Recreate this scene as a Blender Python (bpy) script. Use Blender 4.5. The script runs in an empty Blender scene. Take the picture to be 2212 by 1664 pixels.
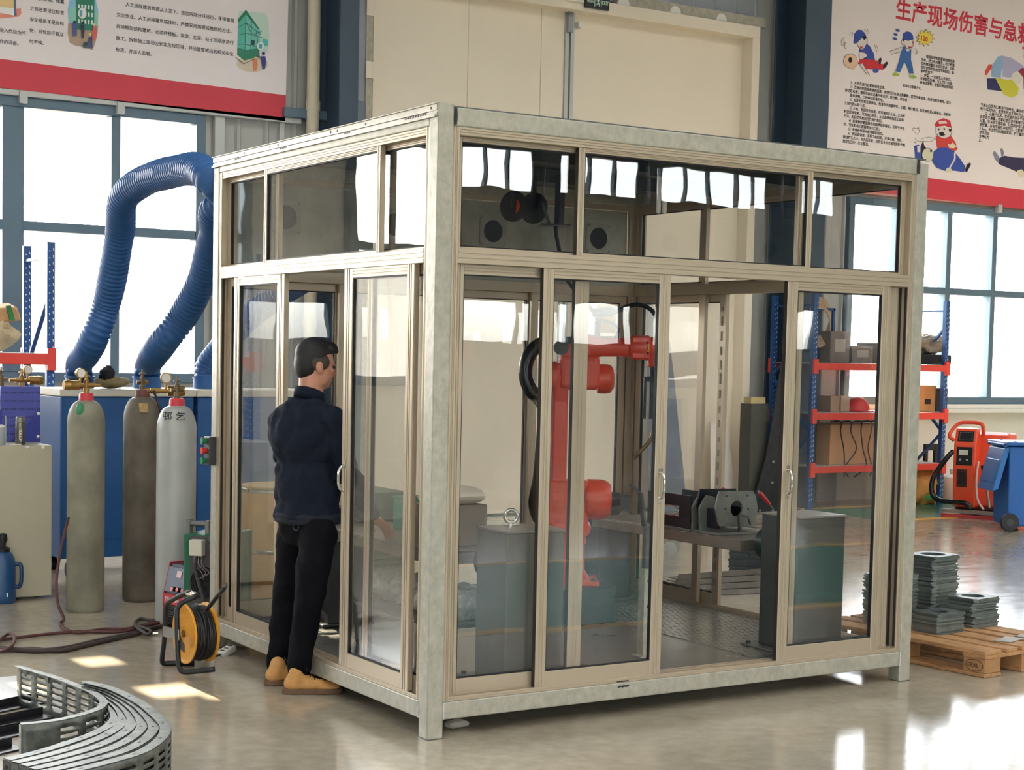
import bpy, bmesh, math, random
from mathutils import Vector, Matrix, noise
random.seed(7)
SC = bpy.context.scene
COL = SC.collection

# ------------------------------------------------------------------ camera
FPX, CX, CY, CZ = 3448.15, -3.4501, -5.9233, 1.6847
YAW, PIT, ROL = 0.54481, -0.06163, 0.01967
SHX, SHY = -112.19, 145.31
CAMP = Vector((CX, CY, CZ))
_d = Vector((math.cos(PIT)*math.sin(YAW), math.cos(PIT)*math.cos(YAW), math.sin(PIT)))
_r = Vector((math.cos(YAW), -math.sin(YAW), 0.0))
_u = _r.cross(_d)
CR = math.cos(ROL)*_r + math.sin(ROL)*_u
CU = -math.sin(ROL)*_r + math.cos(ROL)*_u
cam_data = bpy.data.cameras.new('camera')
cam = bpy.data.objects.new('camera', cam_data)
COL.objects.link(cam)
M3 = Matrix((CR, CU, -_d)).transposed()
cam.matrix_world = Matrix.Translation(CAMP) @ M3.to_4x4()
cam_data.sensor_fit = 'HORIZONTAL'
cam_data.sensor_width = 36.0
cam_data.lens = FPX*36.0/2212.0
cam_data.shift_x = -SHX/2212.0
cam_data.shift_y = SHY/2212.0
cam_data.clip_end = 400
SC.camera = cam

# ------------------------------------------------------------------ world, sun, exposure
SC.view_settings.view_transform = 'Standard'
SC.view_settings.look = 'None'
SC.view_settings.gamma = 1.0
SC.view_settings.exposure = 0.25
SC.cycles.transparent_max_bounces = 32
SC.cycles.max_bounces = 10
SC.cycles.diffuse_bounces = 5
SC.cycles.glossy_bounces = 5
SC.cycles.transmission_bounces = 6
SC.cycles.use_denoising = True
SC.cycles.sample_clamp_indirect = 12.0
SC.cycles.blur_glossy = 0.5

SUN_AZ, SUN_EL = math.radians(-2), math.radians(27)   # azimuth from +y towards +x
world = bpy.data.worlds.new('world'); SC.world = world; world.use_nodes = True
nt = world.node_tree; nt.nodes.clear()
sky = nt.nodes.new('ShaderNodeTexSky'); sky.sky_type = 'NISHITA'; sky.sun_disc = False
sky.sun_elevation = SUN_EL; sky.sun_rotation = SUN_AZ; sky.air_density = 1.0; sky.dust_density = 1.4; sky.ozone_density = 1.0
hsv = nt.nodes.new('ShaderNodeHueSaturation'); hsv.inputs['Saturation'].default_value = 0.22
bg = nt.nodes.new('ShaderNodeBackground'); bg.inputs['Strength'].default_value = 1.7
wo = nt.nodes.new('ShaderNodeOutputWorld')
nt.links.new(sky.outputs[0], hsv.inputs['Color']); nt.links.new(hsv.outputs[0], bg.inputs['Color']); nt.links.new(bg.outputs[0], wo.inputs['Surface'])

SUND = Vector((-math.sin(SUN_AZ)*math.cos(SUN_EL), -math.cos(SUN_AZ)*math.cos(SUN_EL), -math.sin(SUN_EL)))
sl = bpy.data.lights.new('sun', 'SUN'); sl.energy = 36.0; sl.angle = math.radians(0.12); sl.color = (1.0, 0.86, 0.66)
so = bpy.data.objects.new('sun', sl); COL.objects.link(so)
so.rotation_euler = SUND.to_track_quat('-Z', 'Y').to_euler(); so.location = (6, 20, 14)

def portal(loc, rot, sx, sy):
    """Sky portal lying in a window or rooflight opening."""
    l = bpy.data.lights.new('window_portal', 'AREA'); l.shape = 'RECTANGLE'; l.size = sx; l.size_y = sy
    l.cycles.is_portal = True
    o = bpy.data.objects.new('window_portal', l); COL.objects.link(o); o.location = loc; o.rotation_euler = rot
# room extents
XL, XR, YF, YB, ZR = -10.0, 19.0, -16.0, 8.2, 7.6
SKYL = [(-8.6, 1.1), (-5.4, 1.1), (-1.8, 1.1), (1.8, 1.1), (5.4, 1.1), (9.0, 1.1), (12.6, 1.1), (16.2, 1.1)]   # unseen rooflights added to brighten the hall: centres and widths
SKY_Y0, SKY_Y1 = -15.0, 4.0
for cx, w in SKYL:
    portal((cx, (SKY_Y0+SKY_Y1)/2, ZR+0.02), (0, 0, 0), w, SKY_Y1-SKY_Y0)
BACK_WIN = [(-9.4, -3.7, 1.36, 3.85), (-2.6, 2.245, 1.36, 3.85), (10.46, 17.2, 1.17, 3.66)]      # x0, x1, z0, z1
for x0, x1, z0, z1 in BACK_WIN:
    portal(((x0+x1)/2, YB+0.1, (z0+z1)/2), (-math.pi/2, 0, 0), x1-x0, z1-z0)
FRONT_WIN = [(-9.0, 18.8, 4.35, 5.05), (-9.0, 17.5, 1.85, 2.62)]
for x0, x1, z0, z1 in FRONT_WIN:
    portal(((x0+x1)/2, YF-0.1, (z0+z1)/2), (math.pi/2, 0, 0), x1-x0, z1-z0)
LEFT_WIN = [(-14.5, -7.0, 1.3, 3.6)]
for y0, y1, z0, z1 in LEFT_WIN:
    portal((XL-0.1, (y0+y1)/2, (z0+z1)/2), (0, -math.pi/2, 0), z1-z0, y1-y0)

# ------------------------------------------------------------------ picture point -> point on a real plane of the place
def ray(px, py): return _d + CR*((px-1106-SHX)/FPX) - CU*((py-832-SHY)/FPX)
def G(px, py, z=0.0):
    w = ray(px, py); return CAMP + w*((z-CZ)/w.z)
def YP(px, py, y):
    w = ray(px, py); return CAMP + w*((y-CY)/w.y)
def XP(px, py, x):
    w = ray(px, py); return CAMP + w*((x-CX)/w.x)
def AT(px, py, D): return CAMP + ray(px, py)*D

# ------------------------------------------------------------------ materials
def s2l(c):
    return tuple((v/12.92 if v <= 0.04045 else ((v+0.055)/1.055)**2.4) for v in (x/255.0 for x in c))
MATS = {}
def mat(name, rgb, rough=0.5, metal=0.0, var=0.0, vscale=6.0, bump=0.0, bscale=60.0, spec=0.5, coat=0.0, stretch=None, rvar=0.0, tint=None):
    """Principled material; var mottles the colour, tint is a second colour of stains."""
    if name in MATS: return MATS[name]
    m = bpy.data.materials.new(name); m.use_nodes = True; n = m.node_tree; L = n.links
    b = n.nodes['Principled BSDF']; c = s2l(rgb)
    b.inputs['Base Color'].default_value = (*c, 1); b.inputs['Roughness'].default_value = rough
    b.inputs['Metallic'].default_value = metal; b.inputs['Specular IOR Level'].default_value = spec
    b.inputs['Coat Weight'].default_value = coat
    if var or bump or rvar or tint:
        tc = n.nodes.new('ShaderNodeTexCoord'); mp = n.nodes.new('ShaderNodeMapping')
        L.new(tc.outputs['Object'], mp.inputs['Vector'])
        if stretch: mp.inputs['Scale'].default_value = stretch
        nz = n.nodes.new('ShaderNodeTexNoise'); nz.inputs['Scale'].default_value = vscale; nz.inputs['Detail'].default_value = 5; nz.inputs['Roughness'].default_value = 0.62
        L.new(mp.outputs[0], nz.inputs['Vector'])
        if var or tint:
            rp = n.nodes.new('ShaderNodeValToRGB'); e = rp.color_ramp.elements
            e[0].position = 0.3; e[1].position = 0.7
            lo = tint and s2l(tint) or tuple(v*(1-var) for v in c)
            hi = tuple(min(1, v*(1+var*0.6)) for v in c)
            e[0].color = (*lo, 1); e[1].color = (*hi, 1)
            L.new(nz.outputs['Fac'], rp.inputs['Fac']); L.new(rp.outputs[0], b.inputs['Base Color'])
        if rvar:
            mr = n.nodes.new('ShaderNodeMapRange'); mr.inputs['To Min'].default_value = max(0, rough-rvar); mr.inputs['To Max'].default_value = min(1, rough+rvar)
            L.new(nz.outputs['Fac'], mr.inputs['Value']); L.new(mr.outputs[0], b.inputs['Roughness'])
        if bump:
            nb = n.nodes.new('ShaderNodeTexNoise'); nb.inputs['Scale'].default_value = bscale; nb.inputs['Detail'].default_value = 4
            L.new(mp.outputs[0], nb.inputs['Vector'])
            bp = n.nodes.new('ShaderNodeBump'); bp.inputs['Strength'].default_value = bump; bp.inputs['Distance'].default_value = 0.01
            L.new(nb.outputs['Fac'], bp.inputs['Height']); L.new(bp.outputs[0], b.inputs['Normal'])
    MATS[name] = m
    return m
def glass_mat(name, tint, base=0.045, wav=0.0, wscale=2.2, boost=1.0):
    """Clear pane: sees through and mirrors by Schlick's law, with a slightly wavy face."""
    m = bpy.data.materials.new(name); m.use_nodes = True; n = m.node_tree; L = n.links; n.nodes.clear()
    out = n.nodes.new('ShaderNodeOutputMaterial'); mx = n.nodes.new('ShaderNodeMixShader')
    tr = n.nodes.new('ShaderNodeBsdfTransparent'); tr.inputs[0].default_value = (*tint, 1)
    gl = n.nodes.new('ShaderNodeBsdfAnisotropic' if hasattr(bpy.types, 'XX') else 'ShaderNodeBsdfGlossy'); gl.inputs['Roughness'].default_value = 0.0
    lw = n.nodes.new('ShaderNodeLayerWeight'); lw.inputs['Blend'].default_value = 0.5
    pw = n.nodes.new('ShaderNodeMath'); pw.operation = 'POWER'; pw.inputs[1].default_value = 5.0
    ma = n.nodes.new('ShaderNodeMath'); ma.operation = 'MULTIPLY_ADD'; ma.inputs[1].default_value = 0.9*boost; ma.inputs[2].default_value = base; ma.use_clamp = True
    L.new(lw.outputs['Facing'], pw.inputs[0]); L.new(pw.outputs[0], ma.inputs[0]); L.new(ma.outputs[0], mx.inputs['Fac'])
    L.new(tr.outputs[0], mx.inputs[1]); L.new(gl.outputs[0], mx.inputs[2]); L.new(mx.outputs[0], out.inputs['Surface'])
    if wav:
        tc = n.nodes.new('ShaderNodeTexCoord'); nz = n.nodes.new('ShaderNodeTexNoise'); nz.inputs['Scale'].default_value = wscale; nz.inputs['Detail'].default_value = 1.5
        bp = n.nodes.new('ShaderNodeBump'); bp.inputs['Strength'].default_value = wav; bp.inputs['Distance'].default_value = 0.02
        L.new(tc.outputs['Object'], nz.inputs['Vector']); L.new(nz.outputs['Fac'], bp.inputs['Height']); L.new(bp.outputs[0], gl.inputs['Normal'])
    MATS[name] = m
    return m

# ------------------------------------------------------------------ mesh helpers
def basis(d, up=Vector((0, 0, 1))):
    d = Vector(d).normalized(); a = Vector(up)
    if abs(d.dot(a)) > 0.97: a = Vector((1, 0, 0))
    x = a.cross(d).normalized(); y = d.cross(x).normalized()
    return x, y, d
class MB:
    """Collects faces; build() links them as ONE mesh object."""
    def __init__(s): s.v = []; s.f = []; s.mi = []; s.cur = 0; s.X = None
    def m(s, i): s.cur = i; return s
    def pt(s, p):
        p = Vector(p)
        s.v.append(s.X @ p if s.X is not None else p); return len(s.v)-1
    def face(s, idx): s.f.append(tuple(idx)); s.mi.append(s.cur)
    def quad(s, *ps): s.face([s.pt(p) for p in ps])
    def box(s, x0, y0, z0, x1, y1, z1):
        P = [(x0, y0, z0), (x1, y0, z0), (x1, y1, z0), (x0, y1, z0), (x0, y0, z1), (x1, y0, z1), (x1, y1, z1), (x0, y1, z1)]
        i = [s.pt(p) for p in P]
        for q in ((3, 2, 1, 0), (4, 5, 6, 7), (0, 1, 5, 4), (1, 2, 6, 5), (2, 3, 7, 6), (3, 0, 4, 7)): s.face([i[k] for k in q])
        return s
    def obox(s, c, ax, ay, az):
        """Box by centre and half-axis vectors."""
        c, ax, ay, az = map(Vector, (c, ax, ay, az))
        P = [c+ax*a+ay*b+az*e for e in (-1, 1) for a, b in ((-1, -1), (1, -1), (1, 1), (-1, 1))]
        i = [s.pt(p) for p in P]
        for q in ((3, 2, 1, 0), (4, 5, 6, 7), (0, 1, 5, 4), (1, 2, 6, 5), (2, 3, 7, 6), (3, 0, 4, 7)): s.face([i[k] for k in q])
        return s
    def bar(s, p0, p1, w, h, up=(0, 0, 1)):
        p0, p1 = Vector(p0), Vector(p1); x, y, d = basis(p1-p0, up)
        return s.obox((p0+p1)/2, x*w/2, y*h/2, (p1-p0)/2)
    def ring(s, c, x, y, r, n, r2=None):
        r2 = r if r2 is None else r2
        return [s.pt(c+x*(r*math.cos(2*math.pi*k/n))+y*(r2*math.sin(2*math.pi*k/n))) for k in range(n)]
    def bridge(s, a, b):
        n = len(a)
        for k in range(n): s.face((a[k], a[(k+1) % n], b[(k+1) % n], b[k]))
    def cyl(s, p0, p1, r0, r1=None, n=20, cap=True):
        p0, p1 = Vector(p0), Vector(p1); r1 = r0 if r1 is None else r1; x, y, d = basis(p1-p0)
        a = s.ring(p0, x, y, r0, n); b = s.ring(p1, x, y, r1, n); s.bridge(a, b)
        if cap: s.face(a[::-1]); s.face(b)
        return s
    def lathe(s, p0, d, prof, n=24, up=(0, 0, 1)):
        """Profile of (radius, height along d)."""
        p0 = Vector(p0); x, y, d = basis(d, up); pr = None
        for r, h in prof:
            c = s.ring(p0+d*h, x, y, max(r, 1e-4), n)
            if pr: s.bridge(pr, c)
            else: s.face(c[::-1])
            pr = c
        s.face(pr); return s
    def tube(s, pts, r, n=10, closed=False, cap=True, rf=None):
        pts = [Vector(p) for p in pts]; N = len(pts); x = None; first = pr = None
        for i, p in enumerate(pts):
            t = (pts[(i+1) % N]-pts[i-1]) if closed else (pts[min(i+1, N-1)]-pts[max(i-1, 0)])
            if t.length < 1e-9: t = Vector((0, 0, 1))
            t.normalize()
            if x is None: x, y, _ = basis(t)
            else:
                x = (x-t*x.dot(t)).normalized(); y = t.cross(x)
            c = s.ring(p, x, y, rf(i/(N-1)) if rf else r, n)
            if pr: s.bridge(pr, c)
            elif not closed and cap: s.face(c[::-1])
            if first is None: first = c
            pr = c
        if closed: s.bridge(pr, first)
        elif cap: s.face(pr)
        return s
    def prism(s, poly, o, ux, uy, ext):
        """Polygon in the (ux, uy) frame at o, extruded by the vector ext."""
        o, ux, uy, ext = map(Vector, (o, ux, uy, ext)); n = len(poly)
        flip = (ux.cross(uy)).dot(ext) < 0
        a = [s.pt(o+ux*p[0]+uy*p[1]) for p in poly]; b = [s.pt(o+ux*p[0]+uy*p[1]+ext) for p in poly]
        s.face(a if flip else a[::-1]); s.face(b[::-1] if flip else b)
        for k in range(n):
            q = (a[k], a[(k+1) % n], b[(k+1) % n], b[k]); s.face(q[::-1] if flip else q)
        return s
    def ell(s, c, rx, ry, rz, R=None, n=16, m=10):
        c = Vector(c); R = R or Matrix.Identity(3); rows = []
        for i in range(1, m):
            t = math.pi*i/m
            rows.append([s.pt(c+R @ Vector((rx*math.sin(t)*math.cos(2*math.pi*k/n), ry*math.sin(t)*math.sin(2*math.pi*k/n), rz*math.cos(t)))) for k in range(n)])
        top = s.pt(c+R @ Vector((0, 0, rz))); bot = s.pt(c+R @ Vector((0, 0, -rz)))
        for a, b in zip(rows, rows[1:]): s.bridge(b, a)
        for k in range(n):
            s.face((top, rows[0][k], rows[0][(k+1) % n])); s.face((bot, rows[-1][(k+1) % n], rows[-1][k]))
        return s
    def cap2(s, p0, r0, p1, r1, n=14):
        """Tapered capsule."""
        p0, p1 = Vector(p0), Vector(p1)
        L = (p1-p0).length; prof = []
        for k in range(1, 5):
            t = math.pi/2*k/4; prof.append((r0*math.sin(t), -r0*math.cos(t)))
        for k in range(0, 4):
            t = math.pi/2*k/4; prof.append((r1*math.cos(t), L+r1*math.sin(t)))
        return s.lathe(p0, p1-p0, prof, n)
    def build(s, name, mats, parent=None, smooth=False, bevel=0.0, seg=2, mods=None):
        me = bpy.data.meshes.new(name)
        off = Vector((0, 0, 0)); p = parent
        while p is not None: off += p.location; p = p.parent
        me.from_pydata([v-off for v in s.v], [], s.f); me.validate(); me.update()
        if not isinstance(mats, (list, tuple)): mats = [mats]
        for q in mats: me.materials.append(q)
        if len(mats) > 1 and len(me.polygons) == len(s.mi): me.polygons.foreach_set('material_index', s.mi)
        if smooth:
            me.polygons.foreach_set('use_smooth', [True]*len(me.polygons))
            if smooth != 'full':
                try: me.set_sharp_from_angle(angle=math.radians(38))
                except Exception: pass
        o = bpy.data.objects.new(name, me); COL.objects.link(o); o.parent = parent
        if bevel:
            b = o.modifiers.new('bevel', 'BEVEL'); b.width = bevel; b.segments = seg; b.limit_method = 'ANGLE'; b.angle_limit = math.radians(40)
        for kind, kw in (mods or []):
            md = o.modifiers.new(kind.lower(), kind)
            for k, v in kw.items(): setattr(md, k, v)
        return o
def tag(o, label, cat, group=None):
    o['label'] = label; o['category'] = cat
    if group: o['group'] = group
    return o
def thing(name, loc, label, cat, group=None):
    o = bpy.data.objects.new(name, None); o.empty_display_size = 0.1; COL.objects.link(o); o.location = Vector(loc)
    return tag(o, label, cat, group)
def struct(o, kind='structure'): o['kind'] = kind; return o
def dup(o, parent=None):
    c = o.copy(); COL.objects.link(c); c.parent = parent
    for ch in list(o.children): dup(ch, c)
    return c
def spline(pts, k=8, closed=False):
    """Catmull-Rom through the points."""
    P = [Vector(p) for p in pts]; out = []; n = len(P)
    rng = range(n if closed else n-1)
    for i in rng:
        p0, p1, p2, p3 = (P[(i-1) % n], P[i], P[(i+1) % n], P[(i+2) % n]) if closed else (P[max(i-1, 0)], P[i], P[i+1], P[min(i+2, n-1)])
        for j in range(k):
            t = j/k
            out.append(0.5*((2*p1)+(p2-p0)*t+(2*p0-5*p1+4*p2-p3)*t*t+(3*p1-p0-3*p2+p3)*t**3))
    if not closed: out.append(P[-1])
    return out
def text(name, body, loc, size, m, parent, ext=0.0015, bold=0.0, sx=1.0, spacing=1.0, line=1.0, align='LEFT', rot=(math.pi/2, 0, 0), valign='TOP_BASELINE'):
    c = bpy.data.curves.new(name, 'FONT'); c.body = body; c.size = size; c.extrude = ext; c.offset = bold; c.resolution_u = 2
    c.space_character = spacing; c.space_line = line; c.align_x = align; c.align_y = valign
    c.materials.append(m)
    tmp = bpy.data.objects.new('tmp', c); COL.objects.link(tmp)
    dg = bpy.context.evaluated_depsgraph_get(); me = bpy.data.meshes.new_from_object(tmp.evaluated_get(dg)); me.name = name
    bpy.data.objects.remove(tmp); bpy.data.curves.remove(c)
    if not me.materials: me.materials.append(m)
    o = bpy.data.objects.new(name, me); COL.objects.link(o); o.parent = parent
    off = Vector((0, 0, 0)); p = parent
    while p is not None: off += p.location; p = p.parent
    o.location = Vector(loc)-off; o.rotation_euler = rot; o.scale = (sx, 1, 1)
    return o
X3, Y3, Z3 = Vector((1, 0, 0)), Vector((0, 1, 0)), Vector((0, 0, 1))

# shared materials
GALV = mat('galvanised_steel', (184, 179, 164), 0.42, 0.25, 0.1, 24, 0.12, 60, stretch=(1, 1, 0.8), tint=(160, 156, 140))
GALVP = mat('galvanised_sheet', (166, 164, 152), 0.5, 0.35, 0.3, 5, 0.05, 30)
ALU = mat('champagne_aluminium', (183, 167, 144), 0.32, 0.35)
GASKET = mat('black_rubber', (24, 24, 26), 0.6)
BLACK = mat('black_paint', (22, 23, 26), 0.45)
BLACKG = mat('black_gloss_plastic', (18, 19, 22), 0.22)
CHROME = mat('polished_metal', (214, 210, 200), 0.16, 1.0)
BRASS = mat('brass', (178, 142, 82), 0.3, 0.85)
STEEL = mat('raw_steel', (118, 118, 114), 0.4, 0.7, 0.25, 12)
DSTEEL = mat('dark_mill_steel', (70, 72, 74), 0.42, 0.5, 0.3, 10, 0.05, 50)
DKGREEN = mat('dark_green_enamel', (44, 64, 60), 0.42, 0.0, 0.12, 5)
RED = mat('red_enamel', (196, 40, 44), 0.35)
RACKBLUE = mat('rack_blue', (38, 82, 142), 0.45)
RACKRED = mat('rack_red', (226, 72, 58), 0.45)
WHITEP = mat('white_plastic', (232, 230, 222), 0.4)
CREAM = mat('cream_paint', (240, 230, 212), 0.55, 0, 0.03, 0.8)
INK = mat('black_print', (42, 38, 44), 0.7)
GLASS = glass_mat('booth_glass', (0.985, 0.985, 0.98), 0.066, 0.05, 2.4, 1.0)
WGLASS = glass_mat('window_glass', (0.97, 0.98, 0.98), 0.04, 0.0)
# ================================================================== the hall
def floor_material():
    m = bpy.data.materials.new('polished_concrete'); m.use_nodes = True; n = m.node_tree; L = n.links; b = n.nodes['Principled BSDF']
    tc = n.nodes.new('ShaderNodeTexCoord')
    def noise_(scale, det, rough=0.6, st=None):
        z = n.nodes.new('ShaderNodeTexNoise'); z.inputs['Scale'].default_value = scale; z.inputs['Detail'].default_value = det; z.inputs['Roughness'].default_value = rough
        mp = n.nodes.new('ShaderNodeMapping'); mp.inputs['Scale'].default_value = st or (1, 1, 1)
        L.new(tc.outputs['Object'], mp.inputs[0]); L.new(mp.outputs[0], z.inputs['Vector']); return z
    a = noise_(0.9, 7, 0.65); c = noise_(14, 5); sc = noise_(3.5, 6, 0.7, (1, 3.0, 1))
    mx = n.nodes.new('ShaderNodeMath'); mx.operation = 'MULTIPLY_ADD'; mx.inputs[1].default_value = 0.35; L.new(c.outputs['Fac'], mx.inputs[0])
    m2 = n.nodes.new('ShaderNodeMath'); m2.operation = 'MULTIPLY'; m2.inputs[1].default_value = 0.65; L.new(a.outputs['Fac'], m2.inputs[0]); L.new(m2.outputs[0], mx.inputs[2])
    rp = n.nodes.new('ShaderNodeValToRGB'); e = rp.color_ramp.elements
    e[0].position = 0.36; e[0].color = (*s2l((158, 147, 128)), 1); e[1].position = 0.66; e[1].color = (*s2l((196, 184, 164)), 1)
    L.new(mx.outputs[0], rp.inputs[0]); L.new(rp.outputs[0], b.inputs['Base Color'])
    mr = n.nodes.new('ShaderNodeMapRange'); mr.inputs['From Min'].default_value = 0.3; mr.inputs['From Max'].default_value = 0.7; mr.inputs['To Min'].default_value = 0.1; mr.inputs['To Max'].default_value = 0.2
    L.new(sc.outputs['Fac'], mr.inputs['Value']); L.new(mr.outputs[0], b.inputs['Roughness'])
    bp = n.nodes.new('ShaderNodeBump'); bp.inputs['Strength'].default_value = 0.06; bp.inputs['Distance'].default_value = 0.01
    L.new(a.outputs['Fac'], bp.inputs['Height']); L.new(bp.outputs[0], b.inputs['Normal'])
    b.inputs['Specular IOR Level'].default_value = 0.42
    return m
FLOORM = floor_material()
CLAD = mat('grey_cladding', (182, 184, 182), 0.5, 0.1, 0.05, 2)
CLADD = mat('dark_cladding', (104, 106, 108), 0.5, 0.1, 0.05, 1)
CLADIN = mat('blue_grey_cladding', (178, 184, 190), 0.5, 0.1, 0.04, 2)
WINBLUE = mat('blue_grey_window_frame', (98, 122, 140), 0.4, 0.1)
COLUMN = mat('blue_grey_column', (62, 80, 98), 0.4, 0.1, 0.06, 2)
ROOFM = mat('grey_roof_sheet', (112, 114, 116), 0.6)
PLASTER = mat('white_plaster', (232, 228, 218), 0.7, 0, 0.03, 1.5)
TRIMG = mat('light_grey_trim', (196, 200, 198), 0.45, 0.2)
GREENP = mat('green_floor_paint', (62, 142, 124), 0.25, 0, 0.12, 2)
YELLOWP = mat('yellow_floor_paint', (238, 180, 60), 0.3, 0, 0.15, 3)

b = MB(); b.box(XL, YF, -0.1, XR, YB+0.2, 0.0); struct(b.build('floor', FLOORM))
def paint(name, m, x0, y0, x1, y1):
    q = MB(); q.box(x0, y0, 0.0, x1, y1, 0.002); struct(q.build(name, m))
paint('floor_marking', GREENP, -9, -4.62, 17.5, -2.12)
paint('floor_marking', YELLOWP, -9, -4.74, 17.5, -4.62)
paint('floor_marking', YELLOWP, -9, -2.12, 17.5, -2.00)
paint('floor_marking', GREENP, 9.2, 6.24, 17.5, 7.42)
paint('floor_marking', YELLOWP, 9.2, 6.10, 17.5, 6.24)
paint('floor_marking', YELLOWP, 9.2, 7.42, 17.5, 7.56)

def wall_with_holes(name, m, axis, c0, c1, u0, u1, z0, z1, holes):
    """Straight wall; axis 'x' runs along x between depths c0..c1."""
    q = MB()
    def put(a, b_, za, zb):
        if b_-a < 1e-4 or zb-za < 1e-4: return
        if axis == 'x': q.box(a, c0, za, b_, c1, zb)
        else: q.box(c0, a, za, c1, b_, zb)
    xs = sorted({u0, u1, *[h[0] for h in holes], *[h[1] for h in holes]})
    for a, b_ in zip(xs, xs[1:]):
        hs = sorted([(h[2], h[3]) for h in holes if h[0] <= a+1e-6 and h[1] >= b_-1e-6]); z = z0
        for ha, hb in hs: put(a, b_, z, ha); z = hb
        put(a, b_, z, z1)
    return struct(q.build(name, m))
wall_with_holes('wall_back', PLASTER, 'x', YB+0.03, YB+0.2, XL, XR, 0, ZR, BACK_WIN)
wall_with_holes('wall_front', CLADD, 'x', YF-0.2, YF, XL, XR, 0, ZR, FRONT_WIN)
wall_with_holes('wall_left', CLAD, 'y', XL-0.2, XL, YF, YB, 0, ZR, LEFT_WIN)
q = MB(); q.box(XR, YF, 0, XR+0.2, YB, ZR); struct(q.build('wall_right', CLAD))
q = MB(); e = XL
for cx, w in SKYL:
    q.box(e, YF, ZR, cx-w/2, YB, ZR+0.06); q.box(cx-w/2, YF, ZR, cx+w/2, SKY_Y0, ZR+0.06); q.box(cx-w/2, SKY_Y1, ZR, cx+w/2, YB, ZR+0.06); e = cx+w/2
q.box(e, YF, ZR, XR, YB, ZR+0.06); struct(q.build('ceiling', ROOFM))
for k, y in enumerate((-13, -8.2, -3.4, 1.4, 6.2)):
    q = MB(); q.box(XL, y-0.1, ZR-0.42, XR, y+0.1, ZR-0.4); q.box(XL, y-0.1, ZR-0.02, XR, y+0.1, ZR); q.box(XL, y-0.006, ZR-0.4, XR, y+0.006, ZR-0.02)
    struct(q.build('beam', COLUMN))
# ribbed cladding sheets in front of the wall plane
def cladding(name, x0, x1, z0, z1, y, m, pitch=0.25, rib=0.05, dep=0.03):
    q = MB(); pts = []; x = x0
    while x < x1:
        pts += [(x, 0), (min(x+pitch-rib-0.02, x1), 0), (min(x+pitch-rib, x1), -dep), (min(x+pitch-0.02, x1), -dep)]
        x += pitch
    pts.append((x1, 0))
    for (a, da), (c, dc) in zip(pts, pts[1:]):
        if c-a > 1e-6: q.quad((a, y+da, z0), (c, y+dc, z0), (c, y+dc, z1), (a, y+da, z1))
    return struct(q.build(name, m))
cladding('wall_panel', 2.33, 3.86, 0, ZR, 8.2, CLAD, 0.29)
cladding('wall_panel', 3.86, 9.0, 5.42, ZR, 8.2, CLADIN, 0.30, 0.03, 0.012)
cladding('wall_panel', 9.0, 10.42, 0, ZR, 8.2, CLAD, 0.29)
cladding('wall_panel', -10, 2.33, 3.93, ZR, 8.22, CLAD, 0.29)
cladding('wall_panel', 10.42, 19, 3.75, ZR, 8.22, CLAD, 0.29)

def window(n, axis, c0, c1, u0, u1, z0, z1, mull, rails, fr=0.09, mw=0.085, m=None, big=()):
    q = MB()
    def put(a, b_, za, zb, d=0.0):
        if axis == 'x': q.box(a, c0+d, za, b_, c1-d, zb)
        else: q.box(c0+d, a, za, c1-d, b_, zb)
    put(u0, u0+fr, z0, z1); put(u1-fr, u1, z0, z1); put(u0+fr, u1-fr, z0, z0+fr); put(u0+fr, u1-fr, z1-fr, z1)
    for x in mull:
        w = 0.19 if x in big else mw
        put(x-w/2, x+w/2, z0+fr, z1-fr, 0.006)
    for z in rails: put(u0+fr, u1-fr, z-0.042, z+0.042, 0.012)
    o = struct(q.build('window_%d' % n, m or WINBLUE, bevel=0.006, seg=1))
    q = MB(); cm = (c0+c1)/2
    if axis == 'x': q.box(u0+fr, cm-0.004, z0+fr, u1-fr, cm+0.004, z1-fr)
    else: q.box(cm-0.004, u0+fr, z0+fr, cm+0.004, u1-fr, z1-fr)
    q.build('pane', WGLASS, o)
    return o
W1 = window(1, 'x', 8.14, 8.3, -2.6, 2.245, 1.36, 3.85, [-1.55, -0.6, 0.46, 1.386], [2.735], big=(0.46,))
W2 = window(2, 'x', 8.14, 8.3, -9.4, -3.7, 1.36, 3.85, [-8.45, -7.5, -6.55, -5.6, -4.65], [2.735])
W3 = window(3, 'x', 8.14, 8.3, 10.46, 17.2, 1.17, 3.66, [11.34, 12.19, 13.025, 13.86, 14.7, 15.53, 16.37], [2.59])
window(4, 'x', YF-0.12, YF, -9, 18.8, 4.35, 5.05, [-9+0.52*k for k in range(1, 53)], [], 0.05, 0.035, COLUMN)
for x, w in ((-4.0, 0.3), (0.0, 0.3), (4.0, 0.3), (7.4, 0.3), (11.3, 0.36), (13.32, 0.22), (16.4, 0.34), (18.1, 0.4)):
    q = MB(); q.box(x-w/2, YF+0.02, 0, x+w/2, YF+0.05, ZR); q.box(x-0.01, YF+0.05, 0, x+0.01, YF+0.4, ZR); q.box(x-w/2, YF+0.4, 0, x+w/2, YF+0.43, ZR); struct(q.build('column', COLUMN))
window(5, 'x', YF-0.12, YF, -9, 17.5, 1.85, 2.62, [-9+1.05*k for k in range(1, 25)], [], 0.06, 0.09, COLUMN)
window(6, 'y', XL-0.12, XL, -14.5, -7.0, 1.3, 3.6, [-14.5+1.05*k for k in range(1, 7)], [2.4], 0.06, 0.08)
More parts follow.
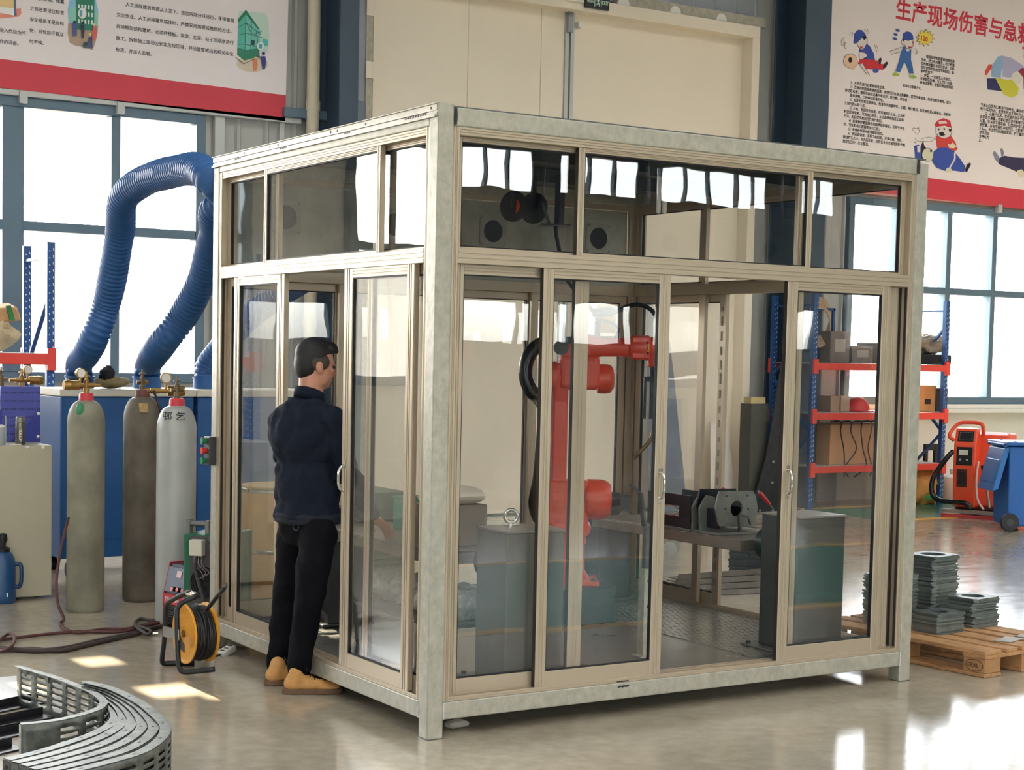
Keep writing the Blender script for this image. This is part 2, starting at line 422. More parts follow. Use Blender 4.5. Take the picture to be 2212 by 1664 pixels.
for k, (cx, w) in enumerate(SKYL):  # added rooflights, out of view, letting fill light in
    q = MB()
    for a, b_ in ((cx-w/2, cx-w/2+0.05), (cx+w/2-0.05, cx+w/2)): q.box(a, SKY_Y0, ZR-0.02, b_, SKY_Y1, ZR+0.08)
    y = SKY_Y0
    while y < SKY_Y1+0.01: q.box(cx-w/2+0.05, y-0.03, ZR-0.02, cx+w/2-0.05, y+0.03, ZR+0.08); y += 1.9
    y = SKY_Y0
    while y < SKY_Y1+0.01: q.box(cx-w/2-0.5, y-0.01, ZR+0.08, cx+w/2+0.5, y+0.01, ZR+1.15); y += 1.9  # added unseen fins that keep direct sun out of the rooflights
    o = struct(q.build('window_%d' % (7+k), mat('rooflight_sun_fin', (214, 214, 212), 0.7))); q = MB(); q.box(cx-w/2+0.05, SKY_Y0, ZR+0.03, cx+w/2-0.05, SKY_Y1, ZR+0.038); q.build('pane', WGLASS, o)
# trims round the big windows
def trim(n, m, *bx):
    q = MB()
    for a in bx: q.box(*a)
    struct(q.build('trim_%d' % n, m, bevel=0.004, seg=1))
trim(1, TRIMG, (-10, 8.10, 3.85, 3.2, 8.2, 3.90))
trim(2, TRIMG, (2.33, 8.13, 0, 2.43, 8.2, 3.85), (3.0, 8.15, 0, 3.05, 8.2, 3.85))
trim(3, WHITEP, (10.44, 8.02, 1.06, 17.4, 8.2, 1.11), (10.44, 8.08, 1.11, 17.4, 8.2, 1.17))
trim(4, mat('pink_edge', (230, 170, 160), 0.6), (9.9, 8.12, 3.70, 17.4, 8.2, 3.735))
trim(5, WINBLUE, (3.0, 8.06, 3.90, 3.62, 8.18, 3.99), (9.0, 8.06, 3.9, 9.4, 8.18, 3.99))
for x, z in ((0.53, 3.85), (1.41, 3.84), (13.02, 3.68)):
    q = MB(); q.box(x-0.035, 8.08, z-0.06, x+0.035, 8.14, z+0.04); struct(q.build('trim_6', TRIMG))
# steel columns beside the sliding door
for x0, x1 in ((3.36, 3.56), (9.17, 9.56)):
    q = MB(); q.box(x0, 7.62, 0, x1, 7.65, ZR); q.box(x0, 8.1, 0, x1, 8.13, ZR); c = (x0+x1)/2; q.box(c-0.01, 7.65, 0, c+0.01, 8.1, ZR)
    struct(q.build('column', COLUMN, bevel=0.004, seg=1))
q = MB(); q.box(3.60, 8.04, 0, 3.86, 8.16, 4.12); struct(q.build('wall_panel', mat('slate_panel', (112, 124, 138), 0.4, 0.1)))
q = MB(); q.box(3.60, 8.06, 4.12, 3.86, 8.16, ZR); struct(q.build('wall_panel', mat('pale_slate_panel', (150, 158, 168), 0.4, 0.1)))
# big sliding door
d = MB().box(3.955, 8.14, 0.02, 3.97, 8.19, 5.30).build('door_1', CREAM); struct(d)
q = MB()
for a, b_ in ((3.975, 5.06), (5.064, 5.95), (5.954, 6.245)): q.box(a, 8.12, 0.02, b_, 8.19, 5.30)
q.build('door_leaf', CREAM, d, bevel=0.003, seg=1)
q = MB(); q.box(6.36, 8.12, 0.02, 8.69, 8.19, 5.30); q.build('door_leaf', CREAM, d, bevel=0.003, seg=1)
q = MB(); q.box(6.247, 8.10, 0.02, 6.29, 8.17, 5.28); q.box(6.315, 8.10, 0.02, 6.358, 8.17, 5.28); q.build('edge_strip', TRIMG, d)
q = MB(); q.box(6.25, 8.06, 5.08, 6.31, 8.1, 5.30); q.build('roller_plate', mat('zinc_bracket', (150, 154, 160), 0.35, 0.6), d)
q = MB(); q.cyl((6.40, 8.04, 5.17), (6.40, 8.11, 5.17), 0.035); q.build('roller_wheel', WHITEP, d, smooth=True)
trim(7, CREAM, (3.9, 7.95, 5.29, 8.80, 8.2, 5.42), (8.69, 7.95, 0, 8.80, 8.2, 5.29))
q = MB(); q.box(6.85, 7.98, 5.425, 8.9, 8.1, 5.53)
o = tag(q.build('door_track', GALV), 'long galvanised door track above the cream door opening', 'track')
for x in (6.9, 7.6, 8.25):
    q = MB(); q.cyl((x, 7.975, 5.43), (x, 8.0, 5.43), 0.075); q.build('bracket', WHITEP, o, smooth=True)
q = MB(); q.box(3.86, 8.05, 0, 3.925, 8.12, 5.42); q.box(3.93, 8.09, 0, 3.95, 8.14, 5.42); struct(q.build('trim_8', GALV))
q = MB()
for z in (3.75, 4.35, 4.95): q.box(3.855, 8.04, z, 3.935, 8.05, z+0.16)
struct(q.build('trim_9', CREAM))
# rain pipe
t = thing('rain_pipe', (3.30, 8.08, 0), 'cream plastic rain pipe standing beside the dark steel column', 'pipe')
q = MB(); q.cyl((3.30, 8.06, 0), (3.30, 8.06, ZR), 0.062, n=24); q.build('pipe_tube', mat('cream_pvc', (232, 222, 196), 0.4), t, smooth=True)
for z in (3.98, 1.9):
    q = MB(); q.cyl((3.30, 8.06, z), (3.30, 8.06, z+0.09), 0.07, n=24); q.build('pipe_collar', mat('cream_pvc', (232, 222, 196), 0.4), t, smooth=True)

# ------------------------------------------------------------------ outdoors
OUTG = mat('outdoor_paving', (190, 186, 178), 0.9); OUTB = mat('outdoor_pale_wall', (226, 222, 214), 0.9, 0, 0.06, 0.4); SUNSCR = mat('sun_screen_grey', (150, 148, 144), 0.9)
q = MB(); q.box(-120, YB+0.3, -0.12, 140, 160, -0.02); q.box(-120, -120, -0.12, 140, YF-0.3, -0.02); q.box(-120, YF-0.3, -0.12, XL-0.3, YB+0.3, -0.02)
struct(q.build('ground', OUTG))
# added unseen screen across the yard: its holes shape the sun patches indoors
def sun_hole(px, py, pz, w, dy, yb=30.0):
    t = yb-py
    X = px+t*math.tan(SUN_AZ); Z = pz+t/math.cos(SUN_AZ)*math.tan(SUN_EL)
    h = dy/math.cos(SUN_AZ)*math.tan(SUN_EL)
    return (X-w/2, X+w/2, Z-h/2, Z+h/2)
HOLES = [sun_hole(-0.62, 1.44, 0, 0.26, 0.30), sun_hole(-0.70, 2.30, 0, 0.20, 0.26), sun_hole(-1.30, 1.75, 0, 0.30, 0.3), sun_hole(-0.50, 1.22, 0, 0.06, 0.12),
         sun_hole(0.36, 3.2, 0.9, 0.16, 0.30), sun_hole(0.17, 3.2, 0.72, 0.09, 0.7), sun_hole(0.10, 3.15, 1.47, 0.2, 0.34)]
def sun_block():
    return wall_with_holes('outdoor_building_or_screen', SUNSCR, 'x', 30.0, 30.03, -11.5, 3.0, 8.5, 17.0, HOLES)
SB = sun_block()
q = MB(); q.box(-11.5, 30.04, -0.05, -10.9, 30.6, 17); q.box(2.4, 30.04, -0.05, 3.0, 30.6, 17); q.box(-4.6, 30.04, -0.05, -4.0, 30.6, 8.5); struct(q.build('outdoor_building_or_screen', SUNSCR))  # piers under the added sun screen
cladding('outdoor_building_or_screen', -22, -5.2, -0.05, 3.3, 17.0, OUTB, 0.5, 0.12, 0.05)  # added unseen facade, dims what the left glass mirrors through the window
q = MB(); q.box(-4, 46, -0.05, 8, 54, 5.2); q.box(12, 60, -0.05, 30, 66, 6.0); struct(q.build('outdoor_building_or_screen', OUTB))
PALE = mat('outdoor_pale_concrete', (176, 174, 168), 0.9)
def opost(px, y, w, z0, z1): 
    c = YP(px, 700, y); q.box(c.x-w/2, y, z0, c.x+w/2, y+w, z1)
q = MB(); opost(296, 16, 0.5, -0.05, 2.55); opost(298, 16, 0.55, 2.75, 3.45); c = YP(296, 700, 16); q.box(c.x-1.2, 16.05, 2.55, c.x+4.5, 16.4, 2.75); struct(q.build('outdoor_column', PALE))
q = MB(); opost(128, 15, 0.42, -0.05, 3.3); struct(q.build('outdoor_column', mat('outdoor_brick', (214, 170, 142), 0.9, 0, 0.25, 5)))
q = MB(); opost(5, 13, 0.4, -0.05, 3.0); opost(2102, 19, 0.6, -0.05, 2.6); opost(2060, 19, 0.5, -0.05, 2.0); struct(q.build('outdoor_column', PALE))
# ================================================================== the glass robot cell
L_, W_, H_, PW = 2.958, 2.48, 2.75, 0.08
B1, B2, T1, TT, M1, M2 = 0.083, 0.162, 2.657, 2.737, 2.075, 2.138
cell = thing('welding_cell', (0, 0, 0), 'large glass-walled robot cell of galvanised posts and champagne aluminium sashes', 'enclosure')
ZINC = mat('weld_zinc', (206, 206, 200), 0.4, 0.3, 0.05, 12)
for i, (x, y, zt) in enumerate(((0, 0, H_), (L_-PW, 0, H_-0.03), (0, W_-PW, H_-0.06), (L_-PW, W_-PW, H_-0.03))):
    q = MB(); q.box(x, y, 0, x+PW, y+PW, zt); p = q.build('post', GALV, cell, bevel=0.007, seg=3)
    q = MB(); q.box(x-0.0015, y-0.0015, 0.0, x+PW+0.0015, y+PW+0.0015, 0.004); q.build('foot_plate', STEEL, p)
def beam_bm(x0, y0, x1, y1, z0, z1, nm):
    q = MB(); q.box(x0, y0, z0, x1, y1, z1); q.build(nm, GALV, cell, bevel=0.006, seg=2)
for z0, z1, nm in ((B1, B2, 'bottom_beam'), (T1, TT, 'top_beam')):
    beam_bm(PW, 0.002, L_-PW, PW-0.002, z0, z1, nm); beam_bm(PW, W_-PW+0.002, L_-PW, W_-0.002, z0, z1, nm)
    beam_bm(0.002, PW, PW-0.002, W_-PW, z0, z1-(0.03 if z1 > 1 else 0), nm); beam_bm(L_-PW+0.002, PW, L_-0.002, W_-PW, z0, z1, nm)
# weld beads where beams meet posts
for (x, y) in ((PW, -0.001), (L_-PW, -0.001), (-0.001, PW), (-0.001, W_-PW)):
    q = MB(); P = [(x+random.uniform(-.002, .002), y+random.uniform(-.001, .001), B1+0.004+k*0.0065) for k in range(12)]; q.tube(P, 0.0045, 8, rf=lambda u: 0.004+0.0014*abs(math.sin(u*34)))
    q.build('weld_bead', ZINC, cell, smooth=True)
for x in (PW, L_-PW):
    q = MB(); q.tube([(x+0.004, -0.002, T1+0.006+k*0.008) for k in range(10)], 0.007, 8, rf=lambda u: 0.006+0.002*abs(math.sin(u*25))); q.build('weld_bead', mat('burnt_weld', (58, 56, 54), 0.5, 0.4), cell, smooth=True)
# slotted strut along the top of the left face
q = MB(); q.box(-0.012, 0.012, 2.690, 0.02, W_, 2.694); q.box(-0.012, 0.012, 2.745, 0.03, W_, 2.748); q.box(-0.003, 0.012, 2.694, 0.0, W_, 2.712); q.box(-0.003, 0.012, 2.718, 0.0, W_, 2.745)
q.box(0.004, 0.012, 2.712, 0.006, W_, 2.718); q.box(-0.012, 0.012, 2.694, -0.009, W_, 2.700)
q.m(1)
for y in (0.06, 0.66, 0.95, 1.02, 1.62, 1.72, 2.05, 2.42): q.cyl((-0.005, y, 2.731), (-0.001, y, 2.731), 0.0055, n=10)
for y0, n_ in ((0.1, 9), (0.82, 3), (1.52, 4), (2.1, 4)):
    for k in range(n_): q.box(-0.005, y0+k*0.022, 2.706, -0.001, y0+k*0.022+0.011, 2.714)
st = q.build('slotted_strut', [mat('dirty_zinc', (190, 182, 170), 0.4, 0.35, 0.25, 14), BLACK], cell)
# roof, floor
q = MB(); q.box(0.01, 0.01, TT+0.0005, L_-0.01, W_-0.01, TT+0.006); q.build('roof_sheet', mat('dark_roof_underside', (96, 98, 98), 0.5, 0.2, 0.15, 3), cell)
q = MB()
for y in (0.85, 1.62): q.box(PW, y-0.03, T1, L_-PW, y+0.03, TT-0.003)
q.build('roof_joist', mat('dark_joist', (80, 82, 84), 0.5, 0.2), cell)
q = MB(); q.box(PW, PW, 0.135, L_-PW, W_-PW, 0.160); q.build('floor_plate', mat('worn_floor_plate', (126, 124, 116), 0.3, 0.45, 0.25, 4, rvar=0.1), cell)
q = MB(); q.box(2.05, 0.16, 0.160, L_-PW, 2.05, 0.164)
for i in range(22):
    for j in range(48):
        x = 2.07+i*0.0375+(j % 2)*0.019; y = 0.18+j*0.0385
        a = 0.6 if j % 2 else -0.6; u = Vector((math.cos(a), math.sin(a), 0)); v = Vector((-math.sin(a), math.cos(a), 0))
        if x < L_-PW-0.02: q.obox((x, y, 0.1645), u*0.0105, v*0.0032, (0, 0, 0.0016))
q.build('checker_plate', mat('checker_steel', (140, 138, 130), 0.28, 0.6, 0.25, 6), cell)

# sashes: u runs along the face, dep is the depth inwards
class Face:
    def __init__(s, o, u, n): s.o, s.u, s.n = Vector(o), Vector(u), Vector(n)
    def box(s, q, u0, u1, d0, d1, z0, z1):
        q.obox(s.o+s.u*((u0+u1)/2)+s.n*((d0+d1)/2)+Z3*((z0+z1)/2), s.u*((u1-u0)/2), s.n*((d1-d0)/2), Z3*((z1-z0)/2))
FR = Face((0, 0, 0), (1, 0, 0), (0, 1, 0)); LF = Face((0, 0, 0), (0, 1, 0), (1, 0, 0))
BK = Face((0, W_, 0), (1, 0, 0), (0, -1, 0)); RT = Face((L_, 0, 0), (0, 1, 0), (-1, 0, 0))
def ribbed(F, q, u0, u1, d0, d1, z0, z1, vertical):
    """Extruded aluminium bar: a core with two shallow ribs on its outer side."""
    F.box(q, u0, u1, d0+0.003, d1, z0, z1)
    if vertical:
        w = u1-u0
        for a, b_ in ((0.0, 0.34), (0.42, 0.58), (0.66, 1.0)): F.box(q, u0+w*a, u0+w*b_, d0, d0+0.003, z0, z1)
    else:
        h = z1-z0
        for a, b_ in ((0.0, 0.3), (0.38, 0.62), (0.7, 1.0)): F.box(q, u0, u1, d0, d0+0.003, z0+h*a, z0+h*b_)
def frame(F, U, name='window_frame'):
    """Jambs, head, mid rail and sill track of one face between its posts."""
    q = MB()
    ribbed(F, q, PW, PW+0.032, 0.004, 0.076, B2, T1, True); ribbed(F, q, U-PW-0.032, U-PW, 0.004, 0.076, B2, T1, True)
    a, b_ = PW+0.032, U-PW-0.032
    ribbed(F, q, a, b_, 0.006, 0.076, 2.622, T1, False); ribbed(F, q, a, b_, 0.002, 0.078, M1, M2, False)
    F.box(q, a, b_, 0.004, 0.076, B2, 0.172); F.box(q, a, b_, 0.004, 0.010, 0.172, 0.182); F.box(q, a, b_, 0.038, 0.042, 0.172, 0.186); F.box(q, a, b_, 0.072, 0.076, 0.172, 0.186)
    o = q.build(name, ALU, cell, bevel=0.0012, seg=1)
    q = MB(); F.box(q, b_-0.004, b_-0.0005, 0.012, 0.026, 0.19, M1-0.003); F.box(q, b_-0.004, b_-0.0005, 0.05, 0.064, 0.19, M1-0.003); q.build('shade_strip', mat('painted_shade_brown', (52, 44, 38), 0.9), o)  # dark strips paint in the shade of the jamb recess
    return o
def sash(F, name, u0, u1, z0, z1, d0, sl=0.05, sr=0.05, tp=0.045, bt=0.07, dep=0.028, handle=None, lock=False):
    q = MB(); d1 = d0+dep
    ribbed(F, q, u0, u0+sl, d0, d1, z0, z1, True); ribbed(F, q, u1-sr, u1, d0, d1, z0, z1, True)
    ribbed(F, q, u0+sl, u1-sr, d0, d1, z1-tp, z1, False); F.box(q, u0+sl, u1-sr, d0+0.001, d1, z0, z0+bt)
    s_ = q.build(name, ALU, cell, bevel=0.0015, seg=1)
    if F is FR and d0 < 0.02:
        g = MB(); F.box(g, u0-0.0016, u0-0.0002, d0+0.004, d0+dep, z0+0.002, z1-0.002); g.build('shade_strip', mat('painted_shade_brown', (52, 44, 38), 0.9), s_)  # dark strip paints the shade on the sash's outer side
    g = MB(); a, b_, c, d = u0+sl, u1-sr, z0+bt, z1-tp; k = 0.005
    for (p0, p1, z_0, z_1) in ((a, a+k, c, d), (b_-k, b_, c, d), (a+k, b_-k, c, c+k), (a+k, b_-k, d-k, d)): F.box(g, p0, p1, d0+0.004, d0+0.022, z_0, z_1)
    g.build('gasket', GASKET, s_)
    g = MB(); F.box(g, a+k, b_-k, d0+0.011, d0+0.016, c+k, d-k); g.build('pane', GLASS, s_)
    if handle:
        u, z = handle; h = MB(); o = F.o+F.u*u+F.n*d0
        pts = [o+Z3*(z-0.062), o-F.n*0.022+Z3*(z-0.052), o-F.n*0.032+Z3*(z-0.03), o-F.n*0.034+Z3*z, o-F.n*0.032+Z3*(z+0.03), o-F.n*0.022+Z3*(z+0.052), o+Z3*(z+0.062)]
        h.tube(spline(pts, 5), 0.007, 10)
        for zz in (z-0.066, z+0.066): h.obox(o-F.n*0.003+Z3*zz, F.u*0.011, F.n*0.003, Z3*0.016)
        h.build('handle', CHROME, s_, smooth=True)
        if lock:
            h = MB(); h.obox(o-F.n*0.036+Z3*(z-0.004), F.u*0.005, F.n*0.0015, Z3*0.014); h.build('red_sticker', RED, s_)
    return s_
def upper(F, edges, deps):
    """Row of top windows: edges are (u0, u1) of every pane frame."""
    for (u0, u1), d0 in zip(edges, deps): sash(F, 'transom_sash', u0, u1, M2, 2.622, d0, 0.034, 0.034, 0.022, 0.012)
# front face
frame(FR, L_)
upper(FR, [(0.112, 0.80), (0.742, 2.163), (2.10, 2.846)], (0.042, 0.010, 0.042))
sash(FR, 'sliding_door', 0.112, 0.838, 0.180, M1, 0.042, 0.055, 0.075)
sash(FR, 'sliding_door', 0.565, 1.283, 0.180, M1, 0.008, 0.055, 0.064, handle=(1.25, 1.082), lock=True)
sash(FR, 'sliding_door', 2.018, 2.722, 0.180, M1, 0.008, 0.066, 0.055, handle=(2.05, 1.08), lock=True)
sash(FR, 'sliding_door', 2.095, 2.812, 0.180, M1, 0.042, 0.06, 0.06)
# left face
frame(LF, W_)
upper(LF, [(0.112, 0.652), (0.535, 1.815), (1.704, 2.368)], (0.042, 0.010, 0.042))
sash(LF, 'sliding_door', 0.20, 0.872, 0.180, M1, 0.008, 0.066, 0.085, handle=(0.838, 1.083))
sash(LF, 'sliding_door', 0.112, 0.70, 0.180, M1, 0.042, 0.05, 0.05)
sash(LF, 'sliding_door', 1.545, 2.19, 0.180, M1, 0.008, 0.085, 0.07)
sash(LF, 'sliding_door', 1.66, 2.36, 0.180, M1, 0.042, 0.05, 0.05)
# back face: galvanised sheet above, sashes below
frame(BK, L_)
q = MB(); q.box(PW+0.034, W_-0.05, M2, L_-PW-0.034, W_-0.046, 2.62); q.build('back_sheet', GALVP, cell)
for k, (a, b_) in enumerate(((0.112, 0.80), (0.76, 1.48), (1.42, 2.14), (2.10, 2.84))): sash(BK, 'back_sash', a, b_, 0.180, M1, 0.042 if k % 2 else 0.008)
# right face
frame(RT, W_)
upper(RT, [(0.112, 0.9), (0.85, 1.79), (1.69, 2.368)], (0.042, 0.010, 0.042))
sash(RT, 'sliding_door', 1.685, 2.36, 0.180, M1, 0.042, 0.055, 0.055)
sd = sash(RT, 'sliding_door', 1.525, 2.22, 0.180, M1, 0.008, 0.06, 0.06)
# duct collars on the back sheet
DUCTX = (0.42, 1.13, 1.815, 2.613)
for x in DUCTX:
    q = MB(); n_ = 28; zc = 2.44
    for k in range(4):
        pass
    ri, hs = 0.068, 0.095
    for y in (W_-0.054, W_-0.057):
        pass
    ring_i = [(math.cos(2*math.pi*k/n_)*ri, math.sin(2*math.pi*k/n_)*ri) for k in range(n_)]
    def sq(a):
        c, s_ = math.cos(a), math.sin(a); m_ = max(abs(c), abs(s_)); return (c/m_*hs, s_/m_*hs)
    ring_o = [sq(2*math.pi*k/n_) for k in range(n_)]
    fr = [[q.pt((x+p[0], y, zc+p[1])) for p in R_] for R_ in (ring_i, ring_o) for y in (W_-0.057,)]
    bk = [[q.pt((x+p[0], y, zc+p[1])) for p in R_] for R_ in (ring_i, ring_o) for y in (W_-0.051,)]
    q.bridge(fr[0], fr[1]); q.bridge(fr[1], bk[1]); q.bridge(bk[0], fr[0])
    o = q.build('duct_flange', mat('flange_zinc', (160, 158, 148), 0.45, 0.4, 0.15, 12), cell)
    q = MB(); q.cyl((x, W_-0.0555, zc), (x, W_-0.0515, zc), ri+0.001, n=28); q.build('duct_mouth', mat('duct_inside', (30, 36, 50), 0.7), o)
    q = MB(); q.cyl((x, W_-0.044, zc), (x, W_+0.09, zc), 0.078, n=28, cap=False); q.build('duct_spigot', mat('spigot_blue', (40, 90, 150), 0.4), o, smooth=True)
    for sx_ in (-1, 1):
        for sz_ in (-1, 1):
            q = MB(); q.cyl((x+sx_*0.08, W_-0.061, zc+sz_*0.08), (x+sx_*0.08, W_-0.056, zc+sz_*0.08), 0.005, n=8); q.build('screw', STEEL, o)
# sticker strips and marks
q = MB(); q.box(1.02, -0.0008, 0.166, 1.09, 0.0, 0.170)
for k in range(9): q.box(1.028+k*0.0075, -0.0012, 0.137+0.002*(k % 3), 1.033+k*0.0075, -0.0002, 0.147+0.001*(k % 2))
q.build('stencil_mark', BLACK, cell)
q = MB()
for k in range(20):
    z = 0.3+k*0.088
    RT.box(q, 1.55, 1.568, 0.0365, 0.0372, z, z+0.07*(0.4+0.6*random.random()))
q.build('label_strip', mat('grey_label', (150, 134, 112), 0.7, 0, 0.5, 120), sd)
# push-button box on the left rear post
bx = thing('button_station', (-0.02, W_-0.045, 1.11), 'small push-button box with red and green buttons on the cell post', 'switch')
q = MB(); q.box(-0.045, W_-0.085, 1.035, -0.0005, W_-0.005, 1.195); q.build('box_body', mat('dark_switch_grey', (58, 58, 62), 0.4), bx, bevel=0.005)
for z, m_, nm in ((1.17, mat('button_green', (24, 120, 78), 0.35), 'green_button'), (1.115, mat('button_red', (204, 44, 40), 0.35), 'red_button'), (1.06, mat('button_green', (24, 120, 78), 0.35), 'green_button')):
    q = MB(); q.cyl((-0.045, W_-0.045, z), (-0.06, W_-0.045, z), 0.014, n=16); q.cyl((-0.06, W_-0.045, z), (-0.075, W_-0.045, z), 0.02, n=16); q.build(nm, m_, bx, smooth=True)
# ================================================================== left side: dust extractors, hoses, gas bottles
EXB = mat('extractor_blue', (24, 82, 142), 0.4, 0, 0.05, 3); EXT = mat('extractor_top', (214, 210, 196), 0.45); HOSEB = mat('blue_hose_cloth', (40, 92, 152), 0.5, 0, 0.12, 14)
def extractor(x0, label, ports):
    t = thing('dust_extractor', (x0+0.5, 5.7, 0), label, 'machine', 'blue dust extractors behind the gas bottles')
    q = MB(); q.box(x0, 5.4, 0.14, x0+1.02, 6.0, 1.32); q.build('cabinet', EXB, t, bevel=0.01)
    q = MB(); q.box(x0-0.01, 5.385, 1.322, x0+1.03, 6.01, 1.375); q.build('top_cover', EXT, t, bevel=0.006)
    q = MB(); q.box(x0+0.16, 5.392, 0.28, x0+0.84, 5.399, 1.15); q.build('door', EXB, t, bevel=0.002, seg=1)
    for px in ports:
        q = MB(); q.cyl((px, 5.7, 1.376), (px, 5.7, 1.46), 0.105, n=28); q.cyl((px, 5.7, 1.452), (px, 5.7, 1.466), 0.112, n=28); q.build('duct_port', HOSEB, t, smooth=True)
    for ax in (0.1, 0.92):
        for ay in (5.5, 5.9):
            w = MB(); w.cyl((x0+ax-0.02, ay, 0.05), (x0+ax+0.02, ay, 0.05), 0.05, n=18); w.bar((x0+ax, ay, 0.06), (x0+ax, ay, 0.139), 0.05, 0.02); w.build('caster', BLACK, t, smooth=True)
    return t
p1 = YP(172, 800, 5.7).x; p2 = YP(318, 800, 5.7).x; p3_ = YP(447, 800, 5.7).x
extractor(0.04, 'blue dust extractor cabinet with two hoses on its pale top', (p1, p2))
extractor(1.09, 'blue dust extractor whose edge shows just left of the glass cell', (p3_,))
def ribbed_hose(name, pts, r, label, m=HOSEB, pitch=0.034):
    P = spline(pts, 14); L = sum((b-a).length for a, b in zip(P, P[1:])); n = int(L/pitch*3)
    acc = [0]
    for a, b in zip(P, P[1:]): acc.append(acc[-1]+(b-a).length)
    Q = []; j = 0
    for i in range(n+1):
        s_ = L*i/n
        while j < len(acc)-2 and acc[j+1] < s_: j += 1
        f = (s_-acc[j])/max(1e-9, acc[j+1]-acc[j]); Q.append(P[j].lerp(P[j+1], min(1, f)))
    q = MB(); rr = random.Random(3)
    q.tube(Q, r, 22, rf=lambda u: r*(1.0 if int(round(u*n)) % 3 else 0.86)*(1+0.02*math.sin(u*61)))
    return tag(q.build(name, m, smooth='full'), label, 'hose', 'blue extraction hoses')
ribbed_hose('ventilation_hose', [(p1, 5.7, 1.46), (p1+0.0, 5.7, 1.56), AT(196, 748, 11.1), AT(232, 650, 11.0), AT(258, 510, 10.7), AT(266, 432, 10.4), AT(310, 392, 10.1), AT(372, 372, 9.7), AT(428, 366, 9.3), AT(462, 392, 9.05), (0.35, 2.86, 2.50), (0.42, 2.66, 2.44), (0.42, 2.56, 2.44)], 0.098,
            'blue ribbed hose arching high from the extractor across the left window')
ribbed_hose('ventilation_hose', [(p2, 5.7, 1.46), (p2+0.01, 5.7, 1.56), AT(344, 752, 10.9), AT(398, 680, 10.7), AT(438, 600, 10.5), AT(463, 505, 10.2), AT(490, 440, 9.8), (1.13, 3.1, 2.62), (1.13, 2.75, 2.44), (1.13, 2.57, 2.44)], 0.098,
            'blue ribbed hose slanting up behind the cell post, in front of the window')
ribbed_hose('ventilation_hose', [(p3_, 5.7, 1.46), (p3_+0.02, 5.65, 1.6), (p3_+0.2, 5.3, 1.95), (p3_+0.45, 4.6, 2.3), (1.78, 3.5, 2.6), (1.815, 2.8, 2.46), (1.815, 2.57, 2.44)], 0.098,
            'blue ribbed hose whose bend shows at the left edge of the cell')
# things lying on the extractor
o = YP(240, 818, 5.6); t = thing('welding_glove', (o.x, 5.62, 1.376), 'black and tan welding gloves heaped on the extractor top', 'gloves')
def lump(q, c, r, sx=1, sy=1, sz=1, seed=1, amp=0.25, n=18, m=12):
    i0 = len(q.v); q.ell(c, r*sx, r*sy, r*sz, n=n, m=m); c = Vector(c)
    for k in range(i0, len(q.v)):
        d = q.v[k]-c; f = 1+amp*noise.noise(d.normalized()*1.8+Vector((seed*3.1, seed, 0)))+amp*0.5*noise.noise(d.normalized()*4.5+Vector((seed, 0, seed*2.0)))
        q.v[k] = c+d*f
q = MB(); lump(q, (o.x+0.02, 5.62, 1.42), 0.07, 1.7, 1.1, 0.62, 2); q.build('tan_glove', mat('tan_leather', (150, 132, 92), 0.8, 0, 0.3, 20), t, smooth=True)
q = MB(); lump(q, (o.x-0.03, 5.6, 1.475), 0.055, 1.0, 0.9, 1.1, 5, 0.4); q.build('black_glove', mat('black_cloth', (30, 30, 36), 0.8), t, smooth=True)
o = YP(128, 822, 5.6)
q = MB(); q.cyl((o.x+0.13, 5.55, 1.376), (o.x+0.13, 5.55, 1.44), 0.085, n=24); q.cyl((o.x+0.13, 5.55, 1.44), (o.x+0.13, 5.55, 1.452), 0.093, n=24)
tag(q.build('port_cap', BLACK, smooth=True), 'black round port cap on the extractor top near the rack', 'cap')

# gas bottles
def regulator(t, c, a, s=1.0, m=BRASS, gauge=True):
    """Pressure regulator pointing along angle a from the valve at c."""
    c = Vector(c); d = Vector((math.cos(a), math.sin(a), 0)); n = Vector((-d.y, d.x, 0))
    q = MB(); q.cyl(c, c+d*0.07*s, 0.012*s, n=12); q.cyl(c+d*0.05*s, c+d*0.115*s, 0.03*s, n=18); q.cyl(c+d*0.115*s, c+d*0.15*s, 0.034*s, 0.026*s, n=18); q.cyl(c-d*0.05*s, c, 0.017*s, n=14); q.cyl(c-d*0.09*s, c-d*0.05*s, 0.011*s, n=12)
    o = q.build('regulator', m, t, smooth=True)
    if gauge:
        g = c+d*0.04*s+Z3*0.075*s; q = MB(); q.cyl(g-n*0.014, g+n*0.014, 0.032*s, n=22); q.cyl(g-Z3*0.07*s, g-Z3*0.03*s, 0.007*s, n=10); q.build('gauge', m, o, smooth=True)
        q = MB(); q.cyl(g-n*0.0155, g-n*0.0142, 0.026*s, n=22); q.cyl(g+n*0.0142, g+n*0.0155, 0.026*s, n=22); q.build('gauge_face', WHITEP, o)
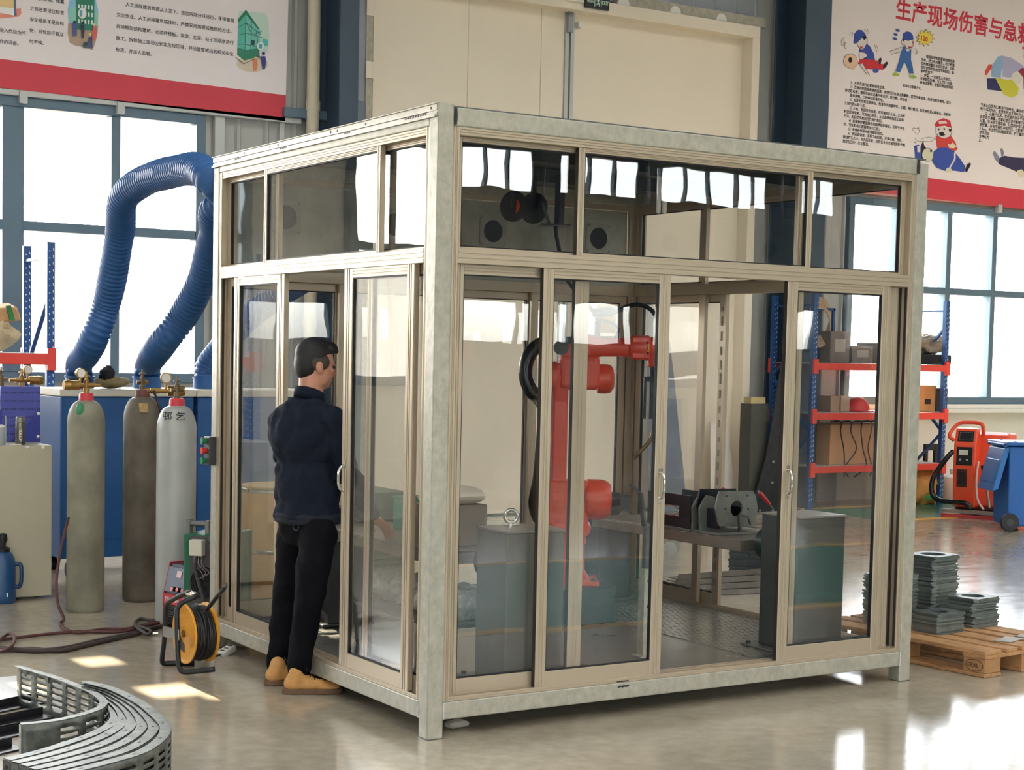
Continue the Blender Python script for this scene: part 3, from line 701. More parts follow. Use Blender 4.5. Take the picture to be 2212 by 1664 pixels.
def bottle(x, y, r, h, label, bm, neck, zs=1.0, reg=None, group='tall gas cylinders'):
    t = thing('gas_cylinder', (x, y, 0), label, 'gas cylinder', group)
    q = MB(); prof = [(r*0.9, 0.0), (r*0.985, 0.012), (r, 0.03), (r, h-0.17)]
    for k in range(1, 9):
        a = math.pi/2*k/9; prof.append((r*(0.42+0.58*math.cos(a)), h-0.17+0.15*math.sin(a)))
    prof.append((r*0.40, h-0.015)); q.lathe((x, y, 0.0), Z3, prof, 40); q.build('body', bm, t, smooth=True)
    q = MB(); q.lathe((x, y, h-0.05), Z3, [(r*0.62, -0.01), (r*0.52, 0.02), (r*0.40, 0.035), (r*0.38, 0.07), (r*0.33, 0.08), (0.03, 0.082)], 28); q.build('neck_ring', neck, t, smooth=True)
    q = MB(); zz = h+0.03; q.lathe((x, y, zz), Z3, [(0.019, 0), (0.02, 0.03), (0.014, 0.032), (0.016, 0.05), (0.018, 0.08), (0.01, 0.085), (0.008, 0.10), (0.022, 0.102), (0.022, 0.112), (0.006, 0.114), (0.005, 0.135)], 16)
    q.cyl((x-0.04, y, zz+0.05), (x+0.04, y, zz+0.05), 0.011, n=12); q.build('valve', BRASS if reg else mat('old_brass', (120, 104, 78), 0.45, 0.6), t, smooth=True)
    if reg is not None: regulator(t, (x, y, zz+0.05), reg)
    return t
REDN = mat('red_neck_paint', (204, 52, 62), 0.4, 0, 0.1, 20)
GREYC = mat('weathered_grey_paint', (142, 138, 120), 0.55, 0.0, 0.25, 3.5, 0.08, 30, tint=(112, 108, 92)); BROWNC = mat('weathered_brown_grey_paint', (104, 96, 84), 0.55, 0, 0.28, 4, 0.08, 30, tint=(72, 64, 54)); PALEC = mat('pale_grey_paint', (172, 174, 170), 0.4, 0.1, 0.12, 3, 0.05, 30)
g1, g2, g3 = G(184, 1320), G(304, 1297), G(378, 1345)
c1 = bottle(g1.x, g1.y, 0.118, 1.36, 'grey gas cylinder with red neck standing clear in front, leftmost of the three', GREYC, REDN, reg=math.radians(185))
c2 = bottle(g2.x, g2.y, 0.122, 1.375, 'brownish grey gas cylinder in the middle, its neck unpainted rust', BROWNC, mat('rusty_neck', (110, 62, 54), 0.6, 0, 0.3, 20), reg=None)
c3 = bottle(g3.x, g3.y, 0.121, 1.35, 'pale grey gas cylinder with red neck and marker writing, beside the glass cell', PALEC, REDN, reg=None)
q = MB(); q.ell((g1.x-0.06, g1.y-0.066, 1.285), 0.03, 0.03, 0.045, n=12, m=8); q.build('green_patch', mat('green_paint_patch', (60, 138, 98), 0.5), c1, smooth=True)
q = MB(); q.obox((g2.x-0.03, g2.y-0.105, 1.29), (0.026, -0.008, 0), (0, 0.01, 0), (0, 0.012, 0.03)); q.build('paper_label', mat('old_label', (170, 140, 90), 0.7, 0, 0.35, 50), c2)
# regulator sets between bottles two and three
t = regulator(c2, (g2.x+0.10, g2.y-0.04, 1.40), math.radians(-10), 1.15)
def curve_on(name, pts, r, m, parent=None, k=10, n=8, smooth=True, close=False):
    q = MB(); q.tube(spline(pts, k, close), r, n, closed=close); return q.build(name, m, parent, smooth='full')
curve_on('gas_line', [(g2.x+0.06, g2.y-0.05, 1.40), (g2.x+0.08, g2.y-0.1, 1.3), (g2.x+0.12, g2.y-0.12, 1.1), (g2.x+0.13, g2.y-0.12, 0.9)], 0.008, BLACK, c2)
# marker writing on bottle three
_dh = Vector((_d.x, _d.y, 0)).normalized(); _rt = Vector((CR.x, CR.y, 0)).normalized()
text('marker_writing', '邨 乞', g3-_dh*0.116-_rt*0.07+Z3*1.255, 0.062, INK, c3, 0.001, rot=(math.radians(62), 0, math.atan2(_rt.y, _rt.x)))
# two more bottles by the left edge, mostly hidden
a = AT(2, 900, 10.9); bottle(a.x, a.y, 0.118, 1.37, 'gas cylinder cut by the left frame edge, behind the tool cart', PALEC, mat('dark_red_neck', (142, 56, 50), 0.5, 0, 0.2, 20), reg=None)
a = AT(47, 900, 11.15); bottle(a.x, a.y, 0.118, 1.36, 'gas cylinder with gold regulator hidden behind the blue perforated panel', PALEC, REDN, reg=math.radians(5))

# tool cart with perforated panel
CART = mat('beige_sheet_steel', (188, 182, 160), 0.45, 0.1, 0.06, 1.5)
ct = thing('tool_cart', (-0.75, 4.8, 0), 'beige sheet-steel tool cart with a blue perforated panel on top', 'cart')
q = MB(); q.box(-1.25, 4.53, 0.02, -0.285, 5.05, 1.025); q.build('cabinet', CART, ct, bevel=0.004)
for x in (-0.45, -0.345):
    q = MB(); q.ell((x, 4.528, 1.012), 0.011, 0.005, 0.011, n=12, m=6); q.build('bolt', WHITEP, ct, smooth=True)
def perf_material():
    m = bpy.data.materials.new('perforated_blue'); m.use_nodes = True; n = m.node_tree; L = n.links; b_ = n.nodes['Principled BSDF']; b_.inputs['Roughness'].default_value = 0.4
    tc = n.nodes.new('ShaderNodeTexCoord'); sp = n.nodes.new('ShaderNodeSeparateXYZ'); L.new(tc.outputs['Object'], sp.inputs[0])
    def cellv(out, scale):
        a = n.nodes.new('ShaderNodeMath'); a.operation = 'MULTIPLY'; a.inputs[1].default_value = scale; L.new(out, a.inputs[0])
        f = n.nodes.new('ShaderNodeMath'); f.operation = 'FRACT'; L.new(a.outputs[0], f.inputs[0])
        s = n.nodes.new('ShaderNodeMath'); s.operation = 'SUBTRACT'; s.inputs[1].default_value = 0.5; L.new(f.outputs[0], s.inputs[0])
        g = n.nodes.new('ShaderNodeMath'); g.operation = 'ABSOLUTE'; L.new(s.outputs[0], g.inputs[0]); return g.outputs[0]
    u, v = cellv(sp.outputs[0], 60), cellv(sp.outputs[2], 18)
    lu = n.nodes.new('ShaderNodeMath'); lu.operation = 'LESS_THAN'; lu.inputs[1].default_value = 0.25; L.new(u, lu.inputs[0])
    lv = n.nodes.new('ShaderNodeMath'); lv.operation = 'LESS_THAN'; lv.inputs[1].default_value = 0.09; L.new(v, lv.inputs[0])
    mu = n.nodes.new('ShaderNodeMath'); mu.operation = 'MULTIPLY'; L.new(lu.outputs[0], mu.inputs[0]); L.new(lv.outputs[0], mu.inputs[1])
    mx = n.nodes.new('ShaderNodeMix'); mx.data_type = 'RGBA'; mx.inputs[6].default_value = (*s2l((76, 84, 164)), 1); mx.inputs[7].default_value = (*s2l((36, 40, 84)), 1)
    L.new(mu.outputs[0], mx.inputs[0]); L.new(mx.outputs[2], b_.inputs['Base Color']); return m
q = MB(); q.box(-0.525, 4.90, 1.025, -0.255, 4.92, 1.405); q.build('perforated_panel', perf_material(), ct, bevel=0.003)
VIO = mat('violet_blue_paint', (50, 62, 148), 0.4)
q = MB(); q.prism([(-0.262, 1.245), (-0.262, 1.027), (-0.46, 1.027)], (0, 4.885, 0), X3, Z3, Y3*0.004); q.prism([(-0.52, 1.26), (-0.7, 1.06), (-0.7, 1.027), (-0.52, 1.027)], (0, 4.885, 0), X3, Z3, Y3*0.004); q.build('gusset', VIO, ct)
for x, z in ((-0.272, 1.22), (-0.275, 1.065)):
    q = MB(); q.ell((x, 4.882, z), 0.011, 0.006, 0.011, n=12, m=6); q.build('bolt', WHITEP, ct, smooth=True)
a = YP(44, 958, 4.62)
t = thing('thermos_flask', (a.x, 4.62, 1.026), 'brushed steel thermos flask standing on the beige tool cart', 'flask')
q = MB(); q.lathe((a.x, 4.62, 1.026), Z3, [(0.031, 0), (0.034, 0.004), (0.034, 0.145), (0.033, 0.15)], 28); q.build('flask_body', mat('brushed_steel', (120, 116, 110), 0.3, 0.85), t, smooth=True)
q = MB(); q.lathe((a.x, 4.62, 1.1765), Z3, [(0.033, 0), (0.0335, 0.004), (0.033, 0.03), (0.028, 0.034)], 28); q.build('flask_lid', mat('brushed_steel_light', (150, 146, 140), 0.3, 0.85), t, smooth=True)
q = MB()
for k in range(28):
    pass
P = [(0.009*math.cos(2*math.pi*k/32), 0.04*(1 if math.sin(2*math.pi*k/32) > 0 else -1)*abs(math.sin(2*math.pi*k/32))**0.5) for k in range(32)]
q.tube([(a.x-0.008+p[0], 4.62-0.0345+0.0, 1.09+p[1]) for p in P], 0.0016, 6, closed=True)
for k in range(4): q.ell((a.x-0.008, 4.62-0.0342, 1.063+k*0.018), 0.0045, 0.001, 0.006, n=8, m=6)
q.build('emblem', WHITEP, t)
a = YP(2, 958, 4.62)
t = thing('water_bottle', (a.x, 4.62, 1.026), 'pale plastic bottle on the tool cart at the left frame edge', 'bottle')
q = MB(); q.lathe((a.x, 4.62, 1.026), Z3, [(0.025, 0), (0.028, 0.005), (0.028, 0.10), (0.022, 0.115)], 20); q.build('bottle_body', mat('pale_grey_plastic', (150, 160, 164), 0.35), t, smooth=True)
q = MB(); q.lathe((a.x, 4.62, 1.1415), Z3, [(0.024, 0), (0.024, 0.014), (0.014, 0.018)], 20); q.build('bottle_cap', WHITEP, t, smooth=True)
a = YP(28, 958, 4.6); q = MB(); q.obox((a.x, 4.6, 1.030), (0.04, 0.012, 0), (-0.01, 0.03, 0), (0, 0, 0.004)); tag(q.build('paper_packet', WHITEP), 'white paper packet lying beside the steel flask', 'packet')
# floor kettle
a = G(6, 1302)
t = thing('vacuum_jug', (a.x, a.y, 0), 'blue insulated jug with side handle and black stopper on the floor', 'jug')
JB = mat('jug_blue', (30, 72, 118), 0.3); q = MB()
q.lathe(a, Z3, [(0.078, 0), (0.082, 0.006), (0.084, 0.04), (0.082, 0.25), (0.075, 0.29), (0.058, 0.325), (0.045, 0.335)], 30); q.build('jug_body', JB, t, smooth=True)
q = MB(); q.lathe((a.x, a.y, 0.336), Z3, [(0.045, 0), (0.047, 0.02), (0.03, 0.03), (0.02, 0.035), (0.018, 0.05), (0.03, 0.08), (0.024, 0.115), (0.01, 0.12)], 22); q.build('stopper', BLACK, t, smooth=True)
q = MB(); d = CR; q.tube(spline([a+d*0.078+Z3*0.25, a+d*0.115+Z3*0.25, a+d*0.122+Z3*0.2, a+d*0.12+Z3*0.14, a+d*0.108+Z3*0.105, a+d*0.078+Z3*0.11], 6), 0.013, 10); q.build('jug_handle', mat('jug_dark_blue', (24, 56, 96), 0.35), t, smooth=True)
q = MB(); q.obox(a+d*0.045-Vector((_d.x, _d.y, 0)).normalized()*0.069+Z3*0.06, d*0.009, Vector((_d.x, _d.y, 0)).normalized()*0.002, Z3*0.013); q.build('small_sticker', WHITEP, t)
a, b_ = G(40, 1291), G(73, 1290); q = MB(); q.cyl(a+Z3*0.011, b_+Z3*0.011, 0.011, n=14); tag(q.build('paper_roll', WHITEP, smooth=True), 'short white roll lying on the floor below the tool cart', 'roll')

# left storage rack
def upright(q, x, y, z1, w=0.062, d=0.05):
    q.box(x-w/2, y-d/2, 0, x+w/2, y-d/2+0.004, z1); q.box(x-w/2, y-d/2+0.004, 0, x-w/2+0.004, y+d/2, z1); q.box(x+w/2-0.004, y-d/2+0.004, 0, x+w/2, y+d/2, z1)
HOLEW = mat('rack_hole_light', (214, 226, 236), 0.6)
def rack(label, xl, xr, yf, yb, z1, levels, bh=0.085, parts=True):
    t = thing('storage_rack', ((xl+xr)/2, (yf+yb)/2, 0), label, 'rack')
    for x in (xl, xr):
        for y in (yf, yb):
            q = MB(); upright(q, x, y, z1); q.m(1); z = 0.12
            while z < z1-0.05:
                q.ell((x-0.012, y-0.0255, z), 0.0055, 0.002, 0.0055, n=8, m=5); q.obox((x+0.018, y-0.0255, z+0.012), (0.0035, 0, 0.0015), (0, 0.0012, 0), (-0.002, 0, 0.010)); z += 0.055
            q.build('upright', [RACKBLUE, HOLEW], t)
        q = MB(); k = 0; z = 0.25
        while z < z1-0.45:
            a_, b__ = (yf, yb) if k % 2 else (yb, yf); q.bar((x, a_, z), (x, b__, z+0.62), 0.035, 0.02); z += 0.62; k += 1
        q.bar((x, yf, z1-0.12), (x, yb, z1-0.12), 0.035, 0.02); q.build('brace', RACKBLUE, t)
    for z in levels:
        for y in (yf-0.035, yb+0.035):
            q = MB(); q.box(xl+0.032, y-0.02, z-bh, xr-0.032, y+0.02, z); 
            for xx, sg in ((xl, 1), (xr, -1)): q.box(xx-0.034, y-0.024, z-bh-0.045, xx+0.034, y+0.01 if y < yf else y+0.02, z+0.045)
            q.build('shelf_beam', RACKRED, t, bevel=0.003, seg=1)
        q = MB(); q.box(xl+0.035, yf-0.012, z-0.012, xr-0.035, yb+0.012, z+0.004); q.build('shelf_board', mat('shelf_sheet', (170, 172, 170), 0.5, 0.2), t)
    return t
xr_ = YP(108, 700, 6.6).x
rack('blue and red pallet rack by the left window, holding paper sacks', xr_-2.3, xr_, 6.6, 7.25, 2.5, (1.62,))
t = thing('paper_sack', (xr_-0.42, 6.85, 1.625), 'crumpled tan paper sack on the red beam of the left rack', 'sack')
q = MB(); lump(q, (xr_-0.42, 6.85, 1.77), 0.2, 1.1, 0.75, 0.72, 4, 0.35, 28, 18); q.v = [Vector((v.x, v.y, max(v.z, 1.6275))) for v in q.v]; q.build('lower_sack', mat('tan_paper', (206, 188, 150), 0.75, 0, 0.2, 9, 0.3, 14), t, smooth=True)
q = MB(); q.obox((xr_-0.40, 6.84, 1.93), (0.2, 0.02, 0.02), (0, 0.12, 0.02), (-0.02, -0.01, 0.055)); q.build('folded_sack', mat('kraft_sack', (206, 160, 108), 0.75, 0, 0.15, 12, 0.25, 20), t, bevel=0.02)
q = MB(); q.obox((xr_-0.28, 6.72, 1.935), (0.02, 0.002, 0.002), (0, 0.008, 0), (-0.02, -0.01, 0.058)); q.build('green_band', mat('sack_green', (60, 130, 76), 0.6), t)
q = MB(); lump(q, (xr_-0.72, 6.8, 1.74), 0.15, 1.2, 0.9, 0.75, 9, 0.35, 24, 14); q.v = [Vector((v.x, v.y, max(v.z, 1.6275))) for v in q.v]; tag(q.build('plastic_sack', mat('pale_film', (218, 208, 190), 0.35, 0, 0.2, 8), smooth=True), 'pale plastic sack at the frame edge on the left rack', 'sack')
# ================================================================== welders, reel, cables, curved channels
DH = Vector((_d.x, _d.y, 0)).normalized()      # horizontal direction away from the viewer's side
def boxframe(c, a):
    """Frame at c turned so that its front looks along angle a."""
    f = Vector((math.cos(a), math.sin(a), 0)); s_ = Vector((-f.y, f.x, 0)); return Vector(c), f, s_
# red welding machine
c, f, s_ = boxframe(G(378, 1364), math.radians(196)); wm = thing('welding_machine', c, 'red inverter welding machine with black louvred front beside the pale cylinder', 'welder')
s_ = -s_          # to the right when seen from the front it faces
HW, HD, HH = 0.125, 0.24, 0.40
side = [(0.0, 0.03), (0.0, 0.20), (-0.05, 0.40), (-0.46, 0.40), (-0.46, 0.03)]
REDW = mat('welder_red', (176, 32, 44), 0.35); DKP = mat('welder_dark_front', (54, 56, 66), 0.45)
for e in (-1, 1):
    q = MB(); q.prism(side, c+s_*(e*HW-(0.008 if e > 0 else 0)), f, Z3, s_*0.008); q.build('side_panel', REDW, wm, bevel=0.003)
q = MB(); inner = [(-0.012, 0.035), (-0.012, 0.20), (-0.06, 0.39), (-0.45, 0.39), (-0.45, 0.035)]; q.prism(inner, c-s_*(HW-0.009), f, Z3, s_*(2*HW-0.018)); q.build('housing', DKP, wm)
q = MB(); q.obox(c-f*0.008+Z3*0.185, s_*(HW-0.01), f*0.008, Z3*0.03); band = q.build('red_band', mat('band_red', (206, 44, 54), 0.4), wm)
rz = math.atan2(s_.y, s_.x)
text('model_lettering', 'NB-350T', c+f*0.002+Z3*0.172-s_*0.035, 0.036, WHITEP, band, 0.0008, 0.0006, rot=(math.pi/2, 0, rz))
text('model_lettering', 'REV\nFLUX', c+f*0.002+Z3*0.19-s_*0.108, 0.02, WHITEP, band, 0.0008, 0.0004, rot=(math.pi/2, 0, rz))
up = (Vector((0, 0, 0.20))+f*(-0.05)).normalized(); nrm = f*up.z-Z3*up.dot(f)
q = MB(); q.obox(c-f*0.03+Z3*0.30+nrm*0.004, s_*(HW-0.012), nrm*0.004, up*0.075); pn = q.build('control_panel', mat('panel_grey', (92, 98, 116), 0.4), wm, bevel=0.002)
q = MB(); q.obox(c-f*0.038+Z3*0.335+nrm*0.009, s_*0.022, nrm*0.003, up*0.02); q.build('display', mat('pink_display', (206, 160, 160), 0.3), pn)
for k in range(3):
    p = c-f*0.012+Z3*0.248+s_*(-0.085+k*0.05)+nrm*0.006; q = MB(); q.cyl(p, p+nrm*0.02, 0.015, n=16); q.build('knob', BLACK, pn, smooth=True)
    q = MB(); q.cyl(p+nrm*0.0202, p+nrm*0.024, 0.012, n=16); q.build('knob_cap', mat('pink_cap', (226, 120, 116), 0.4), pn)
q = MB()
for k in range(7): q.obox(c-f*0.006+Z3*(0.05+k*0.016), s_*(HW-0.016), f*0.008, Z3*0.0055)
q.build('louvre', BLACK, wm)
q = MB(); q.tube(spline([c-f*0.1+Z3*0.395, c-f*0.1+Z3*0.43, c-f*0.14+Z3*0.44, c-f*0.3+Z3*0.44, c-f*0.34+Z3*0.43, c-f*0.34+Z3*0.395], 4), 0.012, 8); q.build('carry_handle', BLACK, wm, smooth=True)
for e in (-1, 1):
    for k in (-0.06, -0.4):
        q = MB(); q.cyl(c+s_*e*0.09+f*k, c+s_*e*0.09+f*k+Z3*0.034, 0.018, n=12); q.build('foot', BLACK, wm)
# green power source behind it
c, f, s_ = boxframe(AT(440, 1312, 9.2), math.radians(222)); c.z = 0; s_ = -s_; gm = thing('cooling_unit', c, 'green boxed power unit with round fan grille and a white socket box', 'machine')
GRN = mat('machine_green', (22, 96, 66), 0.4); DKF = mat('machine_dark_grey', (74, 70, 72), 0.5)
q = MB()
for e in (-0.09, 0.09): q.obox(c-f*0.18+s_*e+Z3*0.055, s_*0.02, f*0.17, Z3*0.055)
q.build('skid', BLACK, gm)
q = MB(); q.obox(c-f*0.19+Z3*0.365, s_*0.13, f*0.19, Z3*0.25); q.build('green_case', GRN, gm, bevel=0.006)
q = MB(); q.obox(c+f*0.003+Z3*0.365-s_*0.02, s_*0.108, f*0.003, Z3*0.243); q.build('front_plate', DKF, gm)
q = MB(); fc = c+f*0.008+Z3*0.34-s_*0.01
for r_ in (0.09, 0.075, 0.06, 0.045, 0.03, 0.015): q.tube([fc+s_*(r_*math.cos(t_))+Z3*(r_*math.sin(t_)) for t_ in [2*math.pi*k/40 for k in range(40)]], 0.0028, 6, closed=True)
for k in range(4):
    a_ = math.pi/4+k*math.pi/2; q.bar(fc, fc+s_*(0.092*math.cos(a_))+Z3*(0.092*math.sin(a_)), 0.005, 0.004, f)
q.build('fan_grille', BLACKG, gm, smooth=True)
q = MB(); q.cyl(fc-f*0.0016, fc-f*0.0006, 0.092, n=32); q.build('fan_opening', mat('fan_dark', (26, 26, 28), 0.6), gm)
q = MB(); q.obox(c+f*0.03+Z3*0.545+s_*0.03, s_*0.04, f*0.026, Z3*0.046); q.build('socket_box', mat('ivory_plastic', (206, 200, 186), 0.5), gm, bevel=0.004)
q = MB(); q.obox(c+f*0.0075+Z3*0.185+s_*0.03, s_*0.024, f*0.0015, Z3*0.032); q.build('rating_label', WHITEP, gm)
q = MB(); q.cyl(c+f*0.02+Z3*0.56-s_*0.06, c+f*0.07+Z3*0.55-s_*0.1, 0.022, n=16); q.cyl(c+f*0.006+Z3*0.6-s_*0.07, c+f*0.05+Z3*0.6-s_*0.07, 0.02, n=16); q.build('connector', STEEL, gm, smooth=True)
q = MB(); q.obox(c-f*0.05+Z3*0.655, s_*0.012, f*0.02, Z3*0.04); q.cyl(c-f*0.05+Z3*0.675-s_*0.005, c-f*0.05+Z3*0.675+s_*0.13, 0.017, n=14); q.obox(c-f*0.05+Z3*0.655+s_*0.12, s_*0.012, f*0.02, Z3*0.04); q.build('top_handle', mat('silver_grip', (150, 150, 150), 0.25, 0.8), gm)
CAB = mat('black_cable', (34, 32, 34), 0.5, 0, 0.2, 30); CABR = mat('rusty_hose', (92, 52, 50), 0.55, 0, 0.3, 12); RUB = mat('dusty_rubber_hose', (66, 54, 50), 0.55, 0, 0.25, 10)
def cable(name, pts, r, m, label, cat='cable', group=None, k=10): return tag(curve_on(name, pts, r, m, None, k), label, cat, group)
cw = c+f*0.07+Z3*0.55-s_*0.1
curve_on('power_lead', [cw, cw+f*0.05-Z3*0.01-s_*0.03, cw+f*0.07-Z3*0.1-s_*0.05, cw+f*0.05-Z3*0.28-s_*0.02, cw+f*0.06-Z3*0.4+s_*0.02, cw+f*0.05-Z3*0.46], 0.011, CAB, gm)
curve_on('power_lead', [c+f*0.035+Z3*0.5+s_*0.03, c+f*0.05+Z3*0.42+s_*0.03, c+f*0.09+Z3*0.3-s_*0.03, c+f*0.13+Z3*0.12-s_*0.1, c+f*0.14+Z3*0.03-s_*0.11], 0.012, CAB, gm)
for e in (0.0, 0.02, 0.045):
    curve_on('thin_wire', [c+f*0.03+Z3*0.5+s_*e, c+f*0.05+Z3*0.45+s_*(e-0.01), c+f*0.02+Z3*0.4+s_*(e-0.04), c+f*0.015+Z3*0.36+s_*(0.04-e)], 0.003, mat('grey_wire', (130, 120, 120), 0.5), gm)
# cable reel
AX = (CR*0.84+DH*0.54); AX.z = 0; AX.normalize()
rc = AT(399, 1364, 8.36); R_ = 0.158; UPR = Z3; SD = AX.cross(Z3)
rl = thing('cable_reel', (rc.x, rc.y, 0), 'yellow steel cable reel wound with black cable on a black tube stand', 'cable reel')
YEL = mat('reel_yellow', (236, 164, 44), 0.35, 0, 0.06, 8); LA = 0.125
rc.z = R_+0.035
for k, base in enumerate((0.0, LA)):
    p = rc+AX*base; q = MB(); sgn = -1 if k == 0 else 1
    q.lathe(p, AX*sgn, [(0.04, -0.012), (R_*0.98, -0.012), (R_, -0.008), (R_, 0.0), (R_*0.97, 0.004), (R_*0.9, 0.002), (R_*0.86, -0.006), (0.045, -0.006)] if False else [(R_*0.97, -0.006), (R_, -0.003), (R_, 0.004), (R_*0.95, 0.006), (R_*0.88, 0.001), (R_*0.35, 0.001), (0.03, 0.004)], 44)
    dsc = q.build('flange_disc', YEL, rl, smooth=True)
    if k == 0:
        q = MB(); sl_ = [(R_*0.62*math.cos(a_), R_*0.62*math.sin(a_)) for a_ in [math.radians(200+8*i) for i in range(10)]]+[(R_*0.34*math.cos(a_), R_*0.34*math.sin(a_)) for a_ in [math.radians(272-8*i) for i in range(10)]]
        q.prism(sl_, p-AX*0.0035, SD, Z3, -AX*0.0008); q.build('cut_out', BLACK, dsc)
q = MB(); q.cyl(rc-AX*0.012, rc+AX*(LA+0.02), 0.018, n=16); q.build('axle', mat('rusty_axle', (120, 78, 40), 0.6, 0.3, 0.3, 30), rl, smooth=True)
q = MB(); nT = 13
for lay, rr in enumerate((0.128, 0.139)):
    for k in range(nT if lay == 0 else nT-1):
        b0 = 0.012+(LA-0.024)*(k+0.5*lay)/(nT-1); ph = random.random()*6
        q.tube([rc+AX*(b0+0.003*math.sin(3*t_+ph))+SD*((rr+0.004*math.sin(2*t_+ph))*math.cos(t_))+Z3*((rr+0.004*math.sin(2*t_+ph))*math.sin(t_)) for t_ in [2*math.pi*i/36 for i in range(36)]], 0.0075, 7, closed=True)
q.build('wound_cable', CAB, rl, smooth=True)
q = MB(); P = [AT(464, 1446, 8.12), AT(430, 1450, 8.12), AT(398, 1452, 8.12), AT(388, 1444, 8.13), AT(385, 1425, 8.13), AT(383, 1380, 8.14), AT(382, 1330, 8.15), AT(384, 1314, 8.16), AT(396, 1301, 8.18), AT(421, 1290, 8.2), AT(424, 1286, 8.22), AT(418, 1283, 8.25), AT(404, 1281, 8.28), AT(374, 1295, 8.36), AT(361, 1306, 8.4), AT(358, 1322, 8.42), AT(355, 1380, 8.44), AT(350, 1424, 8.46), AT(354, 1437, 8.47), AT(366, 1440, 8.48), AT(420, 1435, 8.5)]
for v in P: v.z = max(v.z, 0.0135)
q.tube(spline(P, 5), 0.0135, 10); q.build('tube_stand', BLACK, rl, smooth='full')
q = MB(); q.tube([AT(404, 1281, 8.28), AT(414, 1282, 8.26), AT(423, 1286, 8.22), AT(421, 1290, 8.2)], 0.0145, 10); q.build('worn_grip', CHROME, rl, smooth=True)
q = MB(); q.bar(AT(352, 1364, 8.43), AT(386, 1372, 8.13), 0.004, 0.055, Z3); q.build('axle_plate', mat('grey_plate', (146, 142, 134), 0.4, 0.4), rl)
cable('cable', [AT(446, 1318, 8.32), AT(456, 1306, 8.28), AT(470, 1288, 8.2), AT(484, 1271, 8.12), XP(488, 1264, 0.02)], 0.011, CAB, 'black cable rising from the reel into the cell corner')
# socket block on the floor
a = G(489, 1415); t = thing('extension_socket', a, 'white extension socket lying on the floor at the cell corner', 'socket')
q = MB(); q.obox(a+Z3*0.02, (0.05, 0.03, 0.012), (-0.016, 0.026, 0), (-0.004, -0.004, 0.018)); q.build('socket_body', WHITEP, t, bevel=0.01)
q = MB()
for k in (-0.6, 0, 0.6): q.obox(a+Z3*0.0385+Vector((0.05, 0.03, 0.012))*k-Vector((0.003, 0.003, 0)), (0.005, 0.003, 0.001), (-0.007, 0.011, 0), (0, 0, 0.0012))
q.build('socket_hole', BLACK, t)
curve_on('lead', [a+Vector((-0.05, -0.03, 0.01)), a+Vector((-0.09, -0.05, 0.008)), a+Vector((-0.14, -0.02, 0.008)), a+Vector((-0.2, 0.03, 0.008))], 0.006, CAB, t)
# hoses across the floor
def gl(*pp, z=0.012): return [G(x, y, z if i % 2 else z) for i, (x, y) in enumerate(pp)]
P = gl((147, 1150), (134, 1200), (124, 1257), (123, 1300)); v0 = G(152, 1330)
hose_up = [AT(148, 1118, 9.95), AT(140, 1150, 9.95), AT(129, 1200, 9.93), AT(122, 1257, 9.9), AT(125, 1305, 9.86)]
cable('gas_hose', hose_up+gl((138, 1337), (131, 1346), (141, 1359), (169, 1367), (227, 1359), (279, 1358), (344, 1341), (360, 1338)), 0.0095, CABR, 'rust red gas hose hanging from the left cylinder and trailing along the floor', 'hose', 'hoses and leads on the floor')
cable('gas_hose', gl((-60, 1392), (0, 1383), (97, 1371), (169, 1365), (260, 1365), (312, 1352), (345, 1345), (362, 1342)), 0.0095, CABR, 'thin brown hose running straight from the frame edge to the welder', 'hose', 'hoses and leads on the floor')
cable('welding_cable', gl((-60, 1398), (0, 1401), (78, 1406), (140, 1401), (211, 1385), (276, 1372), (350, 1353), (368, 1350), z=0.016), 0.015, RUB, 'thick dark welding cable lowest of the hoses on the floor', 'cable', 'hoses and leads on the floor')
cable('welding_cable', gl((-60, 1402), (0, 1404), (70, 1402), (130, 1406), (205, 1390), (276, 1374), (300, 1369), z=0.014), 0.012, RUB, 'second dark cable twisted round the thick welding cable', 'cable', 'hoses and leads on the floor')
lp = gl((348, 1340), (325, 1341), (303, 1338), (291, 1348), (299, 1366), (318, 1379), (326, 1374), (318, 1368), (300, 1362)); 
for i, v in enumerate(lp): v.z = 0.014+0.02*(i > 3)
t = cable('earth_lead', lp, 0.0105, RUB, 'dark lead curled into a loop in front of the welder', 'cable', 'hoses and leads on the floor')
q = MB(); q.cyl(G(325, 1369, 0.013), G(342, 1369, 0.013), 0.011, n=14); q.build('plug_end', CHROME, t, smooth=True)
lp = gl((-8, 1392), (8, 1382), (21, 1379), (31, 1388), (30, 1400), (22, 1408), (10, 1411), (-4, 1408))
for i, v in enumerate(lp): v.z = 0.014+0.03*math.sin(math.pi*i/7)
cable('gas_hose', lp, 0.0095, CABR, 'small upright loop of red-brown hose at the left frame edge', 'hose', 'hoses and leads on the floor')

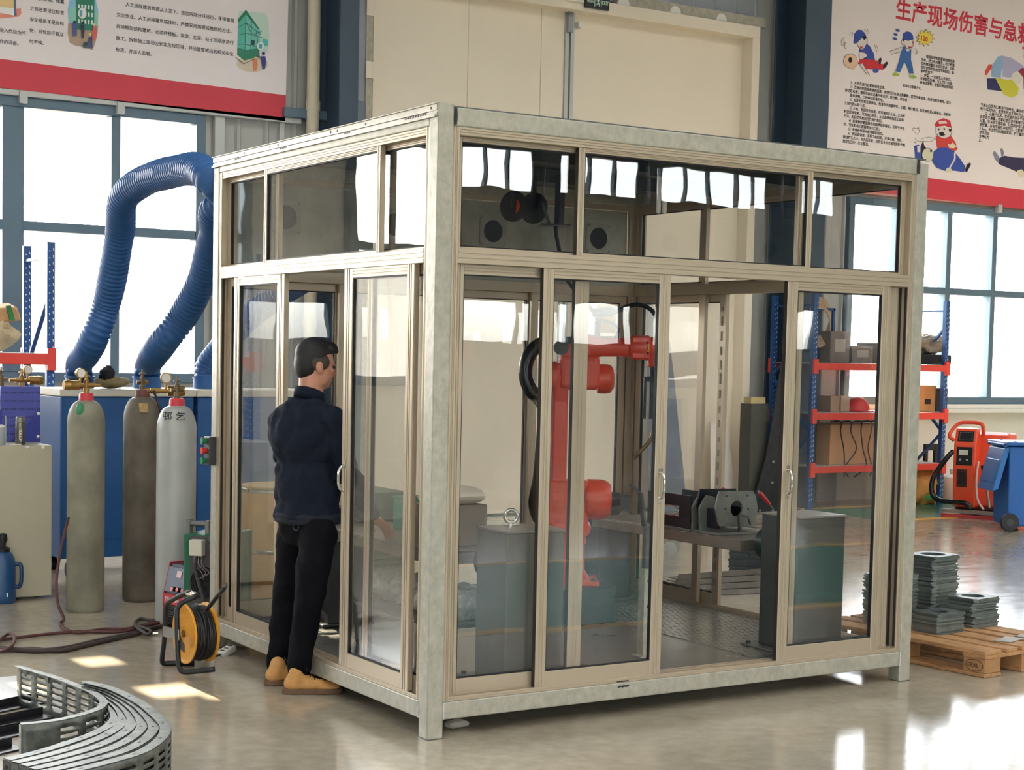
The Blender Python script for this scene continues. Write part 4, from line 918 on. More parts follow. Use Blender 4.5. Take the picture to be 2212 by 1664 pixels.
# curved slotted channels, nested on the floor
ARCM = mat('mottled_steel_channel', (120, 122, 114), 0.42, 0.45, 0.3, 14, tint=(74, 78, 74)); ARCD = mat('dark_steel_channel', (84, 86, 84), 0.36, 0.6, 0.35, 10)
ZT = 0.19
cp = lambda x, y: (x/5.53, 1400+y/5.53)
inner_far = [cp(*p) for p in ((225, 205), (400, 255), (590, 310), (780, 370), (960, 440), (1100, 495), (1190, 545), (1262, 600))]
inner_near = [cp(*p) for p in ((1290, 650), (1240, 715), (1120, 765), (1000, 800), (800, 850), (620, 880), (450, 900), (262, 918))]
outer = [cp(*p) for p in ((1060, 440), (1400, 530), (1720, 690), (1900, 830), (2010, 940), (2045, 1020), (2010, 1110), (1900, 1215), (1700, 1325), (1350, 1430), (1000, 1520), (640, 1600))]
mid = [cp(*p) for p in ((1080, 455), (1250, 520), (1380, 620), (1440, 720), (1430, 800), (1330, 890), (1130, 985), (900, 1065), (640, 1150), (400, 1215), (130, 1278))]
def resample(P, n):
    P = spline(P, 12); acc = [0]
    for a_, b__ in zip(P, P[1:]): acc.append(acc[-1]+(b__-a_).length)
    out = []; j = 0
    for i in range(n):
        s0 = acc[-1]*i/(n-1)
        while j < len(acc)-2 and acc[j+1] < s0: j += 1
        out.append(P[j].lerp(P[j+1], min(1, (s0-acc[j])/max(1e-9, acc[j+1]-acc[j]))))
    return out, acc[-1]
def channel(P, label, fl=0.05, inward=True, m=ARCM, h=ZT, slots=True, z0=0.0, slot_first=0):
    """Slotted web bent along the floor path P with a flange on top and bottom, seen from its concave side."""
    P = [Vector((p.x, p.y, 0)) for p in P]; _, L = resample(P, 4)
    cell = 0.125; nc = max(4, int(L/cell)); sub = 6; n = nc*sub+1
    S, _ = resample(P, n)
    N = []
    for i in range(n):
        t_ = (S[min(i+1, n-1)]-S[max(i-1, 0)]).normalized(); N.append(Vector((t_.y, -t_.x, 0))*(-1 if inward else 1))
    t = thing('curved_channel', S[n//2]+Z3*z0, label, 'metal part', 'curved slotted steel channels')
    rows = [0.004]; z = 0.034; 
    for k in range(5): rows += [z, z+0.013]; z += 0.0275
    rows.append(h-0.004)
    q = MB(); grid = [[q.pt(S[i]+Z3*(z0+zz)) for zz in rows] for i in range(n)]
    for i in range(n-1):
        for j in range(len(rows)-1):
            hole = slots and j % 2 == 1 and 1 <= i % sub <= 4 and sub*slot_first < i < n-sub*1
            if not hole: q.face((grid[i][j], grid[i+1][j], grid[i+1][j+1], grid[i][j+1]))
    q.build('slotted_web', m, t, smooth='full', mods=[('SOLIDIFY', {'thickness': 0.0025, 'offset': 0})])
    for zz, nm in ((z0+h-0.003, 'top_flange'), (z0, 'bottom_flange')):
        q = MB(); a_ = [q.pt(S[i]+Z3*zz) for i in range(n)]; b__ = [q.pt(S[i]-N[i]*fl+Z3*zz) for i in range(n)]; a2 = [q.pt(S[i]+Z3*(zz+0.003)) for i in range(n)]; b2 = [q.pt(S[i]-N[i]*fl+Z3*(zz+0.003)) for i in range(n)]
        for i in range(n-1):
            q.face((a2[i], a2[i+1], b2[i+1], b2[i])); q.face((a_[i+1], a_[i], b__[i], b__[i+1])); q.face((b__[i], b2[i], b2[i+1], b__[i+1])); q.face((a_[i+1], a2[i+1], a2[i], a_[i]))
        if nm == 'top_flange':
            q.m(1)
            for k in range(1, nc, 2):
                p = S[k*sub]-N[k*sub]*(fl*0.55)+Z3*(zz+0.0032); q.obox(p, (S[min(k*sub+1, n-1)]-S[k*sub]).normalized()*0.008, N[k*sub]*0.0045, Z3*0.0005)
        q.build(nm, [m, BLACK], t)
    if slot_first < 0:
        pass
    e = S[-1]; q = MB(); td = (S[-1]-S[-2]).normalized(); q.obox(e-N[-1]*fl*0.5+Z3*(z0+h/2)+td*0.002, N[-1]*(-fl*0.5), td*0.0015, Z3*(h/2-0.004)); 
    for zz in (0.05, 0.14): pass
    eo = q.build('end_plate', m, t)
    q = MB()
    for zz in (0.05, 0.14): q.cyl(e-N[-1]*fl*0.5+Z3*(z0+zz)+td*0.0036, e-N[-1]*fl*0.5+Z3*(z0+zz)+td*0.0046, 0.008, n=12)
    q.build('bolt_hole', BLACK, eo)
    return t
Gz = lambda pts, z=ZT: [G(x, y, z) for x, y in pts]
ch0 = channel(Gz(inner_far+inner_near), 'innermost curved slotted steel channel, its lit far end standing up by the floor cables', fl=0.035)
mP, _ = resample(Gz(mid), 40); oP, _ = resample(Gz(outer), 40)
names = ['second curved steel channel from the inside of the nested stack', 'third curved steel channel from the inside of the nested stack', 'fourth curved steel channel, in the middle of the nested stack', 'third curved steel channel from the outside of the nested stack', 'second curved steel channel from the outside of the nested stack', 'outermost curved slotted channel, its flange closest to the cable reel']
for k, lb in enumerate(names):
    u = k/(len(names)-1); channel([a_.lerp(b__, u) for a_, b__ in zip(mP, oP)], lb, m=ARCM if k % 2 else mat('mottled_steel_channel_b', (112, 116, 110), 0.42, 0.45, 0.3, 12, tint=(70, 74, 72)), fl=0.043, h=ZT-0.02+0.0038*k, z0=0.0005+0.0038*k)
fp = Gz(inner_far+inner_near); ctr = sum(fp, Vector())/len(fp)
for x, y in ((310, 232), (570, 305), (785, 373), (968, 444), (1120, 508)):
    p = G(*cp(x, y), ZT); k = min(range(1, len(fp)-1), key=lambda i: (fp[i]-p).length); tg = (fp[k+1]-fp[k-1]); tg.z = 0; tg.normalize(); nn = Vector((-tg.y, tg.x, 0)); nn = nn if nn.dot(ctr-p) > 0 else -nn
    q = MB(); q.prism([(-0.02, ZT-0.006), (0.02, ZT-0.006), (0.011, ZT-0.042), (-0.011, ZT-0.042)], (p.x+nn.x*0.004, p.y+nn.y*0.004, 0), tg, Z3, nn*0.002); q.build('mounting_tab', ARCD, ch0)
# dark bars and a bright sheet beside them
for k, (a_, b__, lb) in enumerate((((-30, 1533), (95, 1507), 'long dark steel bar lying inside the curved channels, farthest of four'), ((-30, 1566), (105, 1540), 'long dark steel bar lying inside the curved channels, second farthest'), ((-30, 1590), (60, 1572), 'long dark steel bar lying inside the curved channels, third from the cables'), ((-30, 1622), (40, 1606), 'long dark steel bar lying inside the curved channels, closest to the bottom edge'))):
    A, B_ = G(*a_, 0.02), G(*b__, 0.02); q = MB(); d_ = (B_-A).normalized(); n_ = Vector((-d_.y, d_.x, 0)); m_ = (A+B_)/2; hl = (B_-A)*0.5
    q.obox(Vector((m_.x, m_.y, 0.004)), hl, n_*0.045, Z3*0.004); q.obox(Vector((m_.x, m_.y, 0.024))+n_*0.043, hl, n_*0.002, Z3*0.016)
    tag(q.build('steel_angle_bar', mat('oiled_dark_steel', (58, 58, 62), 0.25, 0.6), bevel=0.001, seg=1), lb, 'metal bar', 'dark steel bars on the floor')
A = [G(-60, 1470), G(36, 1462), G(38, 1512), G(-60, 1524)]; q = MB(); q.v = []; 
q.prism([(p.x, p.y) for p in A], (0, 0, 0.0005), X3, Y3, Z3*0.004); tag(q.build('steel_sheet', mat('bright_sheet', (196, 196, 196), 0.3, 0.5)), 'bright flat steel sheet on the floor at the left frame edge', 'sheet')
# ================================================================== inside the cell
ZF = 0.160
ORG = mat('robot_orange', (226, 72, 44), 0.32, 0, 0.05, 6, coat=0.2); GREYB = mat('housing_grey', (104, 104, 98), 0.42, 0.15, 0.15, 3); TABM = mat('ground_steel_table', (138, 130, 118), 0.38, 0.5, 0.2, 8)
def housing(x0, y0, x1, y1, label, eye):
    t = thing('positioner_housing', ((x0+x1)/2, (y0+y1)/2, ZF+0.004), label, 'machine', 'positioner housings')
    q = MB(); q.box(x0-0.07, y0-0.06, 0.1665, x1+0.07, y1+0.06, 0.176); bp = q.build('base_plate', STEEL, t, bevel=0.002)
    for bx_, by_ in ((x0-0.04, y0-0.03), (x1+0.04, y0-0.03), (x0-0.04, y1+0.03), (x1+0.04, y1+0.03)):
        b_ = MB(); b_.cyl((bx_, by_, 0.176), (bx_, by_, 0.19), 0.012, n=6); b_.build('bolt', DSTEEL, bp)
    q = MB(); q.box(x0, y0, 0.176, x1, y1, 0.868); q.build('column', GREYB if eye else mat('housing_dark', (58, 62, 60), 0.42, 0.15, 0.15, 3), t, bevel=0.006)
    q = MB(); q.box(x0-0.004, y0-0.004, 0.868, x1+0.004, y1+0.004, 0.88); q.build('lid', mat('lid_steel', (150, 146, 138), 0.35, 0.4), t, bevel=0.003)
    q = MB(); q.cyl(((x0+x1)/2, y1, 0.69), ((x0+x1)/2, y1+0.14, 0.69), 0.09, n=28); q.build('drive_flange', DKGREEN, t, smooth=True)
    if eye:
        e = Vector((x0+0.15, y1-0.06, 0.88)); q = MB(); q.cyl(e, e+Z3*0.008, 0.035, n=24); q.cyl(e+Z3*0.008, e+Z3*0.02, 0.012, n=16)
        q.tube([e+Z3*0.046+CR*(0.03*math.cos(a))+Z3*(0.03*math.sin(a)) for a in [2*math.pi*k/28 for k in range(28)]], 0.009, 10, closed=True); q.build('lifting_eye', CHROME, t, smooth=True)
    return t
housing(0.49, 0.15, 0.81, 0.41, 'grey steel housing with a lifting eye on top behind the left front door', True)
housing(2.29, 0.17, 2.62, 0.45, 'dark steel housing standing at the right edge of the open doorway', False)
def turntable(x0, x1, y0, y1, z, label, legy):
    t = thing('work_table', ((x0+x1)/2, (y0+y1)/2, ZF+0.004), label, 'table')
    q = MB(); q.box(x0, y0, z, x1, y1, z+0.008); q.box(x0, y0, z-0.055, x0+0.05, y1, z); q.box(x1-0.05, y0, z-0.055, x1, y1, z); q.box(x0+0.05, y0, z-0.055, x1-0.05, y0+0.05, z); q.box(x0+0.05, y1-0.05, z-0.055, x1-0.05, y1, z); q.build('table_top', TABM, t, bevel=0.003)
    xm = (x0+x1)/2
    q = MB(); q.box(xm-0.16, legy, 0.1645, xm+0.16, legy+0.2, 0.18); q.box(xm-0.12, legy+0.02, 0.18, xm+0.12, legy+0.18, 0.82); q.build('tail_support', mat('tail_dark', (64, 66, 66), 0.45, 0.2, 0.1, 4), t, bevel=0.004)
    q = MB(); q.cyl((xm, y1, z-0.02), (xm, legy+0.02, z-0.02), 0.05, n=20); q.build('tail_shaft', STEEL, t, smooth=True)
    return t
tr_ = turntable(2.27, 2.76, 0.592, 1.95, 0.705, 'steel turning table carrying the clamped plate fixtures, seen in the open doorway', 2.02)
tl_ = turntable(0.36, 0.82, 0.552, 1.85, 0.735, 'steel table under the man’s hand and the white cloth', 1.9)
# fixture plates
FIX = mat('fixture_steel', (126, 128, 122), 0.4, 0.4, 0.25, 12); FIXD = mat('fixture_black', (34, 36, 42), 0.35, 0.3)
def holed_plate(q, poly, hc, hr, o, ux, uy, ext, n=28):
    """Convex plate with one round hole, extruded along ext."""
    o, ux, uy, ext = map(Vector, (o, ux, uy, ext))
    outer_ = []
    for k in range(n):
        a = 2*math.pi*k/n; d = (math.cos(a), math.sin(a)); best = None
        for (xa, ya), (xb, yb) in zip(poly, poly[1:]+poly[:1]):
            ex, ey = xb-xa, yb-ya; den = d[0]*ey-d[1]*ex
            if abs(den) < 1e-12: continue
            t = ((xa-hc[0])*ey-(ya-hc[1])*ex)/den; s_ = ((xa-hc[0])*d[1]-(ya-hc[1])*d[0])/den
            if t > 0 and -1e-6 <= s_ <= 1+1e-6 and (best is None or t < best): best = t
        best = best or hr*2
        outer_.append((hc[0]+d[0]*best, hc[1]+d[1]*best))
    inn = [(hc[0]+hr*math.cos(2*math.pi*k/n), hc[1]+hr*math.sin(2*math.pi*k/n)) for k in range(n)]
    R = [[q.pt(o+ux*p[0]+uy*p[1]+e) for p in L] for L in (outer_, inn) for e in (Vector(), ext)]
    q.bridge(R[1], R[3]); q.bridge(R[2], R[0]); q.bridge(R[0], R[1]); q.bridge(R[3], R[2])
def pl(px, py, y): p = YP(px, py, y); return (p.x, p.z)
zt = 0.7135
t = thing('plate_fixture', (2.56, 0.86, zt), 'grey six-sided plate fixture with a round hole, clamped on the turning table', 'fixture')
poly = [pl(*p, 0.84) for p in ((1552, 1137), (1546, 1098), (1553, 1062), (1631, 1061), (1637, 1098), (1631, 1140))]
poly = [(x, max(z, zt+0.016)) for x, z in poly]; hc = pl(1591, 1099, 0.84)
q = MB(); holed_plate(q, poly, hc, 0.043, (0, 0.84, 0), X3, Z3, Y3*0.012); q.build('face_plate', FIX, t)
q = MB(); q.prism(poly, (0.0, 1.0, 0), X3, Z3, Y3*0.012); q.build('rear_plate', FIXD, t)
xs_ = [p[0] for p in poly]
for x_ in (min(xs_)+0.03, max(xs_)-0.045):
    q = MB(); q.box(x_, 0.853, zt+0.03, x_+0.015, 0.999, zt+0.14); q.build('spacer', FIXD, t)
q = MB(); q.box(min(xs_)-0.01, 0.79, zt, max(xs_)+0.01, 1.02, zt+0.015); q.build('fixture_base', FIX, t, bevel=0.002)
for u, v in ((1569, 1072), (1615, 1071), (1567, 1099), (1616, 1100)):
    p = pl(u, v, 0.84); q = MB(); q.cyl((p[0], 0.8392, p[1]), (p[0], 0.8398, p[1]), 0.006, n=12); q.build('bolt_hole', BLACK, t)
def clamp(t, a, b_):
    q = MB(); a, b_ = Vector(a), Vector(b_); q.cap2(a, 0.010, b_, 0.012, 12); q.build('clamp_handle', mat('red_grip', (186, 36, 42), 0.35), t, smooth=True)
    q = MB(); d = (a-b_).normalized(); q.bar(a+d*0.008, a+d*0.05, 0.012, 0.006); q.bar(a+d*0.05, (a.x, a.y, zt+0.02), 0.014, 0.01) ; q.build('clamp_arm', STEEL, t)
clamp(t, YP(1661, 1089, 0.93), YP(1643, 1067, 0.93)); clamp(t, YP(1574, 1062, 1.05), YP(1562, 1058, 1.05))
q = MB(); a = YP(1597, 1112, 0.81); q.bar(a, YP(1616, 1118, 0.80), 0.016, 0.012); q.bar(YP(1616, 1116, 0.80), YP(1622, 1133, 0.80), 0.012, 0.01); q.bar((a.x, 0.80, zt+0.016), a, 0.02, 0.014); q.build('toggle_clamp', STEEL, t)
t = thing('plate_fixture', (2.28, 0.98, zt), 'black box-like fixture with a lit slot, left on the turning table', 'fixture')
A = YP(1440, 1042, 1.15); B_ = YP(1512, 1052, 0.95)
def qp(a, w=1.0): return a
q = MB(); f0 = Vector((2.02, 1.28, 0)); f1 = Vector((2.25, 0.86, 0)); f0 = Vector((2.285, 1.42, 0)); f1 = Vector((2.295, 1.04, 0))
sp = [(0, zt+0.008), (0.38, zt+0.008), (0.38, zt+0.19), (0.30, zt+0.215), (0, zt+0.205)]
dU = (f1-f0).normalized(); 
# side wall with a slot: four strips round the opening
def strip(q, u0, u1, z0, z1, off=0.0, th=0.008):
    n_ = Vector((dU.y, -dU.x, 0)); q.obox(f0+dU*((u0+u1)/2)+Z3*((z0+z1)/2)+n_*off, dU*((u1-u0)/2), n_*(th/2), Z3*((z1-z0)/2))
for a_ in ((0, 0.38, zt+0.012, zt+0.075), (0, 0.38, zt+0.135, zt+0.2), (0, 0.12, zt+0.075, zt+0.135), (0.28, 0.38, zt+0.075, zt+0.135)): strip(q, *a_)
q.build('slotted_wall', FIXD, t, bevel=0.002)
q = MB(); f0b = f0; strip(q, 0.0, 0.38, zt+0.012, zt+0.20, -0.26); q.build('far_wall', FIXD, t, bevel=0.002)
q = MB(); n_ = Vector((dU.y, -dU.x, 0)); q.obox(f0+dU*0.19-n_*0.13+Z3*(zt+0.006), dU*0.19, n_*0.135, Z3*0.005); q.build('fixture_base', FIX, t)
for u0 in (0.40, 0.46):
    q = MB(); pol = [(-0.01, zt), (0.11, zt), (0.12, zt+0.12), (0.09, zt+0.2), (0.03, zt+0.21), (-0.02, zt+0.14)]; q.prism(pol, f0+dU*u0, -n_, Z3, dU*0.012); q.build('end_plate', FIX, t, bevel=0.002)
q = MB(); q.tube([f0+n_*0.005+dU*(0.2+0.08*math.cos(a))+Z3*(zt+0.105+0.03*math.sin(a)) for a in [2*math.pi*k/30 for k in range(30)]], 0.003, 6, closed=True); q.build('slot_rim', CHROME, t, smooth=True)
# pendant stand near the front doors
a = G(1396, 1418, 0.1645); t = thing('pendant_stand', a, 'small grey stand with a dark box behind the door handle, inside the glass', 'stand')
q = MB(); q.box(a.x-0.025, a.y-0.002, 0.1645, a.x+0.025, a.y+0.002, 0.66); q.box(a.x-0.025, a.y+0.002, 0.1645, a.x-0.021, a.y+0.045, 0.66); q.box(a.x-0.06, a.y-0.03, 0.1645, a.x+0.06, a.y+0.06, 0.17); q.build('angle_post', GALV, t)
q = MB(); q.box(a.x-0.05, a.y-0.035, 0.62, a.x+0.05, a.y-0.004, 0.83); q.build('pendant_box', mat('pendant_grey', (74, 74, 74), 0.5), t, bevel=0.004)
for z in (0.42, 0.55):
    q = MB(); q.cyl((a.x+0.0, a.y-0.0032, z), (a.x+0.0, a.y-0.0022, z), 0.008, n=10); q.build('hole_mark', BLACK, t)
q = MB(); b_ = a+Vector((-0.02, 0.02, 0)); q.bar((b_.x, b_.y, 0.83), (b_.x-0.03, b_.y, 1.0), 0.03, 0.012); q.bar((b_.x-0.03, b_.y, 1.0), (b_.x-0.085, b_.y+0.02, 1.045), 0.035, 0.01); q.build('clamp_arm', DSTEEL, t)
a2 = YP(1447, 1186, a.y+0.05); q = MB(); dd = (CAMP-a2).normalized(); q.cyl(a2, a2+dd*0.03, 0.037, n=26); q.cyl(a2+dd*0.03, a2+dd*0.033, 0.02, n=20); q.bar((a.x+0.02, a.y+0.03, a2.z), a2, 0.02, 0.02); q.build('roller', mat('grey_roller', (150, 148, 140), 0.5), t, smooth=True)

# the robot
RB = 9.3
def RP(px, py, dd=0.0): return AT(px, py, RB+dd)
rb0 = RP(1232, 1240); RX, RY = rb0.x, rb0.y; RT_ = Vector((CR.x, CR.y, 0)).normalized(); RN = -DH    # to the right / towards the viewer
pz = 0.368
t = thing('robot_plinth', (RX, RY, ZF), 'low dark green plinth under the orange robot', 'plinth')
q = MB(); q.box(RX-0.38, RY-0.25, 0.1605, min(RX+0.24, 2.045), RY+0.36, pz); q.build('plinth_block', DKGREEN, t, bevel=0.006)
robot = thing('welding_robot', (RX, RY, pz), 'orange six-axis welding robot in the middle of the glass cell', 'robot')
q = MB(); q.obox((RX, RY, pz+0.0135), RT_*0.155, RN*0.155, Z3*0.0125); bp = q.build('base_plate', ORG, robot, bevel=0.004)
for sx_ in (-1, 1):
    for sy_ in (-1, 1):
        q = MB(); p = Vector((RX, RY, pz+0.026))+RT_*(0.125*sx_)+RN*(0.125*sy_); q.cyl(p, p+Z3*0.014, 0.012, n=6); q.build('bolt', DSTEEL, bp)
q = MB(); q.lathe((RX-0.02, RY, pz+0.026), Z3, [(0.125, 0), (0.12, 0.02), (0.098, 0.05), (0.095, 0.2), (0.105, 0.215), (0.105, 0.235), (0.1, 0.24)], 36); q.build('base_column', ORG, robot, smooth=True)
zj2 = RP(1290, 1078).z; J2 = Vector((RX, RY, zj2))
q = MB(); q.lathe((RX-0.02, RY, pz+0.27), Z3, [(0.10, 0), (0.125, 0.02), (0.13, 0.06), (0.11, 0.1)], 32); q.obox(J2+Z3*-0.02-RT_*0.03, RT_*0.12, RN*0.085, Z3*0.13); q.build('turret', ORG, robot, bevel=0.015, smooth=True)
q = MB(); m0 = J2+RT_*0.07+RN*0.01; q.lathe(m0, RT_, [(0.10, 0), (0.118, 0.015), (0.118, 0.09), (0.112, 0.12), (0.09, 0.15), (0.05, 0.155)], 36); q.build('shoulder_motor', ORG, robot, smooth=True)
q = MB(); q.lathe(m0+RT_*0.155, RT_, [(0.045, 0), (0.045, 0.03), (0.036, 0.05)], 24); q.build('motor_cap', BLACK, robot, smooth=True)
zj3 = RP(1225, 815).z; J3 = Vector((RX, RY, zj3)); ua = -RT_*0.085
q = MB(); prof = [(-0.062, zj2-0.1), (0.062, zj2-0.1), (0.075, zj2), (0.05, zj2+0.12), (0.045, zj3-0.14), (0.07, zj3), (0.05, zj3+0.08), (-0.05, zj3+0.08), (-0.07, zj3), (-0.045, zj3-0.14), (-0.05, zj2+0.12), (-0.075, zj2)]
q.prism([(p[0], p[1]) for p in prof], Vector((RX, RY, 0))+ua-RT_*0.045+RN*0.02, RN, Z3, RT_*0.09); q.build('upper_arm', ORG, robot, bevel=0.014)
q = MB(); q.lathe(J3-RT_*0.20+RN*0.02, RT_, [(0.07, 0), (0.09, 0.01), (0.095, 0.05), (0.09, 0.09)], 30); q.build('elbow_cover', ORG, robot, smooth=True)
q = MB(); q.obox(J3+RT_*0.02+Z3*0.03, RT_*0.115, RN*0.1, Z3*0.1); q.obox(J3+RT_*0.0+Z3*0.15, RT_*0.085, RN*0.085, Z3*0.045); q.build('elbow_housing', ORG, robot, bevel=0.03, seg=3)
q = MB(); q.lathe(J3+RT_*0.13-Z3*0.005+RN*0.0, RT_, [(0.085, 0), (0.086, 0.05), (0.08, 0.075), (0.055, 0.095), (0.02, 0.097)], 32); q.build('elbow_motor', ORG, robot, smooth=True)
zf = RP(1300, 750).z; FA = Vector((RX, RY, zf))
q = MB(); q.lathe(FA+RT_*0.06, RT_, [(0.075, 0), (0.07, 0.04), (0.056, 0.09), (0.054, 0.2), (0.06, 0.24)], 30); q.build('forearm', ORG, robot, smooth=True)
q = MB(); q.lathe(FA+RT_*0.30, RT_, [(0.058, 0), (0.07, 0.03), (0.071, 0.12), (0.067, 0.13)], 30); q.obox(FA+RT_*0.37, RT_*0.055, RN*0.062, Z3*0.066); q.build('wrist_housing', ORG, robot, bevel=0.012, smooth=True)
q = MB(); q.tube([FA+RT_*0.408+RN*(0.0712*math.cos(a))+Z3*(0.0712*math.sin(a)) for a in [2*math.pi*k/36 for k in range(36)]], 0.0035, 6, closed=True); q.build('wrist_seam', mat('seam_dark_red', (120, 36, 26), 0.5), robot, smooth=True)
q = MB(); q.lathe(FA+RT_*0.43, RT_, [(0.062, 0), (0.062, 0.06), (0.055, 0.075)], 28); q.build('wrist_joint', ORG, robot, smooth=True)
q = MB(); q.obox(FA+RT_*0.41+RN*0.07, RT_*0.006, RN*0.002, Z3*0.022); q.build('warning_label', mat('yellow_label', (230, 190, 40), 0.5), robot)
q = MB(); q.lathe(FA+RT_*0.46, -Z3, [(0.045, 0.02), (0.045, 0.1), (0.035, 0.11)], 24); q.build('tool_flange', ORG, robot, smooth=True)
q = MB(); q.cyl(FA+RT_*0.46-Z3*0.11, FA+RT_*0.46-Z3*0.165, 0.033, n=20); q.obox(FA+RT_*0.44-Z3*0.18, RT_*0.045, RN*0.03, Z3*0.014); q.obox(FA+RT_*0.405-Z3*0.30, RT_*0.008, RN*0.02, Z3*0.11); q.obox(FA+RT_*0.455-Z3*0.3, RT_*0.022, RN*0.024, Z3*0.11); q.build('torch_mount', BLACK, robot, bevel=0.003)
q = MB(); T0 = FA+RT_*0.46-Z3*0.40; q.tube(spline([T0, T0-Z3*0.08, T0-Z3*0.14-RT_*0.02, T0-Z3*0.2-RT_*0.07], 6), 0.012, 10); q.cyl(T0-Z3*0.2-RT_*0.07, T0-Z3*0.24-RT_*0.11, 0.014, 0.009, n=14); q.build('torch_neck', mat('torch_brass_dark', (120, 96, 64), 0.4, 0.7), robot, smooth=True)
q = MB(); q.cyl(J3-RT_*0.09+Z3*0.17+RN*0.06, J3-RT_*0.09+Z3*0.17+RN*0.13, 0.042, n=20); q.cyl(J3-RT_*0.04+Z3*0.195, J3-RT_*0.04+Z3*0.235, 0.02, n=14); q.build('axis_motor', mat('motor_dark_green', (50, 60, 52), 0.4), robot, smooth=True)
q = MB(); hp = [RP(1182, 742), RP(1166, 745), RP(1148, 760), RP(1137, 785), RP(1136, 815), RP(1146, 842), RP(1162, 862), RP(1170, 890, -0.05), RP(1166, 960, -0.05), RP(1160, 1030, -0.02), RP(1150, 1090, 0.05), RP(1165, 1130, 0.1), RP(1195, 1150, 0.12)]
q.tube(spline(hp, 8), 0.042, 18, rf=lambda u: 0.042 if u < 0.45 else 0.042-0.018*min(1, (u-0.45)*8)); q.build('dress_hose', BLACKG, robot, smooth='full')
q = MB(); q.obox(RP(1308, 690, 0.12), RT_*0.055, RN*0.05, Z3*0.075); q.prism([(-0.055, 0.075), (0.02, 0.075), (0.055, 0.04), (0.055, -0.09), (-0.055, -0.09)], RP(1310, 686, 0.05), RT_, Z3, RN*0.012); q.build('feeder_cover', mat('feeder_yellow', (224, 176, 48), 0.4), robot, bevel=0.004)
q = MB(); q.cyl(RP(1280, 676, -0.1), RP(1322, 674, -0.1), 0.026, n=18); q.cyl(RP(1322, 674, -0.1), RP(1340, 671, -0.1), 0.022, 0.012, n=18); q.build('cable_plug', BLACK, robot, smooth=True)
q = MB(); q.tube(spline([RP(1338, 671, -0.1), RP(1352, 664, -0.1), RP(1375, 658, -0.12), RP(1398, 664, -0.14), RP(1412, 676, -0.15), RP(1425, 700, -0.15), RP(1424, 735, -0.1), RP(1415, 765, -0.03)], 8), 0.013, 10); q.build('torch_cable', BLACK, robot, smooth=True)
q = MB(); q.tube(spline([RP(1285, 688, -0.1), RP(1305, 694, -0.1), RP(1325, 700, -0.1), RP(1336, 712, -0.08), RP(1330, 730, -0.05)], 8), 0.009, 8); q.obox(RP(1303, 733, 0.02), RT_*0.085, RN*0.05, Z3*0.018); q.obox(RP(1290, 712, 0.02), RT_*0.015, RN*0.03, Z3*0.05); q.build('feeder_bracket', BLACK, robot, smooth=True)

# gear hanging from the cell roof
t = thing('spool_holder', AT(1130, 430, 8.75), 'two black spool discs with an orange hub hung under the cell roof', 'spool')
a, b_ = AT(1108, 446, 8.8), AT(1152, 450, 8.7); dsc = (b_-a).normalized(); ax_ = (RT_*0.55+DH*0.83)
for p, nm in ((a, 'spool_disc'), (b_, 'spool_disc')):
    q = MB(); q.cyl(p, p+ax_*0.012, 0.085, n=32); q.build(nm, BLACKG, t, smooth=True)
q = MB(); q.cyl(a+ax_*0.012, AT(1148, 450, 8.86), 0.045, n=24); q.build('hub', ORG, t, smooth=True)
q = MB(); q.bar(a+Z3*0.0, (a.x, a.y, T1-0.001), 0.03, 0.02); q.bar((b_.x, b_.y, b_.z), (b_.x, b_.y, T1-0.001), 0.03, 0.02); q.build('hanger', DSTEEL, t)
a = AT(1200, 487, 8.6); t = thing('cable_bracket', a, 'dark plate bracket on a post under the cell roof with a cable drooping from it', 'bracket')
q = MB(); q.obox(a, RT_*0.08, DH*0.06, Z3*0.004+DH*0.0); q.build('bracket_plate', BLACK, t)
q = MB(); q.bar(a+RT_*0.02, (a+RT_*0.02).xy.to_3d()+Z3*(T1-0.001), 0.05, 0.03); q.bar(a-RT_*0.03, a-RT_*0.075+Z3*0.12, 0.02, 0.015); q.build('bracket_post', BLACK, t)
curve_on('cable', [a-Z3*0.004, AT(1202, 510, 8.6), AT(1210, 548, 8.65), AT(1222, 600, 8.8), AT(1262, 650, 9.0), AT(1284, 676, 9.18)], 0.011, BLACK, t)

# goods on and under the left table
zt2 = 0.7435
t = thing('parts_box', (0.6, 0.86, zt2), 'grey cardboard box on the left table with a white cloth over it', 'box')
q = MB(); q.box(0.46, 0.72, zt2, 0.74, 1.0, zt2+0.2); q.build('carton', mat('grey_carton', (128, 118, 106), 0.8), t, bevel=0.004)
q = MB(); q.box(0.456, 0.76, zt2+0.07, 0.4595, 0.86, zt2+0.19); q.box(0.49, 0.7165, zt2+0.05, 0.58, 0.7195, zt2+0.16); q.build('green_print', mat('vivid_green', (70, 210, 80), 0.5), t)
q = MB(); lump(q, (0.6, 0.86, zt2+0.235), 0.15, 1.1, 1.1, 0.34, 11, 0.3, 30, 16)
for k, v in enumerate(q.v):
    if v.z < zt2+0.203: q.v[k] = Vector((v.x, v.y, zt2+0.203))
tag(q.build('cleaning_cloth', mat('white_cloth', (226, 216, 200), 0.85), smooth=True), 'crumpled white cloth lying on the grey carton inside the cell', 'cloth')
t = thing('plastic_bin', (0.72, 1.48, zt2), 'teal plastic bin at the far end of the left table', 'bin')
q = MB(); q.box(0.665, 1.42, zt2, 0.80, 1.55, zt2+0.16); q.build('bin_body', mat('teal_plastic', (70, 168, 142), 0.4), t, bevel=0.006)
q = MB(); q.box(0.655, 1.41, zt2+0.161, 0.81, 1.56, zt2+0.175); q.build('bin_lid', mat('teal_plastic_dark', (50, 128, 108), 0.4), t, bevel=0.004)
